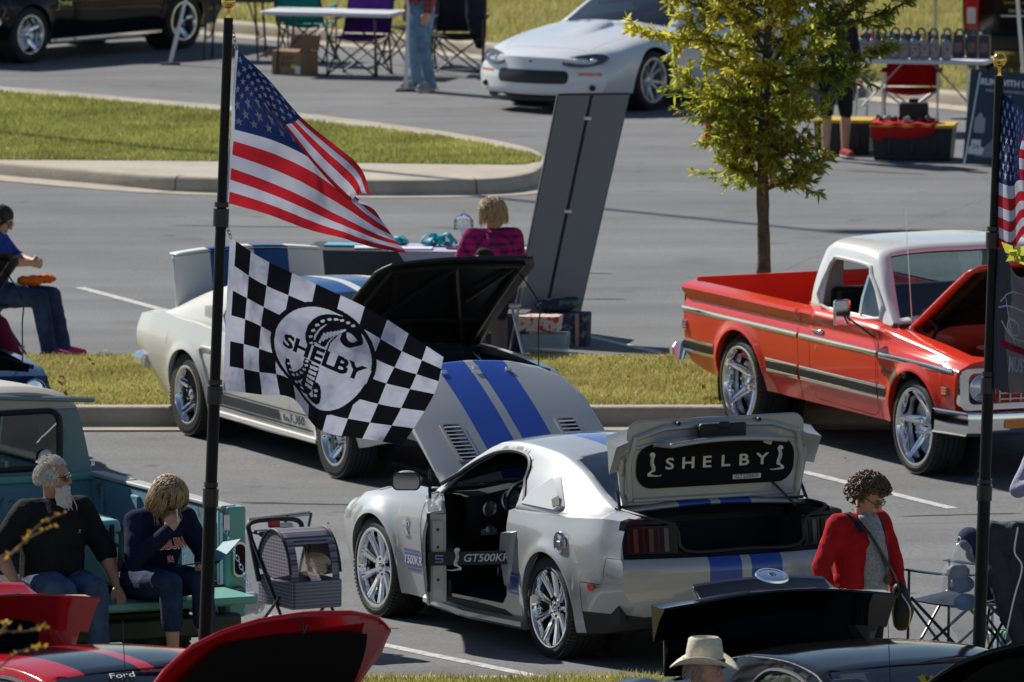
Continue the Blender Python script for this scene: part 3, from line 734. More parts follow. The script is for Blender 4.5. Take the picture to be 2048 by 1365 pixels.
    # greenhouse
    gs = {2.14: [(.80, .94), (.79, .945), (.78, .95), (.7, .96), (.4, .975), (0, .98)],
          1.9: [(.845, .93), (.80, 1.0), (.745, 1.075), (.70, 1.088), (.38, 1.105), (0, 1.11)],
          1.6: [(.86, .925), (.785, 1.065), (.70, 1.205), (.655, 1.225), (.36, 1.25), (0, 1.26)],
          1.3: [(.865, .925), (.77, 1.12), (.655, 1.305), (.61, 1.33), (.33, 1.358), (0, 1.365)],
          .95: [(.865, .93), (.765, 1.125), (.645, 1.33), (.60, 1.353), (.32, 1.38), (0, 1.387)],
          .5: [(.865, .94), (.765, 1.12), (.64, 1.305), (.595, 1.33), (.32, 1.36), (0, 1.368)],
          .1: [(.86, .95), (.765, 1.09), (.655, 1.225), (.61, 1.248), (.32, 1.295), (0, 1.305)],
          -.3: [(.845, .975), (.77, 1.04), (.69, 1.10), (.645, 1.118), (.32, 1.172), (0, 1.185)],
          -.62: [(.81, 1.005), (.76, 1.02), (.71, 1.03), (.665, 1.035), (.32, 1.06), (0, 1.07)]}
    gm = loft(gs, (4, 4, 3, 4, 5), .05, ends=lambda x, y, z: -.20 * y * y * sstep(1.0, 2.14, x) + .10 * y * y * (1 - sstep(-.62, .2, x)), cap=(False, False), sharp=(2,))
    ws = [(1.355, -.575), (2.05, -.70), (2.10, -.4), (2.115, 0), (2.10, .4), (2.05, .70), (1.355, .575), (1.40, .3), (1.415, 0), (1.40, -.3)]
    wsb = panel(gm, ws, 'xy', lambda c: abs(c.y) < .72)
    rw = [(.27, -.57), (.33, -.25), (.34, 0), (.33, .25), (.27, .57), (.0, .60), (-.3, .63), (-.51, .645), (-.55, .3), (-.56, 0), (-.55, -.3), (-.51, -.645), (-.3, -.63), (.0, -.60)]
    rwb = panel(gm, rw, 'xy')
    sw = [(1.86, .965), (1.70, 1.085), (1.5, 1.185), (1.3, 1.255), (1.1, 1.287), (.92, 1.287), (.80, 1.265), (.73, 1.21), (.70, 1.13), (.665, .965)]
    swb = {}
    for sg in (1, -1): swb[sg] = panel(gm, sw if not (door and sg > 0) else [(1.97, .88)] + sw[:-1] + [(.66, .96), (.66, .88)], 'xz', lambda c, sg=sg: c.y * sg > .3)
    bmo(gm, 'roof', stripes_m or paint, car, gap=0, thick=.02, sm=50)
    bmo(wsb, 'windscreen', glass, car, gap=0); bmo(rwb, 'rear_window', GLASSD, car, gap=.001)
    for sg in (1, -1):
        if sg > 0 and door: continue
        bmo(swb[sg], 'side_window', GLASSD if not full else glass, car, gap=.001)
    # black surround of the side glass
    for sg in (1, -1):
        b = B(); ring = crom([V((x, 0, z)) for x, z in sw], 3, True); K = {}
        pts = []
        for p in ring:
            yy = gh_y(gs, p.x, p.z)
            if not (sg > 0 and door and p.z < .985): pts.append((p.x, sg * (yy + .001), p.z))
        b.tube(pts, .016, 6, closed=not (sg > 0 and door)); b.obj('window_seal', BLACKP, car)
    for sg in (1, -1): b = B(); b.tube([(x, sg * (sec_at(gs, x)[2][0] - .012), sec_at(gs, x)[2][1] + .006) for x in np.linspace(1.45, .15, 14)], .007, 5); b.obj('roof_ditch', BLACKP, car)
    # quarter louvre scoop
    if full:
        for sg in (1, -1):
            b = B(); q = [(.60, .985), (.56, 1.07), (.33, 1.20), (.27, 1.19), (.0, 1.02), (.06, .985)]
            lo = [V((x, sg * (gh_y(gs, x, z) + .004), z)) for x, z in q]; hi = [V((x, sg * (gh_y(gs, x, z) + o), z)) for (x, z), o in zip([(.585, .99), (.55, 1.06), (.335, 1.18), (.285, 1.17), (.03, 1.025), (.08, .995)], (.012, .014, .022, .03, .036, .034))]
            b.sheet([lo + [lo[0]], hi + [hi[0]]]); b.add(hi, [tuple(range(6))]); sc = b.obj('quarter_scoop', paint, car, 25)
            b = B(); q = [(.165, 1.055), (.10, 1.085), (.025, 1.03), (.095, 1.01)]; b.add([V((x, sg * (gh_y(gs, x, z) + .039), z)) for x, z in q], [(0, 1, 2, 3)]); b.obj('scoop_mouth', DARKIN, sc, 0)
    # hood
    ho = bmo(hb, 'hood', stripes_m or paint, car, org=hg, rot=(0, R(-hood), 0), thick=.025, inner=paint)
    if full:
        for sg in (1, -1): louvre(ho, T(.20, sg * .44, .002, 0, R(4.5), 0), .42, .17, 9, paint)
        for y in (-.5, -.25, 0, .25, .5):
            b = B(); b.box((1.20 - .3 * y * y, y, pony_hood_z(1.2 - .3 * y * y, y) + .016), (.03, .045, .012), None); b.obj('washer_pad', WHITEP, ho, 0, bev=.003)
        for y in (-.3, .3): b = B(); b.tube([(.07, y, .01), (.06, y, .03)], [.012, .006], 8); b.obj('washer_nozzle', BLACKP, ho)
        for sg in (-1, 1): b = B(); b.lathe([(.025, 0), (.025, .008), (.012, .012), (0, .012)], 16, T(1.05, sg * .5, pony_hood_z(1.05, .5) + .012)); b.obj('hood_pin', CHROME, ho)
    # engine bay
    b = B(); b.box((2.85, 0, .42), (1.3, 1.35, .3)); b.obj('engine_bay', DARKIN, car, 0)
    if not full or hood:
        b = B(); b.box((2.65, 0, .72), (.6, .5, .2)); b.box((2.95, .35, .68), (.3, .25, .2)); b.obj('engine_cover', mat('engine_grey', (.1, .1, .11), .4, .6), car, 40, bev=.03)
    if hood:
        b = B(); rows = []
        for i in range(9):
            x = .10 + 1.02 * i / 8; w2 = .64 - .16 * (i / 8)**3; rows.append([(x, y, pony_hood_z(x, y) - .034) for y in np.linspace(-w2, w2, 9)])
        b.sheet(rows); ins = b.obj('hood_insulation', mat('hood_felt', (.008, .008, .008), .95, bump=.6, bscale=14), ho)
        if not full:
            for sg in (-1, 1):
                b = B()
                for j in range(5): b.box((.34 + .05 * j, sg * .40, pony_hood_z(.34 + .05 * j, .4) - .037), (.018, .2, .004))
                b.obj('slit_daylight', mat('daylight_grey', (.5, .5, .5), .4), ho, 0)  # pale bars painted as daylight showing through the hood vents
            b = B(); b.tube([(1.30, -.03, -.14), (1.28, -.03, -.19), (1.22, 0, -.19), (1.24, .03, -.15)], .006, 6); b.obj('hood_latch', BLACKM, ho)
    # deck lid
    lg = (-.515, 0, 1.06)
    ld = bmo(db, 'trunk_lid', stripes_m or paint, car, org=lg, rot=(0, R(trunk), 0), thick=.03, inner=paint)
    if stripes_m:
        for p in ld.data.polygons:
            if p.normal.x < -.55: p.material_index = 1
    # duck-tail spoiler wraps the lid edge
    sp = B(); rows = []
    for y in np.linspace(-.765, .765, 25):
        xx = -1.0 + .15 * y * y + .515; dz = -.05 * max(0, abs(y) - .55) / .3
        rows.append([(xx + .17, y, .012 + dz), (xx + .02, y, .045 + dz), (xx - .065, y, .085 + dz), (xx - .075, y, .078 + dz), (xx - .05, y, .02 + dz), (xx - .03, y, -.045 + dz * 2), (xx + .1, y, -.02 + dz)])
    sp.sheet(rows, True); sp.add(rows[0], [tuple(range(7))]); sp.add(rows[-1], [tuple(range(7))]); spo = sp.obj('spoiler', paint2 or paint, ld, 40)
    if trunk and full:
        # inner stamping, mat with lettering, latch box, struts
        b = B(); b.prism(rrect(-.585, -.66, -.04, .66, .09), .02, T(0, 0, -.062)); b.obj('lid_inner_panel', paint, ld, 40, bev=.012)
        b = B(); b.tube([(-.05, -.6, -.062), (-.05, .6, -.062)], .018, 8); b.tube([(-.05, -.62, -.062), (-.3, -.645, -.064), (-.47, -.6, -.07), (-.53, -.4, -.075), (-.545, 0, -.075), (-.53, .4, -.075), (-.47, .6, -.07), (-.3, .645, -.064), (-.05, .62, -.062)], .022, 8); b.obj('lid_rib', paint, ld)
        feltm = mat('lid_felt', (.012, .012, .014), .95, bump=.5, bscale=200); silv = mat('silver_print', (.62, .62, .6), .45, .3)
        b = B(); b.prism(rrect(-.425, -.585, -.125, .585, .12, 8), .012, T(0, 0, -.077)); mt = b.obj('lid_mat', feltm, ld, 30)
        F_ = lambda u, v: MX.Translation((v, u, -.080)) @ MX(((0, -1, 0, 0), (-1, 0, 0, 0), (0, 0, -1, 0), (0, 0, 0, 1)))
        for i, ch in enumerate('SHELBY'): text('letter', ch, silv, mt, F_(.345 - .138 * i, -.285), .108, 1.35, 0, .001, .002)
        for u in (-1, 1): cobra(mt, F_(-u * .475 + u * .02, -.215), silv, feltm, .165, flip=u)
        b = B(); b.box((0, 0, 0), (.21, .032, .002)); b.obj('name_plate', silv, mt, 0, Tm=F_(-.235, -.175)); text('lettering', 'GT500KR', feltm, mt, F_(-.235, -.175) @ T(z=.0015), .036, 1.2, 0, .0005)
        b = B(); b.box((-.50, 0, -.115), (.13, .36, .10), None, .8); b.box((-.55, .0, -.17), (.05, .09, .04)); b.obj('latch_box', BLACKP, ld, 30, bev=.02)
        for sg in (-1, 1): b = B(); b.lathe([(.014, 0), (.014, .03), (0, .034)], 10, T(-.56, sg * .3, -.10)); b.obj('bump_stop', BLACKP, ld)
        b = B(); b.box((-.50, -.22, -.125), (.03, .06, .004), T(rz=.3)); b.obj('release_tag', mat('glow_tag', (.6, .62, .4), .5), ld, 0)
        for sg in (-1, 1): b = B(); b.tube([(-.60, sg * .70, 1.03), (-.52, sg * .685, 1.16)], .012, 8); b.tube([(-.52, sg * .685, 1.16), (-.50, sg * .68, 1.21)], .006, 8); b.obj('lid_strut', BLACKM, car)
        b = B(); b.tube([(-.57, -.42, 1.2), (-.72, -.55, 1.02)], .009, 6); b.obj('prop_rod', BLACKM, car)
    if not full:
        b = B(); M1 = MX.Rotation(R(-90), 4, 'Y')
        b.lathe([(0, .014), (.05, .016), (.07, .012), (.078, .016), (.095, .012), (.1, 0)], 32, T(-.56, 0, -.11) @ M1); cp = b.obj('filler_cap_badge', CHROME, ld)
        badge_S(cp, T(-.578, 0, -.11) @ MX(((0, 0, -1, 0), (-1, 0, 0, 0), (0, 1, 0, 0), (0, 0, 0, 1))), BLACKM, .035)
        b = B(); b.box((-.545, 0, .052), (.006, .42, .022), T(ry=0)); b.obj('brake_light_strip', mat('dark_red_lens', (.05, .008, .01), .15, 0, 1), ld, 0, bev=.003)
    # trunk well
    if trunk:
        b = B(); b.box((-.66, 0, .54), (.5, 1.2, .02))
        for sg in (-1, 1): b.box((-.65, sg * .68, .80), (.48, .03, .42))
        b.box((-.42, 0, .74), (.03, 1.16, .46)); b.box((-.95, 0, .68), (.03, .9, .2)); b.obj('trunk_well', DARKIN, car, 0)
        if full:
            b = B(); sl_ = crom([(-1.0, .42, .80), (-1.015, 0, .795), (-1.0, -.42, .80), (-.965, -.48, .96), (-.90, -.68, 1.03), (-.6, -.69, 1.045), (-.53, -.64, 1.06), (-.515, 0, 1.07), (-.53, .64, 1.06), (-.6, .69, 1.045), (-.90, .68, 1.03), (-.965, .48, .96)], 4, True); b.tube(sl_, .012, 6, closed=True); b.obj('trunk_seal', BLACKP, car)
            b = B(); b.lathe([(0, 0), (.045, 0), (.05, .02), (.05, .2), (.045, .22), (0, .22)], 16, T(-.8, .2, .60, R(90), 0, R(10))); c_ = b.obj('oil_can', mat('can_black', (.02, .02, .025), .3), car); text('lettering', 'SHADE', WHITEP, c_, T(-.853, .12, .61, R(90), 0, R(-90)), .045)
    # rear lamps and panel
    lampm = mat('lamp_red', (.014, .003, .004), .2, 0, 0, spec=.2); clear = mat('lamp_clear', (.045, .045, .05), .15, .2, 0); hous = mat('lamp_housing', (.006, .006, .007), .2, 0, 0, spec=.3)
    for sg in (1, -1) if full else ():
        b = B(); o = [(.46, .775), (.80, .78), (.828, .80), (.815, .965), (.78, .98), (.48, .98), (.46, .965)]
        def rx(y, z, d=0): return -1.07 + rprof(z) + .15 * y * y - d
        q1 = [(rx(y, z, .004), sg * y, z) for y, z in o]; cy, cz = .64, .877; q2 = [(rx(cy + (y - cy) * .93, z, .02), sg * (cy + (y - cy) * .93), cz + (z - cz) * .9) for y, z in o]
        b.sheet([q1 + [q1[0]], q2 + [q2[0]]]); b.add(q2, [tuple(range(len(q2)))]); lm = b.obj('tail_lamp', hous, car, 30)
        for i in range(3):
            y0 = .505 + .103 * i
            for (a0, a1, mm, nm) in ((0, .028, lampm, 'lamp_bar'), (.03, .062, clear, 'lamp_lens'), (.064, .08, lampm, 'lamp_bar')):
                b = B(); vs = []
                for y, z in ((y0 + a0, .80), (y0 + a1, .80), (y0 + a1, .955), (y0 + a0, .955)): vs.append((rx(y, z, .0215 + (.006 if mm is clear else .002)), sg * y, z))
                b.add(vs, [(0, 1, 2, 3)]); b.obj(nm, mm, lm, 0)
    if full:
        # side marker, fuel filler, mirror, sill, scoop, badge, exhaust
        yb = lambda x, z: loft_y(secs, x, z)
        for sg in (1, -1):
            b = B(); b.prism(rrect(-.055, -.02, .055, .02, .008), .006); b.obj('side_marker', mat('marker_red', (.28, .015, .015), .2, 0, 1), car, 20, Tm=MX.Translation((-.62, sg * (yb(-.62, .545) + .012), .545)) @ MX.Rotation(sg * R(-90) + math.pi * 0, 4, 'X') @ MX.Rotation(sg * R(7), 4, 'Y'))
            # quarter scoop ahead of the rear wheel
            b = B(); q = [(.66, .66), (.64, .80), (.49, .815), (.53, .66), (.62, .44), (.66, .40)]
            lo = [V((x, sg * (yb(x, z) - .004), z)) for x, z in q]; hi = [V((x, sg * (yb(x, z) + o), z)) for (x, z), o in zip([(.655, .66), (.635, .79), (.53, .80), (.57, .66), (.635, .46), (.655, .43)], (.055, .055, .022, .02, .015, .03))]
            b.sheet([lo + [lo[0]], hi + [hi[0]]]); b.add(hi, [tuple(range(6))]); b.obj('side_scoop', paint, car, 30, bev=.006)
            b = B(); b.tube([(1.98, sg * .875, .20), (1.3, sg * .885, .175), (.42, sg * .895, .19)], .05, 8, flat=.8); b.obj('sill', paint, car)
        b = B(); b.lathe([(0, .012), (.05, .012), (.056, .008), (.066, .014), (.078, .014), (.08, 0)], 32); f_ = b.obj('fuel_filler', mat('satin_alloy', (.6, .61, .62), .25, 1), car, Tm=T(-.20, yb(-.2, .80) + .003, .80) @ MX.Rotation(R(-90), 4, 'X'))
        b = B(); b.box((0, 0, .016), (.05, .03, .012)); b.obj('filler_latch', STEEL, f_, bev=.004)
        for a in range(6): b = B(); b.lathe([(.005, .0), (.005, .016), (0, .017)], 6, T(.071 * math.cos(a * 1.047 + .5), .071 * math.sin(a * 1.047 + .5), 0)); b.obj('screw', BLACKM, f_)
        for sg in (1, -1):
            b = B(); b.lathe([(.045, 0), (.047, .22), (.043, .222), (.04, .21), (.038, .05)], 24, T(-.84, sg * .56, .27) @ MX.Rotation(R(-90), 4, 'Y')); b.obj('exhaust_tip', CHROME, car)
        b = B(); b.box((-.70, 0, .24), (.3, 1.0, .12)); b.obj('rear_underbody', DARKIN, car, 40, bev=.03)
    # lower rocker stripe with lettering (on the skin)
    if side_stripe:
        for sg in (1, -1):
            for (z0, z1) in ((.405, .50), (.378, .392), (.513, .525)):
                for (x0, x1) in (((2.02, 2.33), (.40, .648)) if sg > 0 else ((2.02, 2.33), (.40, .648), (.70, 1.97))):
                    b = B(); b.sheet([[(x, sg * (loft_y(secs, x, z) + .003), z) for x in np.linspace(x0, x1, 12)] for z in np.linspace(z0, z1, 4)]); s_ = b.obj('side_stripe', side_stripe, car, 60)
                    if z0 == .405 and x0 == 2.02 and sg > 0: text('lettering', 'GT500KR', mat('stripe_print', (.6, .6, .6), .4), s_, MX.Translation((2.165, loft_y(secs, 2.16, .455) + .005, .452)) @ MX.Rotation(R(180), 4, 'Z') @ MX.Rotation(R(90), 4, 'X'), .085, .98, .15)
    # doors
    for sg, dbm in doors.items():
        org = (1.985, sg * .90, .6); ang = door if sg > 0 else 0
        do = bmo(dbm, 'door', paint, car, org=org, rot=(0, 0, R(-ang) * sg), thick=.02)
        if sg > 0 and door:
            b = B(); q = [(-.02, .33), (-.03, -.28), (-.1, -.32), (-1.15, -.285), (-1.285, -.20), (-1.285, 0), (-1.27, .32)]
            # inner trim and shut face
            b.sheet([[(x, -.012, z) for x, z in q] + [(q[0][0], -.012, q[0][1])], [(x, -.13, z) for x, z in q] + [(q[0][0], -.13, q[0][1])]]); b.obj('door_shut_face', paint, do, 30)
            b = B(); b.add([(x + .012 if x < -1 else x - .01, -.132, z) for x, z in q], [tuple(range(len(q)))]); b.box((-.6, -.16, .0), (.9, .06, .08)); b.box((-.65, -.15, -.2), (.9, .04, .12)); b.obj('door_trim', BLACKP, do, 30, bev=.01)
            b = B(); b.box((-1.293, -.075, .02), (.004, .075, .52)); b.obj('door_edge_plate', paint, do, 20, bev=.01)
            for z in (.22, .1, -.12): b = B(); b.lathe([(.011, 0), (.011, .004), (0, .005)], 10, T(-1.295, -.075, z) @ MX.Rotation(R(-90), 4, 'Y')); b.obj('bolt', BLACKM, do)
            b = B(); b.tube([(-1.289, -.012, .33), (-1.29, -.016, .0), (-1.29, -.012, -.2)], .014, 6); b.obj('door_seal', BLACKP, do)
        # mirror
        b = B(); b.ell((0, 0, 0), (.065, .105, .07), 16); mo = b.obj('mirror_housing', paint, do, Tm=T(-.14, sg * .12, .43, 0, 0, R(-6) * sg))
        b = B(); b.prism(rrect(-.098, -.062, .098, .062, .04, 6), .01); b.obj('mirror_frame', BLACKP, mo, 30, Tm=MX.Translation((-.055, 0, 0)) @ MX(((0, 0, -1, 0), (-1, 0, 0, 0), (0, 1, 0, 0), (0, 0, 0, 1))))
        b = B(); b.add([(x, y, .0108) for x, y in rrect(-.088, -.053, .088, .053, .036, 6)], [tuple(range(28))]) if False else b.prism(rrect(-.088, -.053, .088, .053, .036, 6), .002, z0=.0095); b.obj('mirror_glass', mat('mirror_silvering', (.45, .47, .5), .04, 1), mo, 0, Tm=MX.Translation((-.055, 0, 0)) @ MX(((0, 0, -1, 0), (-1, 0, 0, 0), (0, 1, 0, 0), (0, 0, 0, 1))))
        b = B(); b.prism([(-.02, .33), (-.22, .33), (-.05, .50)], .02, MX(((1, 0, 0, 0), (0, 0, 1, 0), (0, 1, 0, 0), (0, 0, 0, 1)))); b.tube([(-.1, 0, .40), (-.13, sg * .07, .42)], .03, 8); b.obj('mirror_sail', BLACKP, do, Tm=T(0, sg * -.045, 0))
        if sg < 0 or not door: b = B(); b.box((-1.1, sg * .012, .22), (.16, .025, .035)); b.obj('door_handle', paint, do, bev=.008)
    # interior
    if full or True:
        b = B(); rows = []
        for y in np.linspace(-.78, .78, 13):
            br = .05 * math.exp(-((y - .38) / .2)**2) + .03 * math.exp(-((y + .38) / .25)**2); rows.append([(1.98, y, .93), (1.72, y, .945 + br), (1.60, y, .93 + br), (1.565, y, .84), (1.60, y, .70), (1.68, y, .60)])
        b.sheet(rows); dash = b.obj('dashboard', BLACKP, car, 50)
        if full:
            for y in (.62, -.62): b = B(); b.lathe([(.05, .0), (.055, .02), (.045, .024), (.042, .008), (0, .006)], 20, T(1.558, y, .845) @ MX.Rotation(R(-90), 4, 'Y')); b.obj('air_vent', STEEL, dash)
            for y in (.45, .29): b = B(); b.lathe([(.072, .0), (.08, .03), (.072, .034), (.066, .01), (0, .006)], 24, T(1.575, y, .885) @ MX.Rotation(R(-78), 4, 'Y')); b.obj('gauge', STEEL, dash)
            b = B(); b.lathe([(.03, 0), (.03, .02), (.018, .025), (0, .026)], 16, T(1.60, .60, .70) @ MX.Rotation(R(-80), 4, 'Y')); b.box((1.605, .60, .70), (.012, .12, .075)); b.obj('light_switch', STEEL, dash)
            for y in (.50, .36): b = B(); b.box((1.62, y, .40), (.015, .06, .08), None); b.obj('pedal', STEEL, car, bev=.006)
        steering(car, 1.38, .38, .86, 25)
        sm = mat('dark_leather', (.02, .02, .022), .5)
        seat(car, .95, .38, sm, .27); seat(car, .95, -.38, sm, .27)
        b = B(); b.box((.15, 0, .55), (.3, 1.2, .4)); b.obj('rear_seat', sm, car, bev=.05)
        b = B(); b.box((1.3, 0, 1.25), (.03, .22, .06)); b.obj('rear_view_mirror', BLACKP, car, bev=.01)
        b = B(); b.add([(.2, -.55, .98), (.2, .55, .98), (-.55, .6, .985), (-.55, -.6, .985)], [(0, 1, 2, 3)]); b.obj('parcel_shelf', DARKIN, car, 0)
    # wheels
    if full:
        for x in (0, 2.72):
            for sg in (1, -1):
                liner(car, x, sg * .56 if sg > 0 else -.90, .40, .34)
                put_wheel(car, x, sg * .795, sg, rot=.4 + x, R_=.345, rim=.268, wd=.285, style='spoke9')
    # nose details
    b = B(); b.tube([(3.6, .62, .22), (3.72, 0, .2), (3.6, -.62, .22)], .04, 6); b.obj('front_splitter', BLACKP, car)
    if full:
        for sg in (1,):
            bd = B(); bd.box((0, 0, 0), (.11, .004, .035)); p_ = bd.obj('fender_badge', CHROME, car, bev=.003, Tm=T(2.22, loft_y(secs, 2.22, .70) + .002, .70)); cobra(p_, MX.Translation((0, .003, -.07)) @ MX.Rotation(R(180), 4, 'Z') @ MX.Rotation(R(90), 4, 'X'), CHROME, BLACKM, .13)
    car['parts'] = 1; del car['parts']
    return car
def take_g(bm, poly, pred):
    cut(bm, poly, 'xy', pred); return take(bm, lambda c: inpoly((c.x, c.y), poly) and pred(c))
def sec_at(secs, x):
    xs = sorted(secs); return [(cub(xs, [secs[q][k][0] for q in xs])(x), cub(xs, [secs[q][k][1] for q in xs])(x)) for k in range(len(secs[xs[0]]))]
def loft_y(secs, x, z):
    kn = sec_at(secs, x)
    pts = crom([V((y, q, 0)) for y, q in kn], 6)
    for a, b in zip(pts, pts[1:]):
        if min(a.y, b.y) <= z <= max(a.y, b.y) and abs(b.y - a.y) > 1e-6: return a.x + (b.x - a.x) * (z - a.y) / (b.y - a.y)
    return kn[0][0]
gh_y = loft_y
def pony_hood_z(x, y):
    """height of the hood skin relative to its hinge"""
    f = cub([1.9, 2.0, 2.72, 3.2, 3.58], [.985, .985, .945, .88, .79])(2.05 + x); return f - .965 - .075 * (y / .6)**2
SILV = mat('silver_paint', (.40, .41, .415), .42, .3, 1, spec=.2)
SILVS = mat('silver_paint_blue_stripes', (.40, .41, .415), .42, .3, 1, spec=.2, stripe=[(.035, .27, (.012, .06, .36))])
BLUEST = mat('blue_stripe', (.02, .07, .36), .35, 0, .6)
HEAD = math.atan2(.9, -.44)
silver = pony('silver_coupe', 'silver coupe with blue racing stripes, its door, hood and trunk all open', (0, 0, 0), HEAD, SILV, SILV, BLUEST, door=25, hood=39, trunk=84, stripes_m=SILVS)
def place(o, px, py, lx, ly, wb=2.72):
    """put local point (lx,ly) of a vehicle over the ground point seen at px,py and let both axles rest on the ground"""
    c, s = math.cos(o.rotation_euler.z), math.sin(o.rotation_euler.z); z = 0
    for _ in range(3): g = G(px, py, z); z = zg(g.y)
    x, y = g.x - (c * lx - s * ly), g.y - (s * lx + c * ly); z0, z1 = zg(y), zg(y + s * wb)
    o.location = (x, y, z0); o.rotation_euler.y = math.atan2(z0 - z1, wb)
place(silver, 1100, 1317, 0, .93)

# banner strap stretched from the open door to the pillar
def banner():
    feltm = BLACKP; W_ = silver.matrix_basis.copy()
    a, b_ = V((.77, 1.425, .625)), V((.60, .935, .625)); u = (b_ - a).normalized(); z = V((0, 0, 1)); n = u.cross(z)
    L = (b_ - a).length; Tl = MX((( u.x, z.x, n.x, 0), (u.y, z.y, n.y, 0), (u.z, z.z, n.z, 0), (0, 0, 0, 1))); Tl.translation = (a + b_) / 2
    b = B(); b.prism(rrect(-L / 2 - .03, -.045, L / 2 + .01, .045, .012), .004); o = b.obj('door_banner', feltm, None, 20)
    tag(o, 'black banner strap with silver snake stretched across the open door of the silver coupe', 'banner')
    cr, sr = math.cos(HEAD), math.sin(HEAD); o.matrix_world = MX.Translation(silver.location) @ silver.rotation_euler.to_matrix().to_4x4() @ Tl
    sv = mat('silver_print', (.62, .62, .6), .45, .3)
    badge_S(o, T(-.215, 0, .006), mat('badge_blue', (.2, .3, .62), .4), .055)
    cobra(o, T(-.115, -.075, .005), sv, feltm, .155)
    text('lettering', 'GT500KR', sv, o, T(.10, 0, .006), .072, 1.05, .2, .001, .001)
banner()
# ---------------------------------------------------------------- 1960s fastback
M65S = {-1.07: [(.62, .38), (.79, .52), (.835, .70), (.79, .865), (.5, .90), (0, .91)],
        -.7: [(.75, .28), (.83, .48), (.855, .70), (.81, .895), (.5, .93), (0, .94)],
        0: [(.80, .22), (.85, .46), (.865, .70), (.82, .905), (.55, .93), (0, .94)],
        .7: [(.80, .21), (.84, .42), (.86, .68), (.82, .875), (.6, .89), (0, .9)],
        1.5: [(.80, .20), (.84, .42), (.855, .67), (.81, .865), (.6, .88), (0, .885)],
        2.1: [(.80, .21), (.84, .44), (.855, .67), (.80, .875), (.5, .92), (0, .935)],
        2.743: [(.80, .24), (.845, .46), (.86, .67), (.79, .86), (.5, .895), (0, .91)],
        3.3: [(.77, .30), (.83, .46), (.845, .66), (.77, .82), (.45, .85), (0, .86)],
        3.52: [(.72, .34), (.79, .48), (.81, .64), (.74, .77), (.4, .79), (0, .80)]}
def fastback(name, label, loc, rz, paint, top, hood=0, trunk=0, wheels='five', stripe_side=None, group=None, letters=False, rimmat=CHROME, chrome_trim=False):
    car = thing(name, label, 'car', loc, rz, group); S5 = M65S
    rp = cub([.3, .45, .6, .78, .95], [.12, .05, .01, 0, .05]); fp = cub([.3, .5, .65, .8], [-.06, 0, -.03, .06])
    ends = lambda x, y, z: (1 - sstep(-1.07, -.6, x)) * (rp(z) + .10 * y * y) + sstep(3.1, 3.52, x) * (fp(z) - .12 * y * y)
    AR = [(0, .33, .355), (2.743, .33, .355)]
    bm = loft(S5, (6, 6, 4, 5, 6), .06, AR, .05, ends, flare=(.016, .05), sharp=(3,))
    take_g(bm, [(2.0, -.70), (2.0, .70), (-.58, .70), (-.58, -.70)], lambda c: c.z > .84)
    hb = panel(bm, [(2.04, -.70), (2.1, -.72), (3.3, -.68), (3.46, -.60), (3.46, .60), (3.3, .68), (2.1, .72), (2.04, .70)], 'xy', lambda c: c.z > .74)
    db = panel(bm, [(-.60, -.66), (-.60, .66), (-1.2, .66), (-1.2, -.66)], 'xy', lambda c: c.z > .87)
    dp = [(.70, .85), (.69, .50), (.74, .30), (1.86, .28), (1.93, .4), (1.94, .85)]
    drs = [panel(bm, dp, 'xz', lambda c, sg=sg: c.y * sg > .5) for sg in (1, -1)]
    bmo(bm, 'body', paint, car, gap=.002)
    for d_, sg in zip(drs, (1, -1)):
        o = bmo(d_, 'door', paint, car); b = B(); b.box((.86, sg * .862, .76), (.16, .03, .03)); b.obj('handle', CHROME, o, bev=.008)
    t = B(); t.box((1.0, 0, .24), (3.0, 1.5, .04)); t.box((2.02, 0, .55), (.04, 1.5, .6)); t.box((-.57, 0, .6), (.03, 1.3, .5))
    for sg in (1, -1): t.box((.75, sg * .77, .5), (2.3, .03, .5))
    t.obj('floor_tub', DARKIN, car, 0)
    gs = {2.08: [(.76, .885), (.75, .89), (.74, .895), (.66, .90), (.38, .915), (0, .92)],
          1.9: [(.775, .875), (.755, .94), (.72, .99), (.64, 1.015), (.36, 1.03), (0, 1.035)],
          1.65: [(.785, .87), (.745, 1.02), (.675, 1.14), (.60, 1.17), (.34, 1.185), (0, 1.19)],
          1.4: [(.79, .87), (.735, 1.06), (.63, 1.20), (.56, 1.24), (.32, 1.262), (0, 1.27)],
          1.0: [(.79, .875), (.735, 1.08), (.63, 1.235), (.56, 1.275), (.32, 1.297), (0, 1.305)],
          .5: [(.79, .885), (.735, 1.07), (.63, 1.215), (.56, 1.255), (.32, 1.277), (0, 1.283)],
          0: [(.785, .90), (.73, 1.02), (.635, 1.12), (.565, 1.155), (.32, 1.18), (0, 1.187)],
          -.4: [(.77, .905), (.72, .96), (.645, 1.01), (.58, 1.035), (.32, 1.06), (0, 1.065)],
          -.66: [(.75, .90), (.71, .915), (.655, .93), (.59, .94), (.32, .955), (0, .96)]}
    gm = loft(gs, (4, 4, 3, 4, 5), .05, ends=lambda x, y, z: -.16 * y * y * sstep(1.2, 2.08, x), cap=(False, False))
    wsb = panel(gm, [(1.43, -.535), (2.03, -.66), (2.05, 0), (2.03, .66), (1.43, .535), (1.47, 0)], 'xy', lambda c: abs(c.y) < .69)
    rwb = panel(gm, [(.35, -.50), (.37, 0), (.35, .50), (-.55, .54), (-.57, 0), (-.55, -.54)], 'xy')
    sw = [(1.76, .905), (1.62, 1.05), (1.45, 1.14), (1.2, 1.185), (.9, 1.185), (.6, 1.16), (.55, 1.1), (.62, .915)]
    sb = [panel(gm, sw, 'xz', lambda c, sg=sg: c.y * sg > .3) for sg in (1, -1)]
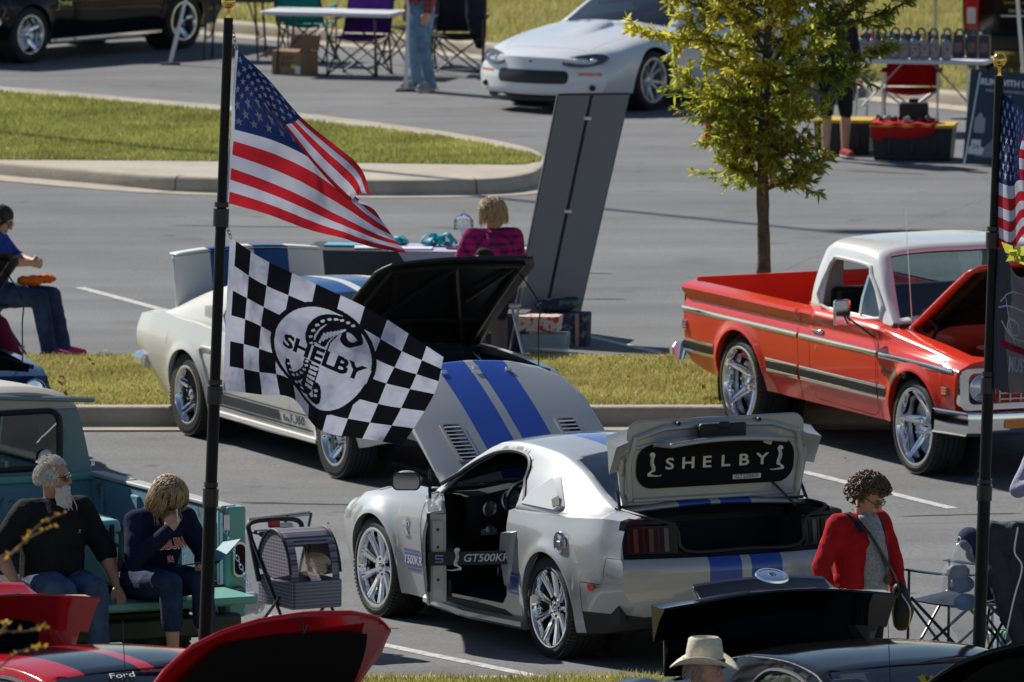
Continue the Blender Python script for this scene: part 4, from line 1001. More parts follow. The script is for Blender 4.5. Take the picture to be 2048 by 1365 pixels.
    bmo(gm, 'roof', top, car, gap=0, thick=.015, sm=50); bmo(wsb, 'windscreen', GLASS, car, gap=0); bmo(rwb, 'rear_window', GLASSD, car, gap=0)
    for k in sb: bmo(k, 'side_window', GLASS, car, gap=.001)
    for sg in (1, -1):
        b = B(); b.tube([(x, sg * (gh_y(gs, x, z) + .002), z) for x, z in [(p.x, p.y) for p in crom([V((x, z, 0)) for x, z in sw], 2, True)]], .011, 6, closed=True); b.obj('window_trim', CHROME, car)
        for i in range(5): b = B(); b.box((.38 - .05 * i, sg * (gh_y(gs, .38 - .05 * i, 1.0) + .004), 1.0), (.03, .02, .16 - .018 * i), None); b.obj('quarter_vent', paint, car, 0)
        b = B(); cv = crom([V((.62, 0, .74)), V((.30, 0, .73)), V((.36, 0, .60)), V((.42, 0, .44))], 5); b.tube([(p.x, sg * (loft_y(S5, p.x, p.z) + .004), p.z) for p in cv], .012, 6); b.obj('side_scoop_crease', paint, car)
    hg = (2.05, 0, .93); ho = bmo(hb, 'hood', top, car, org=hg, rot=(0, R(-hood), 0), thick=.02, inner=mat('hood_under_black', (.012, .012, .013), .45))
    if hood:
        um = MATS['hood_under_black']
        for (a, c) in (((.05, -.6), (1.3, -.55)), ((.05, .6), (1.3, .55)), ((.1, -.5), (1.25, 0)), ((.1, .5), (1.25, 0)), ((1.28, -.55), (1.28, .55)), ((.4, -.5), (.4, .5)), ((.7, -.3), (1.25, -.5)), ((.7, .3), (1.25, .5))):
            b = B(); n = 8; b.tube([(a[0] + (c[0] - a[0]) * i / n, a[1] + (c[1] - a[1]) * i / n, -.05 - .07 * ((a[0] + (c[0] - a[0]) * i / n) / 1.4)**2 - .02 * ((a[1] + (c[1] - a[1]) * i / n) / .6)**2) for i in range(n + 1)], .028, 6, flat=.6); b.obj('hood_brace', um, ho)
        b = B(); q = [(3.3, .62, .85), (3.27, .63, 1.15), (3.29, .62, 1.35), (2.05 + 1.25 * math.cos(R(hood)) - .1, .60, .93 + 1.2 * math.sin(R(hood)) - .1)]; b.tube(crom(q, 4), .006, 5); b.obj('hood_prop', BLACKM, car)
        b = B(); b.box((2.65, 0, .55), (.62, .34, .3)); b.ell((2.7, 0, .8), (.24, .24, .06), 20); b.box((3.2, 0, .62), (.05, .62, .36)); b.obj('engine', mat('engine_blue', (.03, .06, .12), .4, .2), car, 30)
        b = B(); b.lathe([(.2, 0), (.21, .02), (.21, .05), (.1, .07), (0, .08)], 24, T(2.62, 0, .80)); b.obj('air_cleaner', CHROME, car)
        b = B(); b.box((3.05, -.42, .62), (.26, .18, .2)); b.obj('battery', BLACKP, car, bev=.01)
        for sg in (1, -1): b = B(); b.tube([(2.08, sg * .55, .9), (2.65, sg * .45, .82)], .014, 6); b.obj('strut_brace', STEEL, car)
        for sg in (1, -1): b = B(); b.tube([(2.06, sg * .62, .91), (2.12, sg * .62, 1.02), (2.2, sg * .62, 1.03)], .012, 5); b.obj('hood_hinge', BLACKM, car)
    b = B(); b.box((2.8, 0, .42), (1.3, 1.2, .2))
    for sg in (1, -1): b.box((2.75, sg * .68, .66), (1.2, .03, .36))
    b.obj('engine_bay', mat('bay_black', (.01, .012, .016), .5), car, 0)
    lg = (-.60, 0, .94); ld = bmo(db, 'trunk_lid', top, car, org=lg, rot=(0, R(trunk), 0), thick=.02, inner=paint)
    if trunk:
        b = B(); b.box((-.83, 0, .55), (.42, 1.2, .02)); b.obj('trunk_floor', DARKIN, car, 0)
        # the lid turns down at its trailing edge
        b = B(); b.sheet([[(-.455 + .10 * y * y, y, -.03 - .03 * abs(y)**2) for y in np.linspace(-.655, .655, 13)], [(-.475 + .10 * y * y, y, -.15 - .02 * y * y) for y in np.linspace(-.64, .64, 13)]]); b.obj('lid_return', top, ld, sol=.01)
    # bumpers, lamps, sill, exhaust
    for x, sg, z in ((-1.10, -1, .50), (3.60, 1, .50)):
        b = B(); pts = crom([(x - sg * .30, -.84, z), (x - sg * .08, -.80, z), (x, -.5, z), (x + sg * .03, 0, z), (x, .5, z), (x - sg * .08, .80, z), (x - sg * .30, .84, z)], 5); b.tube(pts, .05, 8, flat=1.2); b.obj('bumper', CHROME, car)
    for sg in (1, -1):
        b = B(); b.lathe([(.085, 0), (.1, .04), (.09, .05), (.08, .03), (.0, .045)], 20, T(3.50, sg * .62, .66) @ MX.Rotation(R(90), 4, 'Y')); b.obj('headlamp', CHROME, car)
        for i in range(3): b = B(); b.prism(rrect(-.02, -.075, .02, .075, .015), .02, T(-1.045, sg * (.52 + .06 * i), .70) @ MX.Rotation(R(-90), 4, 'Y') @ MX.Rotation(R(90), 4, 'Z')); b.obj('tail_lamp', mat('lamp_red', (.09, .006, .008), .12, 0, 1), car)
        b = B(); b.tube([(2.36, sg * .80, .235), (.38, sg * .80, .235)], .03, 6); b.obj('sill', CHROME if chrome_trim else paint, car)
        b = B(); b.tube([(2.3, sg * .62, .2), (.4, sg * .62, .18)], .03, 8); b.obj('exhaust_pipe', STEEL, car)
    b = B(); b.box((3.5, 0, .62), (.06, 1.0, .2)); b.obj('grille', BLACKP, car)
    if stripe_side:
        for sg in (1, -1):
            for (z0, z1) in ((.325, .40), (.298, .310), (.415, .425)):
                for (x0, x1) in ((.37, 1.93 if not letters else 2.36), ):
                    if letters and z0 == .325: x1 = 1.72
                    b = B(); b.sheet([[(x, sg * (loft_y(S5, x, z) + .004), z) for x in np.linspace(x0, x1, 16)] for z in np.linspace(z0, z1, 3)]); s_ = b.obj('side_stripe', stripe_side, car, 60)
            if letters: text('lettering', 'G.T.350', stripe_side, car, MX.Translation((1.98, sg * (loft_y(S5, 2.0, .36) + .005), .362)) @ MX.Rotation(R(180) if sg > 0 else 0, 4, 'Z') @ MX.Rotation(R(90), 4, 'X'), .095, 1.25, 0, .001, .001)
    steering(car, 1.42, .36, .80, 22, .19); sm = mat('black_vinyl', (.015, .015, .016), .45); seat(car, .85, .36, sm, .2, False); seat(car, .85, -.36, sm, .2, False)
    b = B(); b.box((1.85, 0, .82), (.2, 1.4, .14)); b.obj('dashboard', BLACKP, car, bev=.03)
    for x in (0, 2.743):
        for sg in (1, -1):
            liner(car, x, sg * .50 if sg > 0 else -.80, .37, .30); put_wheel(car, x, sg * .735, sg, rot=.5 + x, R_=.325, rim=.222, wd=.23, style=wheels, lipm=rimmat, spm=rimmat)
    return car
CREAM = mat('wimbledon_white_paint', (.70, .69, .63), .30, 0, 1)
CREAMS = mat('white_paint_blue_stripes', (.70, .69, .63), .22, 0, 0, spec=.3, stripe=[(.04, .34, (.012, .07, .22))])
BACK = math.atan2(-.9, .44)
white = fastback('white_fastback', 'white fastback with blue racing stripes parked beyond the checkered flag', (0, 0, 0), BACK, CREAM, CREAMS, hood=38, trunk=84, stripe_side=mat('charcoal_stripe', (.05, .055, .065), .5), letters=True)
place(white, 372, 873, 0, -.85)
NAVY = mat('blue_paint', (.012, .07, .20), .25, .2, 1)
blue = fastback('blue_fastback', 'blue car with raised hood behind the turquoise pickup cab', (0, 0, 0), BACK, NAVY, NAVY, hood=38, trunk=0)
place(blue, 372 - 1000, 873 - 8, 0, -.85)
BLK = mat('black_paint', (.005, .005, .006), .07, 0, 0, spec=.45)
blk = fastback('black_coupe', 'black classic car with chrome wheels parked beyond the island lawn', (0, 0, 0), math.atan2(-.79, -.62), BLK, BLK, chrome_trim=True)
place(blk, 362, 98, 0, .80)
b = B(); b.box((0, 0, 0), (.14, .004, .05)); 
cobra(blk, MX.Translation((2.28, .868, .60)) @ MX.Rotation(R(180), 4, 'Z') @ MX.Rotation(R(90), 4, 'X'), CHROME, BLACKM, .12, 'fender_badge')
text('lettering', 'Mustang', CHROME, blk, MX.Translation((2.16, .868, .665)) @ MX.Rotation(R(180), 4, 'Z') @ MX.Rotation(R(90), 4, 'X'), .07, 1, .2)
# ---------------------------------------------------------------- red and black pony coupes of the near row
REDP = mat('red_paint', (.42, .008, .014), .1, 0, 0); REDS = mat('red_paint_black_stripes', (.42, .008, .014), .1, 0, 0, stripe=[(.05, .40, (.004, .004, .005))])
red = pony('red_coupe', 'red coupe with wide black stripes, hood and trunk raised', (0, 0, 0), math.atan2(-.83, .56), REDP, REDP, hood=47, trunk=106, full=False, stripes_m=REDS)
blackp = pony('black_pony_coupe', 'glossy black coupe with raised trunk in front of the silver car', (0, 0, 0), BACK, BLK, BLK, hood=40, trunk=107, full=False)
place(red, 222, 1790, 1.0, 0); place(blackp, 1778, 1778, 1.0, 0)
text('lettering', 'Ford', mat('white_print', (.75, .75, .75), .5), red, MX.Translation((1.47, -.22, 1.328)) @ MX.Rotation(R(90), 4, 'Z') @ MX.Rotation(R(24), 4, 'X'), .075, 1.2, .3)
for c_, x0 in ((red, 1.0), (blackp, 1.02)):
    b = B(); b.tube([(2.2, -.62, .93), (2.15, -.63, 1.75)], [.004, .002], 5); b.obj('antenna', BLACKM, c_)
# flag decal on the black car's quarter window
b = B(); flg = mat('decal_white', (.6, .62, .66), .4)
for i in range(5):
    b.box((.52 - .1 * 0, -.80, 1.0 + .035 * i), (.30 - .02 * i, .004, .016))
b.obj('flag_decal', flg, blackp, 0, Tm=T(-.08, .075, .02, R(24)))
# ---------------------------------------------------------------- orange-red short bed pickup
ORED = mat('orange_red_paint', (.72, .045, .02), .2, 0, .45); TWHITE = mat('cab_white_paint', (.72, .72, .69), .25, 0, 1)
BEDRED = ORED
def strip(name, par, secs, sg, x0, x1, z0, z1, m, off=.004, n=20):
    b = B(); zz = [z0, (z0 + z1) / 2, z1]
    b.sheet([[(x, sg * (loft_y(secs, x, z) + off + (.004 if z == zz[1] else 0)), z) for x in np.linspace(x0, x1, n)] for z in zz]); return b.obj(name, m, par, 60)
def pickup_red():
    car = thing('red_pickup', 'orange-red short bed pickup with white cab roof and raised hood', 'pickup', (0, 0, 0), BACK)
    SC = {-1.02: [(.88, .42), (.955, .56), (.975, .85), (.95, .94), (.925, 1.08), (0, 1.085)],
          -.6: [(.91, .38), (.965, .56), (.985, .86), (.955, .95), (.925, 1.085), (0, 1.09)],
          1.0: [(.92, .35), (.97, .56), (.985, .86), (.955, .95), (.92, 1.09), (0, 1.10)],
          1.06: [(.92, .35), (.97, .56), (.985, .86), (.955, .95), (.905, 1.10), (0, 1.12)],
          2.2: [(.92, .35), (.97, .56), (.985, .86), (.955, .95), (.89, 1.10), (0, 1.13)],
          2.5: [(.92, .35), (.97, .56), (.985, .86), (.95, .95), (.83, 1.06), (0, 1.12)],
          3.2: [(.92, .36), (.97, .56), (.985, .85), (.945, .925), (.80, .99), (0, 1.05)],
          3.58: [(.84, .42), (.95, .58), (.965, .83), (.92, .885), (.74, .94), (0, .98)]}
    ends = lambda x, y, z: sstep(3.2, 3.58, x) * (.06 * sstep(.5, .9, z) - .06 * y * y) + (1 - sstep(-1.02, -.7, x)) * .05 * y * y
    bm = loft(SC, (6, 6, 5, 5, 6), .07, [(0, .37, .425), (2.92, .37, .425)], .06, ends, flare=(.022, .06), sharp=(3,))
    take_g(bm, [(-.96, -.87), (-.96, .87), (.98, .87), (.98, -.87)], lambda c: c.z > 1.03)
    take_g(bm, [(1.1, -.85), (1.1, .85), (2.42, .80), (2.42, -.80)], lambda c: c.z > 1.03)
    hb = panel(bm, [(2.47, -.80), (3.45, -.76), (3.54, -.68), (3.54, .68), (3.45, .76), (2.47, .80)], 'xy', lambda c: c.z > .93)
    bed = take(bm, lambda c: c.x < 1.03); gp = [(1.22, 1.2), (1.20, .5), (1.24, .39), (2.2, .37), (2.30, .42), (2.32, 1.2)]
    drs = [panel(bm, gp, 'xz', lambda c, sg=sg: c.y * sg > .5 and c.z < 1.12) for sg in (1, -1)]
    bmo(bed, 'bed', ORED, car, gap=.006); fr = take(bm, lambda c: c.x > 2.35)
    bmo(bm, 'cab', ORED, car, gap=.003); bmo(fr, 'front_fenders', ORED, car, gap=.003)
    for d_, sg in zip(drs, (1, -1)):
        o = bmo(d_, 'door', ORED, car); b = B(); b.box((1.33, sg * .975, .93), (.17, .03, .03)); b.obj('handle', CHROME, o, bev=.01)
        b = B(); b.lathe([(.018, 0), (.018, .012), (0, .014)], 10, T(1.32, sg * .975, .80) @ MX.Rotation(R(-90 * sg), 4, 'X')); b.obj('lock', CHROME, o)
        b = B(); b.prism(rrect(-.07, -.10, .07, .10, .02), .04, T(2.02, sg * 1.14, 1.16) @ MX(((0, 0, 1, 0), (1, 0, 0, 0), (0, 1, 0, 0), (0, 0, 0, 1)))); mi = b.obj('mirror', CHROME, o, 30, bev=.01)
        b = B(); b.tube([(2.24, sg * .96, .98), (2.08, sg * 1.12, 1.13)], .008, 6); b.tube([(2.15, sg * .95, 1.0), (2.07, sg * 1.1, 1.12)], .006, 6); b.obj('mirror_arm', BLACKM, o)
    # bed box
    b = B(); L0, L1 = -.98, .99
    b.box(((L0 + L1) / 2, 0, .56), (L1 - L0, 1.7, .03))
    for sg in (1, -1): b.box(((L0 + L1) / 2, sg * .862, .82), (L1 - L0, .03, .52)); b.box((0, sg * .74, .68), (.95, .22, .22))
    b.box((.975, 0, .84), (.03, 1.72, .56)); b.box((-.985, 0, .84), (.04, 1.70, .54)); b.obj('bed_box', BEDRED, car, 0, bev=.008)
    for i in range(5): b = B(); b.box((.957, -.64 + .32 * i, .84), (.02, .2, .36)); b.obj('bulkhead_panel', BEDRED, car, bev=.015)
    for sg in (1, -1):
        for i in range(3): b = B(); b.box((-.62 + .62 * i, sg * .845, .86), (.4, .016, .28)); b.obj('bed_side_panel', BEDRED, car, bev=.012)
    # cab top
    gs = {1.06: [(.90, 1.08), (.87, 1.25), (.795, 1.46), (.70, 1.585), (.4, 1.625), (0, 1.63)],
          1.16: [(.905, 1.08), (.875, 1.26), (.80, 1.49), (.705, 1.615), (.4, 1.65), (0, 1.655)],
          1.55: [(.905, 1.08), (.875, 1.26), (.80, 1.50), (.70, 1.622), (.4, 1.66), (0, 1.665)],
          1.86: [(.90, 1.085), (.87, 1.26), (.79, 1.48), (.69, 1.60), (.4, 1.64), (0, 1.645)],
          2.0: [(.90, 1.085), (.87, 1.21), (.81, 1.40), (.72, 1.50), (.4, 1.53), (0, 1.54)],
          2.25: [(.895, 1.085), (.88, 1.14), (.85, 1.22), (.78, 1.27), (.4, 1.29), (0, 1.295)],
          2.46: [(.89, 1.08), (.885, 1.09), (.875, 1.10), (.82, 1.105), (.4, 1.115), (0, 1.12)]}
    gm = loft(gs, (4, 5, 5, 4, 5), .045, ends=lambda x, y, z: -.10 * y * y * sstep(1.7, 2.46, x), cap=(True, False))
    ws = panel(gm, [(1.93, -.66), (2.36, -.80), (2.40, 0), (2.36, .80), (1.93, .66), (1.945, 0)], 'xy', lambda c: c.z > 1.11 and abs(c.y) < .82)
    rw = panel(gm, rrect(-.62, 1.17, .62, 1.50, .06), 'yz', lambda c: c.x < 1.1)
    sw = [(1.24, 1.12), (1.24, 1.40), (1.27, 1.47), (1.34, 1.50), (1.80, 1.49), (1.90, 1.43), (2.20, 1.12)]
    sb = [panel(gm, sw, 'xz', lambda c, sg=sg: c.y * sg > .6) for sg in (1, -1)]
    bmo(gm, 'cab_roof', TWHITE, car, gap=0, thick=.02, sm=50); bmo(ws, 'windscreen', GLASS, car, gap=0); bmo(rw, 'rear_window', GLASS, car, gap=0)
    for k in sb: take(k, lambda c: c.x < 1.86); bmo(k, 'vent_window', GLASSD, car, gap=0)
    for sg in (1, -1):
        b = B(); b.tube([(x, sg * (gh_y(gs, x, z) + .003), z) for x, z in [(p.x, p.y) for p in crom([V((x, z, 0)) for x, z in sw], 3, True)]], .016, 6, closed=True); b.obj('window_frame', TWHITE, car)
        b = B(); b.tube([(1.88, sg * (gh_y(gs, 1.88, z) + .0), z) for z in (1.12, 1.25, 1.42)], .012, 6); b.obj('window_post', CHROME, car)
        strip('belt_trim', car, SC, sg, -1.0, .995, .845, .885, CHROME); strip('belt_trim', car, SC, sg, 1.04, 2.32, .845, .885, CHROME); strip('belt_trim', car, SC, sg, 2.36, 3.52, .84, .88, CHROME)
        for (x0, x1) in ((-1.0, -.45), (.46, .995), (1.04, 2.32), (2.345, 2.47)):
            strip('lower_trim', car, SC, sg, x0, x1, .54, .605, mat('trim_black', (.01, .01, .011), .4), .006); strip('trim_edge', car, SC, sg, x0, x1, .605, .627, CHROME, .007); strip('trim_edge', car, SC, sg, x0, x1, .515, .54, CHROME, .007)
        for (x, z, m_, w_) in ((3.42, .70, mat('amber_lens', (.75, .22, .02), .2, 0, 1), .09), (-.94, .735, mat('marker_red', (.28, .015, .015), .2, 0, 1), .07)):
            b = B(); b.prism(rrect(-w_ / 2, -.04, w_ / 2, .04, .01), .012); mk = b.obj('side_marker', CHROME, car, 30, Tm=T(x, sg * (loft_y(SC, x, z) + (0 if sg > 0 else 0)), z) @ MX.Rotation(R(-90 * sg), 4, 'X'))
            for i in (-1, 0, 1): b = B(); b.box((0, i * .022, .014), (w_ * .8, .015, .006)); b.obj('lens_bar', m_, mk, 0)
    text('lettering', 'Cheyenne', CHROME, car, MX.Translation((2.55, -.985, .745)) @ MX.Rotation(R(90), 4, 'X'), .075, 1, .25, .004)
    text('lettering', '10', CHROME, car, MX.Translation((2.76, -.985, .745)) @ MX.Rotation(R(90), 4, 'X'), .075, 1, .25, .004)
    # hood raised
    um = mat('hood_under_dark', (.012, .010, .010), .4); ho = bmo(hb, 'hood', ORED, car, org=(2.47, 0, 1.10), rot=(0, R(-38), 0), thick=.03, inner=ORED)
    b = B(); b.sheet([[(x, y, -.075 - .09 * (x / 1.05)**2 - .04 * (y / .7)**2 + .02) for y in np.linspace(-.7, .7, 9)] for x in np.linspace(.05, 1.0, 8)]); b.obj('hood_lining', um, ho)
    for (a, c) in (((.05, -.68), (1.0, -.62)), ((.05, .68), (1.0, .62)), ((.05, -.6), (.95, 0)), ((.05, .6), (.95, 0))): b = B(); b.tube([(a[0], a[1], -.09), (c[0], c[1], -.17)], .03, 6); b.obj('hood_brace', um, ho)
    # engine bay
    b = B(); b.box((3.0, 0, .5), (1.1, 1.4, .2)); b.box((2.5, 0, .8), (.04, 1.5, .55)); b.obj('engine_bay', BEDRED, car, 0)
    b = B(); b.box((2.9, 0, .74), (.6, .45, .3)); b.lathe([(.18, 0), (.19, .03), (.19, .07), (.08, .09), (0, .1)], 24, T(2.92, 0, .9)); b.obj('engine', mat('engine_dark', (.03, .03, .035), .35, .5), car)
    for y in (-.25, .25): b = B(); b.box((2.92, y, .90), (.5, .12, .07)); b.obj('valve_cover', CHROME, car, bev=.02)
    b = B(); b.box((3.42, 0, .8), (.06, 1.0, .3)); b.obj('radiator', BLACKP, car)
    for sg in (1, -1): b = B(); b.tube([(2.49, sg * .74, 1.08), (2.6, sg * .72, 1.22), (2.78, sg * .70, 1.1), (2.7, sg * .72, .95)], .016, 6); b.obj('hood_hinge', BLACKM, car)
    # nose: bezel, grille, lamps, bumper
    M2 = MX(((0, 0, 1, 0), (1, 0, 0, 0), (0, 1, 0, 0), (0, 0, 0, 1)))
    o = rrect(-.95, .565, .95, .885, .07); i_ = rrect(-.89, .61, .89, .85, .05); k = len(o); b = B()
    b.add([(3.60 - .05 * y * y, y, z) for y, z in o] + [(3.66 - .05 * y * y, y, z) for y, z in o] + [(3.66 - .05 * y * y, y * .985, z) for y, z in i_] + [(3.58 - .05 * y * y, y, z) for y, z in i_], [(q * k + j, q * k + (j + 1) % k, (q + 1) * k + (j + 1) % k, (q + 1) * k + j) for q in range(3) for j in range(k)]); b.obj('grille_surround', CHROME, car)
    b = B(); b.add([(3.575 - .05 * y * y, y, z) for y, z in i_], [tuple(range(k))]); b.obj('grille_back', BLACKP, car, 0)
    for i in range(14): b = B(); b.box((3.60, -.60 + 1.2 * i / 13, .73), (.012, .01, .22)); b.obj('grille_bar', STEEL, car, 0)
    for i in range(5): b = B(); b.box((3.606, 0, .64 + .045 * i), (.012, 1.2, .009)); b.obj('grille_bar', STEEL, car, 0)
    for sg in (1, -1):
        b = B(); b.prism(rrect(-.125, -.115, .125, .115, .02), .02, T(3.565, sg * .755, .73) @ M2); hl = b.obj('headlamp_bezel', BLACKP, car)
        b = B(); b.lathe([(.10, .02), (.105, .035), (.092, .04), (.088, .03), (.06, .045), (0, .052)], 24, T(3.565, sg * .755, .73) @ MX.Rotation(R(90), 4, 'Y')); b.obj('headlamp', mat('headlamp_glass', (.55, .57, .6), .05, .6, 1), hl)
    b = B(); rows = []
    for y in np.linspace(-1.0, 1.0, 25):
        x = 3.78 - .10 * y * y - .35 * max(0, abs(y) - .9) * 4 - .25 * sstep(.93, 1.0, abs(y)); rows.append([(x - .03, y, .555), (x + .01, y, .545), (x + .02, y, .49), (x + .005, y, .40), (x - .03, y, .37), (x - .05, y, .45)])
    b.sheet(rows, True); bp_ = b.obj('front_bumper', CHROME, car, 30)
    for sg in (1, -1): b = B(); b.prism(rrect(-.12, -.035, .12, .035, .01), .02, T(3.775 - .015, sg * .52, .47) @ M2); b.obj('turn_lamp', MATS['amber_lens'], bp_)
    b = B(); pts = [(-1.0, -.98, .52), (-1.10, -.9, .50), (-1.12, 0, .50), (-1.10, .9, .50), (-1.0, .98, .52)]; b.tube(crom(pts, 6), .065, 8, flat=1.2); b.obj('rear_bumper', CHROME, car)
    for sg in (1, -1): b = B(); b.box((-1.04, sg * .88, .82), (.03, .1, .3)); b.obj('tail_lamp', MATS['lamp_red'], car, bev=.01)
    # interior
    sm = mat('black_vinyl', (.015, .015, .016), .45); b = B(); b.box((1.35, 0, .62), (.5, 1.5, .2)); b.box((1.16, 0, .95), (.14, 1.5, .6)); b.obj('bench_seat', sm, car, bev=.04)
    b = B(); b.box((2.3, 0, 1.02), (.2, 1.6, .16)); b.obj('dashboard', BLACKP, car, bev=.03); steering(car, 1.85, .42, 1.05, 35, .2)
    b = B(); b.box((1.7, 0, .45), (1.3, 1.75, .04)); b.box((2.42, 0, .8), (.04, 1.7, .6)); b.obj('cab_floor', DARKIN, car, 0)
    b = B(); b.tube([(2.52, -.78, 1.08), (2.42, -.80, 2.0)], [.004, .002], 5); b.lathe([(.03, 0), (.015, .03), (0, .04)], 10, T(2.52, -.78, 1.06)); b.obj('antenna', CHROME, car)
    for x in (0, 2.92):
        for sg in (1, -1):
            liner(car, x, sg * .60 if sg > 0 else -.94, .44, .34); put_wheel(car, x, sg * .835, sg, rot=.3 + x, R_=.365, rim=.29, wd=.27, style='fork5')
    return car
truck = pickup_red(); place(truck, 1478, 860, 0, -.97, 2.92)
# ---------------------------------------------------------------- turquoise old pickup with its tailgate down
TURQ = mat('faded_turquoise', (.10, .33, .31), .5, 0, .25, dirt=((.16, .08, .045), .62, .70), vscale=5, bump=.15, bscale=40)
TURQB = mat('faded_blue_bed', (.13, .26, .33), .6, dirt=((.13, .065, .035), .56, .64), vscale=6, bump=.2, bscale=40)
TURQL = mat('light_turquoise', (.17, .42, .36), .45, 0, .3, dirt=((.2, .12, .07), .66, .74), vscale=4)
CABW = mat('chalky_cab_paint', (.17, .24, .25), .6, dirt=((.18, .11, .07), .62, .70), vscale=3.5)
def pickup_turq():
    # local origin: right rear ground corner; x forward, y left
    car = thing('turquoise_pickup', 'weathered turquoise pickup with lowered tailgate and two people sitting on it', 'pickup', (0, 0, 0), HEAD)
    Lb = 2.12; W = 1.78; zf = .72
    b = B(); b.box((Lb / 2, W / 2, zf - .03), (Lb, W, .05)); fl = b.obj('bed_floor', mat('bed_wood', (.05, .045, .04), .8, var=.3, vscale=3), car, 0)
    for i in range(8): b = B(); b.box((Lb / 2, .14 + i * .215, zf + .006), (Lb - .05, .19, .02)); b.obj('floor_plank', MATS['bed_wood'], fl, 0, bev=.004)
    for y0, sg in ((0, -1), (W, 1)):
        # outer skin: rounded slab side, inner wall, top rail
        b = B(); rows = []
        for x in np.linspace(-.02, Lb, 10):
            k = sstep(-.02, .12, x); rows.append([(x, y0 + sg * (-.02 + .05 * k), .46), (x, y0 + sg * .10 * k, .62), (x, y0 + sg * (.03 + .10 * k), .88), (x, y0 + sg * (.03 + .09 * k), 1.08), (x, y0 + sg * (.02 + .07 * k), 1.19), (x, y0 + sg * .03, 1.205)])
        b.sheet(rows); b.obj('bed_side', TURQ, car, 60, sol=.012)
        b = B(); b.box((Lb / 2, y0 - sg * .01, .95), (Lb, .02, .48)); iw = b.obj('inner_wall', TURQB, car, 0)
        for i in range(4): b = B(); b.box((.2 + .58 * i, y0 - sg * .03, .93), (.12, .03, .44)); b.obj('wall_rib', TURQB, iw, 0, bev=.01)
        b = B(); b.box((Lb / 2, y0 + sg * .025, 1.212), (Lb, .11, .03)); b.obj('bed_rail', mat('worn_rail', (.36, .38, .37), .6, dirt=((.18, .11, .07), .62, .70), vscale=3.5), car, 20, bev=.01)
        # tail post with lamp
        b = B(); b.prism([(-.06, -.07), (.06, -.09), (.09, .02), (.06, .09), (-.05, .06)], .72, T(.02, y0 + sg * .06, .50)); po = b.obj('tail_post', TURQL, car, 30, bev=.02)
        M3 = MX(((0, 0, -1, 0), (-1, 0, 0, 0), (0, 1, 0, 0), (0, 0, 0, 1)))
        b = B(); b.prism(rrect(-.045, -.115, .045, .115, .04), .02, T(-.05, y0 + sg * .07, .88) @ M3); tl = b.obj('tail_lamp_bezel', CHROME, po, 30)
        b = B(); b.prism(rrect(-.036, -.10, .036, .10, .034), .025, T(-.055, y0 + sg * .07, .88) @ M3); b.obj('tail_lamp', mat('lamp_red', (.09, .006, .008), .12, 0, 1), tl, 30, bev=.006)
        b = B(); b.lathe([(.045, 0), (.05, .02), (.04, .025), (0, .02)], 20, T(-.05, y0 + sg * .06, .66) @ MX.Rotation(R(-90), 4, 'Y')); b.obj('reverse_lamp', mat('dark_lens', (.02, .02, .022), .15, 0, 1), po)
    b = B(); b.box((Lb + .01, W / 2, .96), (.03, W, .5)); bh = b.obj('bulkhead', TURQB, car, 0)
    b = B(); b.box((Lb + .0, W / 2, 1.2), (.07, W + .1, .05)); b.obj('bulkhead_rail', TURQ, bh, 0, bev=.01)
    # tailgate lying open
    b = B(); b.box((-.26, W / 2, zf - .045), (.52, W - .02, .05)); tg = b.obj('tailgate', TURQL, car, 20, bev=.012)
    b = B(); b.box((-.26, W / 2, zf - .075), (.36, W - .3, .02)); b.obj('tailgate_panel', TURQ, tg)
    b = B(); b.tube([(-.02, .05, zf - .045), (-.02, W - .05, zf - .045)], .02, 8); b.obj('tailgate_hinge', STEEL, tg)
    for y0 in (.02, W - .02): chain('tailgate_chain', (-.03, y0, 1.08), (-.45, y0, zf + .0), car, CHROME, .05)
    b = B(); b.box((-.02, .0, 1.12), (.02, .05, .1)); b.obj('chain_bracket', CHROME, car)
    # rear bumper, frame, underside
    b = B(); b.box((-.10, W / 2, .47), (.10, W + .1, .14)); b.obj('rear_bumper', mat('dull_green_black', (.02, .035, .035), .4), car, bev=.02)
    b = B(); b.box((1.2, W / 2, .5), (2.6, 1.1, .14)); b.obj('chassis', DARKIN, car, 0)
    # cab
    cs = {Lb + .05: [(.90, 1.0), (.90, 1.2), (.84, 1.5), (.76, 1.68), (.5, 1.765), (0, 1.775)],
          Lb + .14: [(.93, 1.0), (.92, 1.2), (.86, 1.52), (.78, 1.71), (.5, 1.80), (0, 1.81)],
          Lb + .9: [(.94, 1.0), (.93, 1.2), (.86, 1.52), (.77, 1.70), (.5, 1.78), (0, 1.79)],
          Lb + 1.05: [(.94, 1.0), (.93, 1.2), (.88, 1.44), (.80, 1.58), (.5, 1.64), (0, 1.65)],
          Lb + 1.45: [(.92, 1.0), (.915, 1.05), (.90, 1.10), (.8, 1.13), (.5, 1.15), (0, 1.16)]}
    gm = loft(cs, (4, 5, 5, 4, 5), .06, cap=(True, False)); bmesh.ops.translate(gm, verts=gm.verts, vec=(0, W / 2, 0))
    rw = panel(gm, [(y + W / 2, z) for y, z in rrect(-.66, 1.27, .66, 1.63, .08)], 'yz', lambda c: c.x < Lb + .12)
    ws = panel(gm, [(Lb + .98, W / 2 - .68), (Lb + 1.38, W / 2 - .80), (Lb + 1.38, W / 2 + .80), (Lb + .98, W / 2 + .68)], 'xy', lambda c: c.z > 1.1)
    for sg in (1, -1): bmo(panel(gm, [(Lb + .25, 1.2), (Lb + .27, 1.55), (Lb + .88, 1.54), (Lb + 1.12, 1.2)], 'xz', lambda c, sg=sg: (c.y - W / 2) * sg > .6), 'side_window', GLASS, car, gap=0)
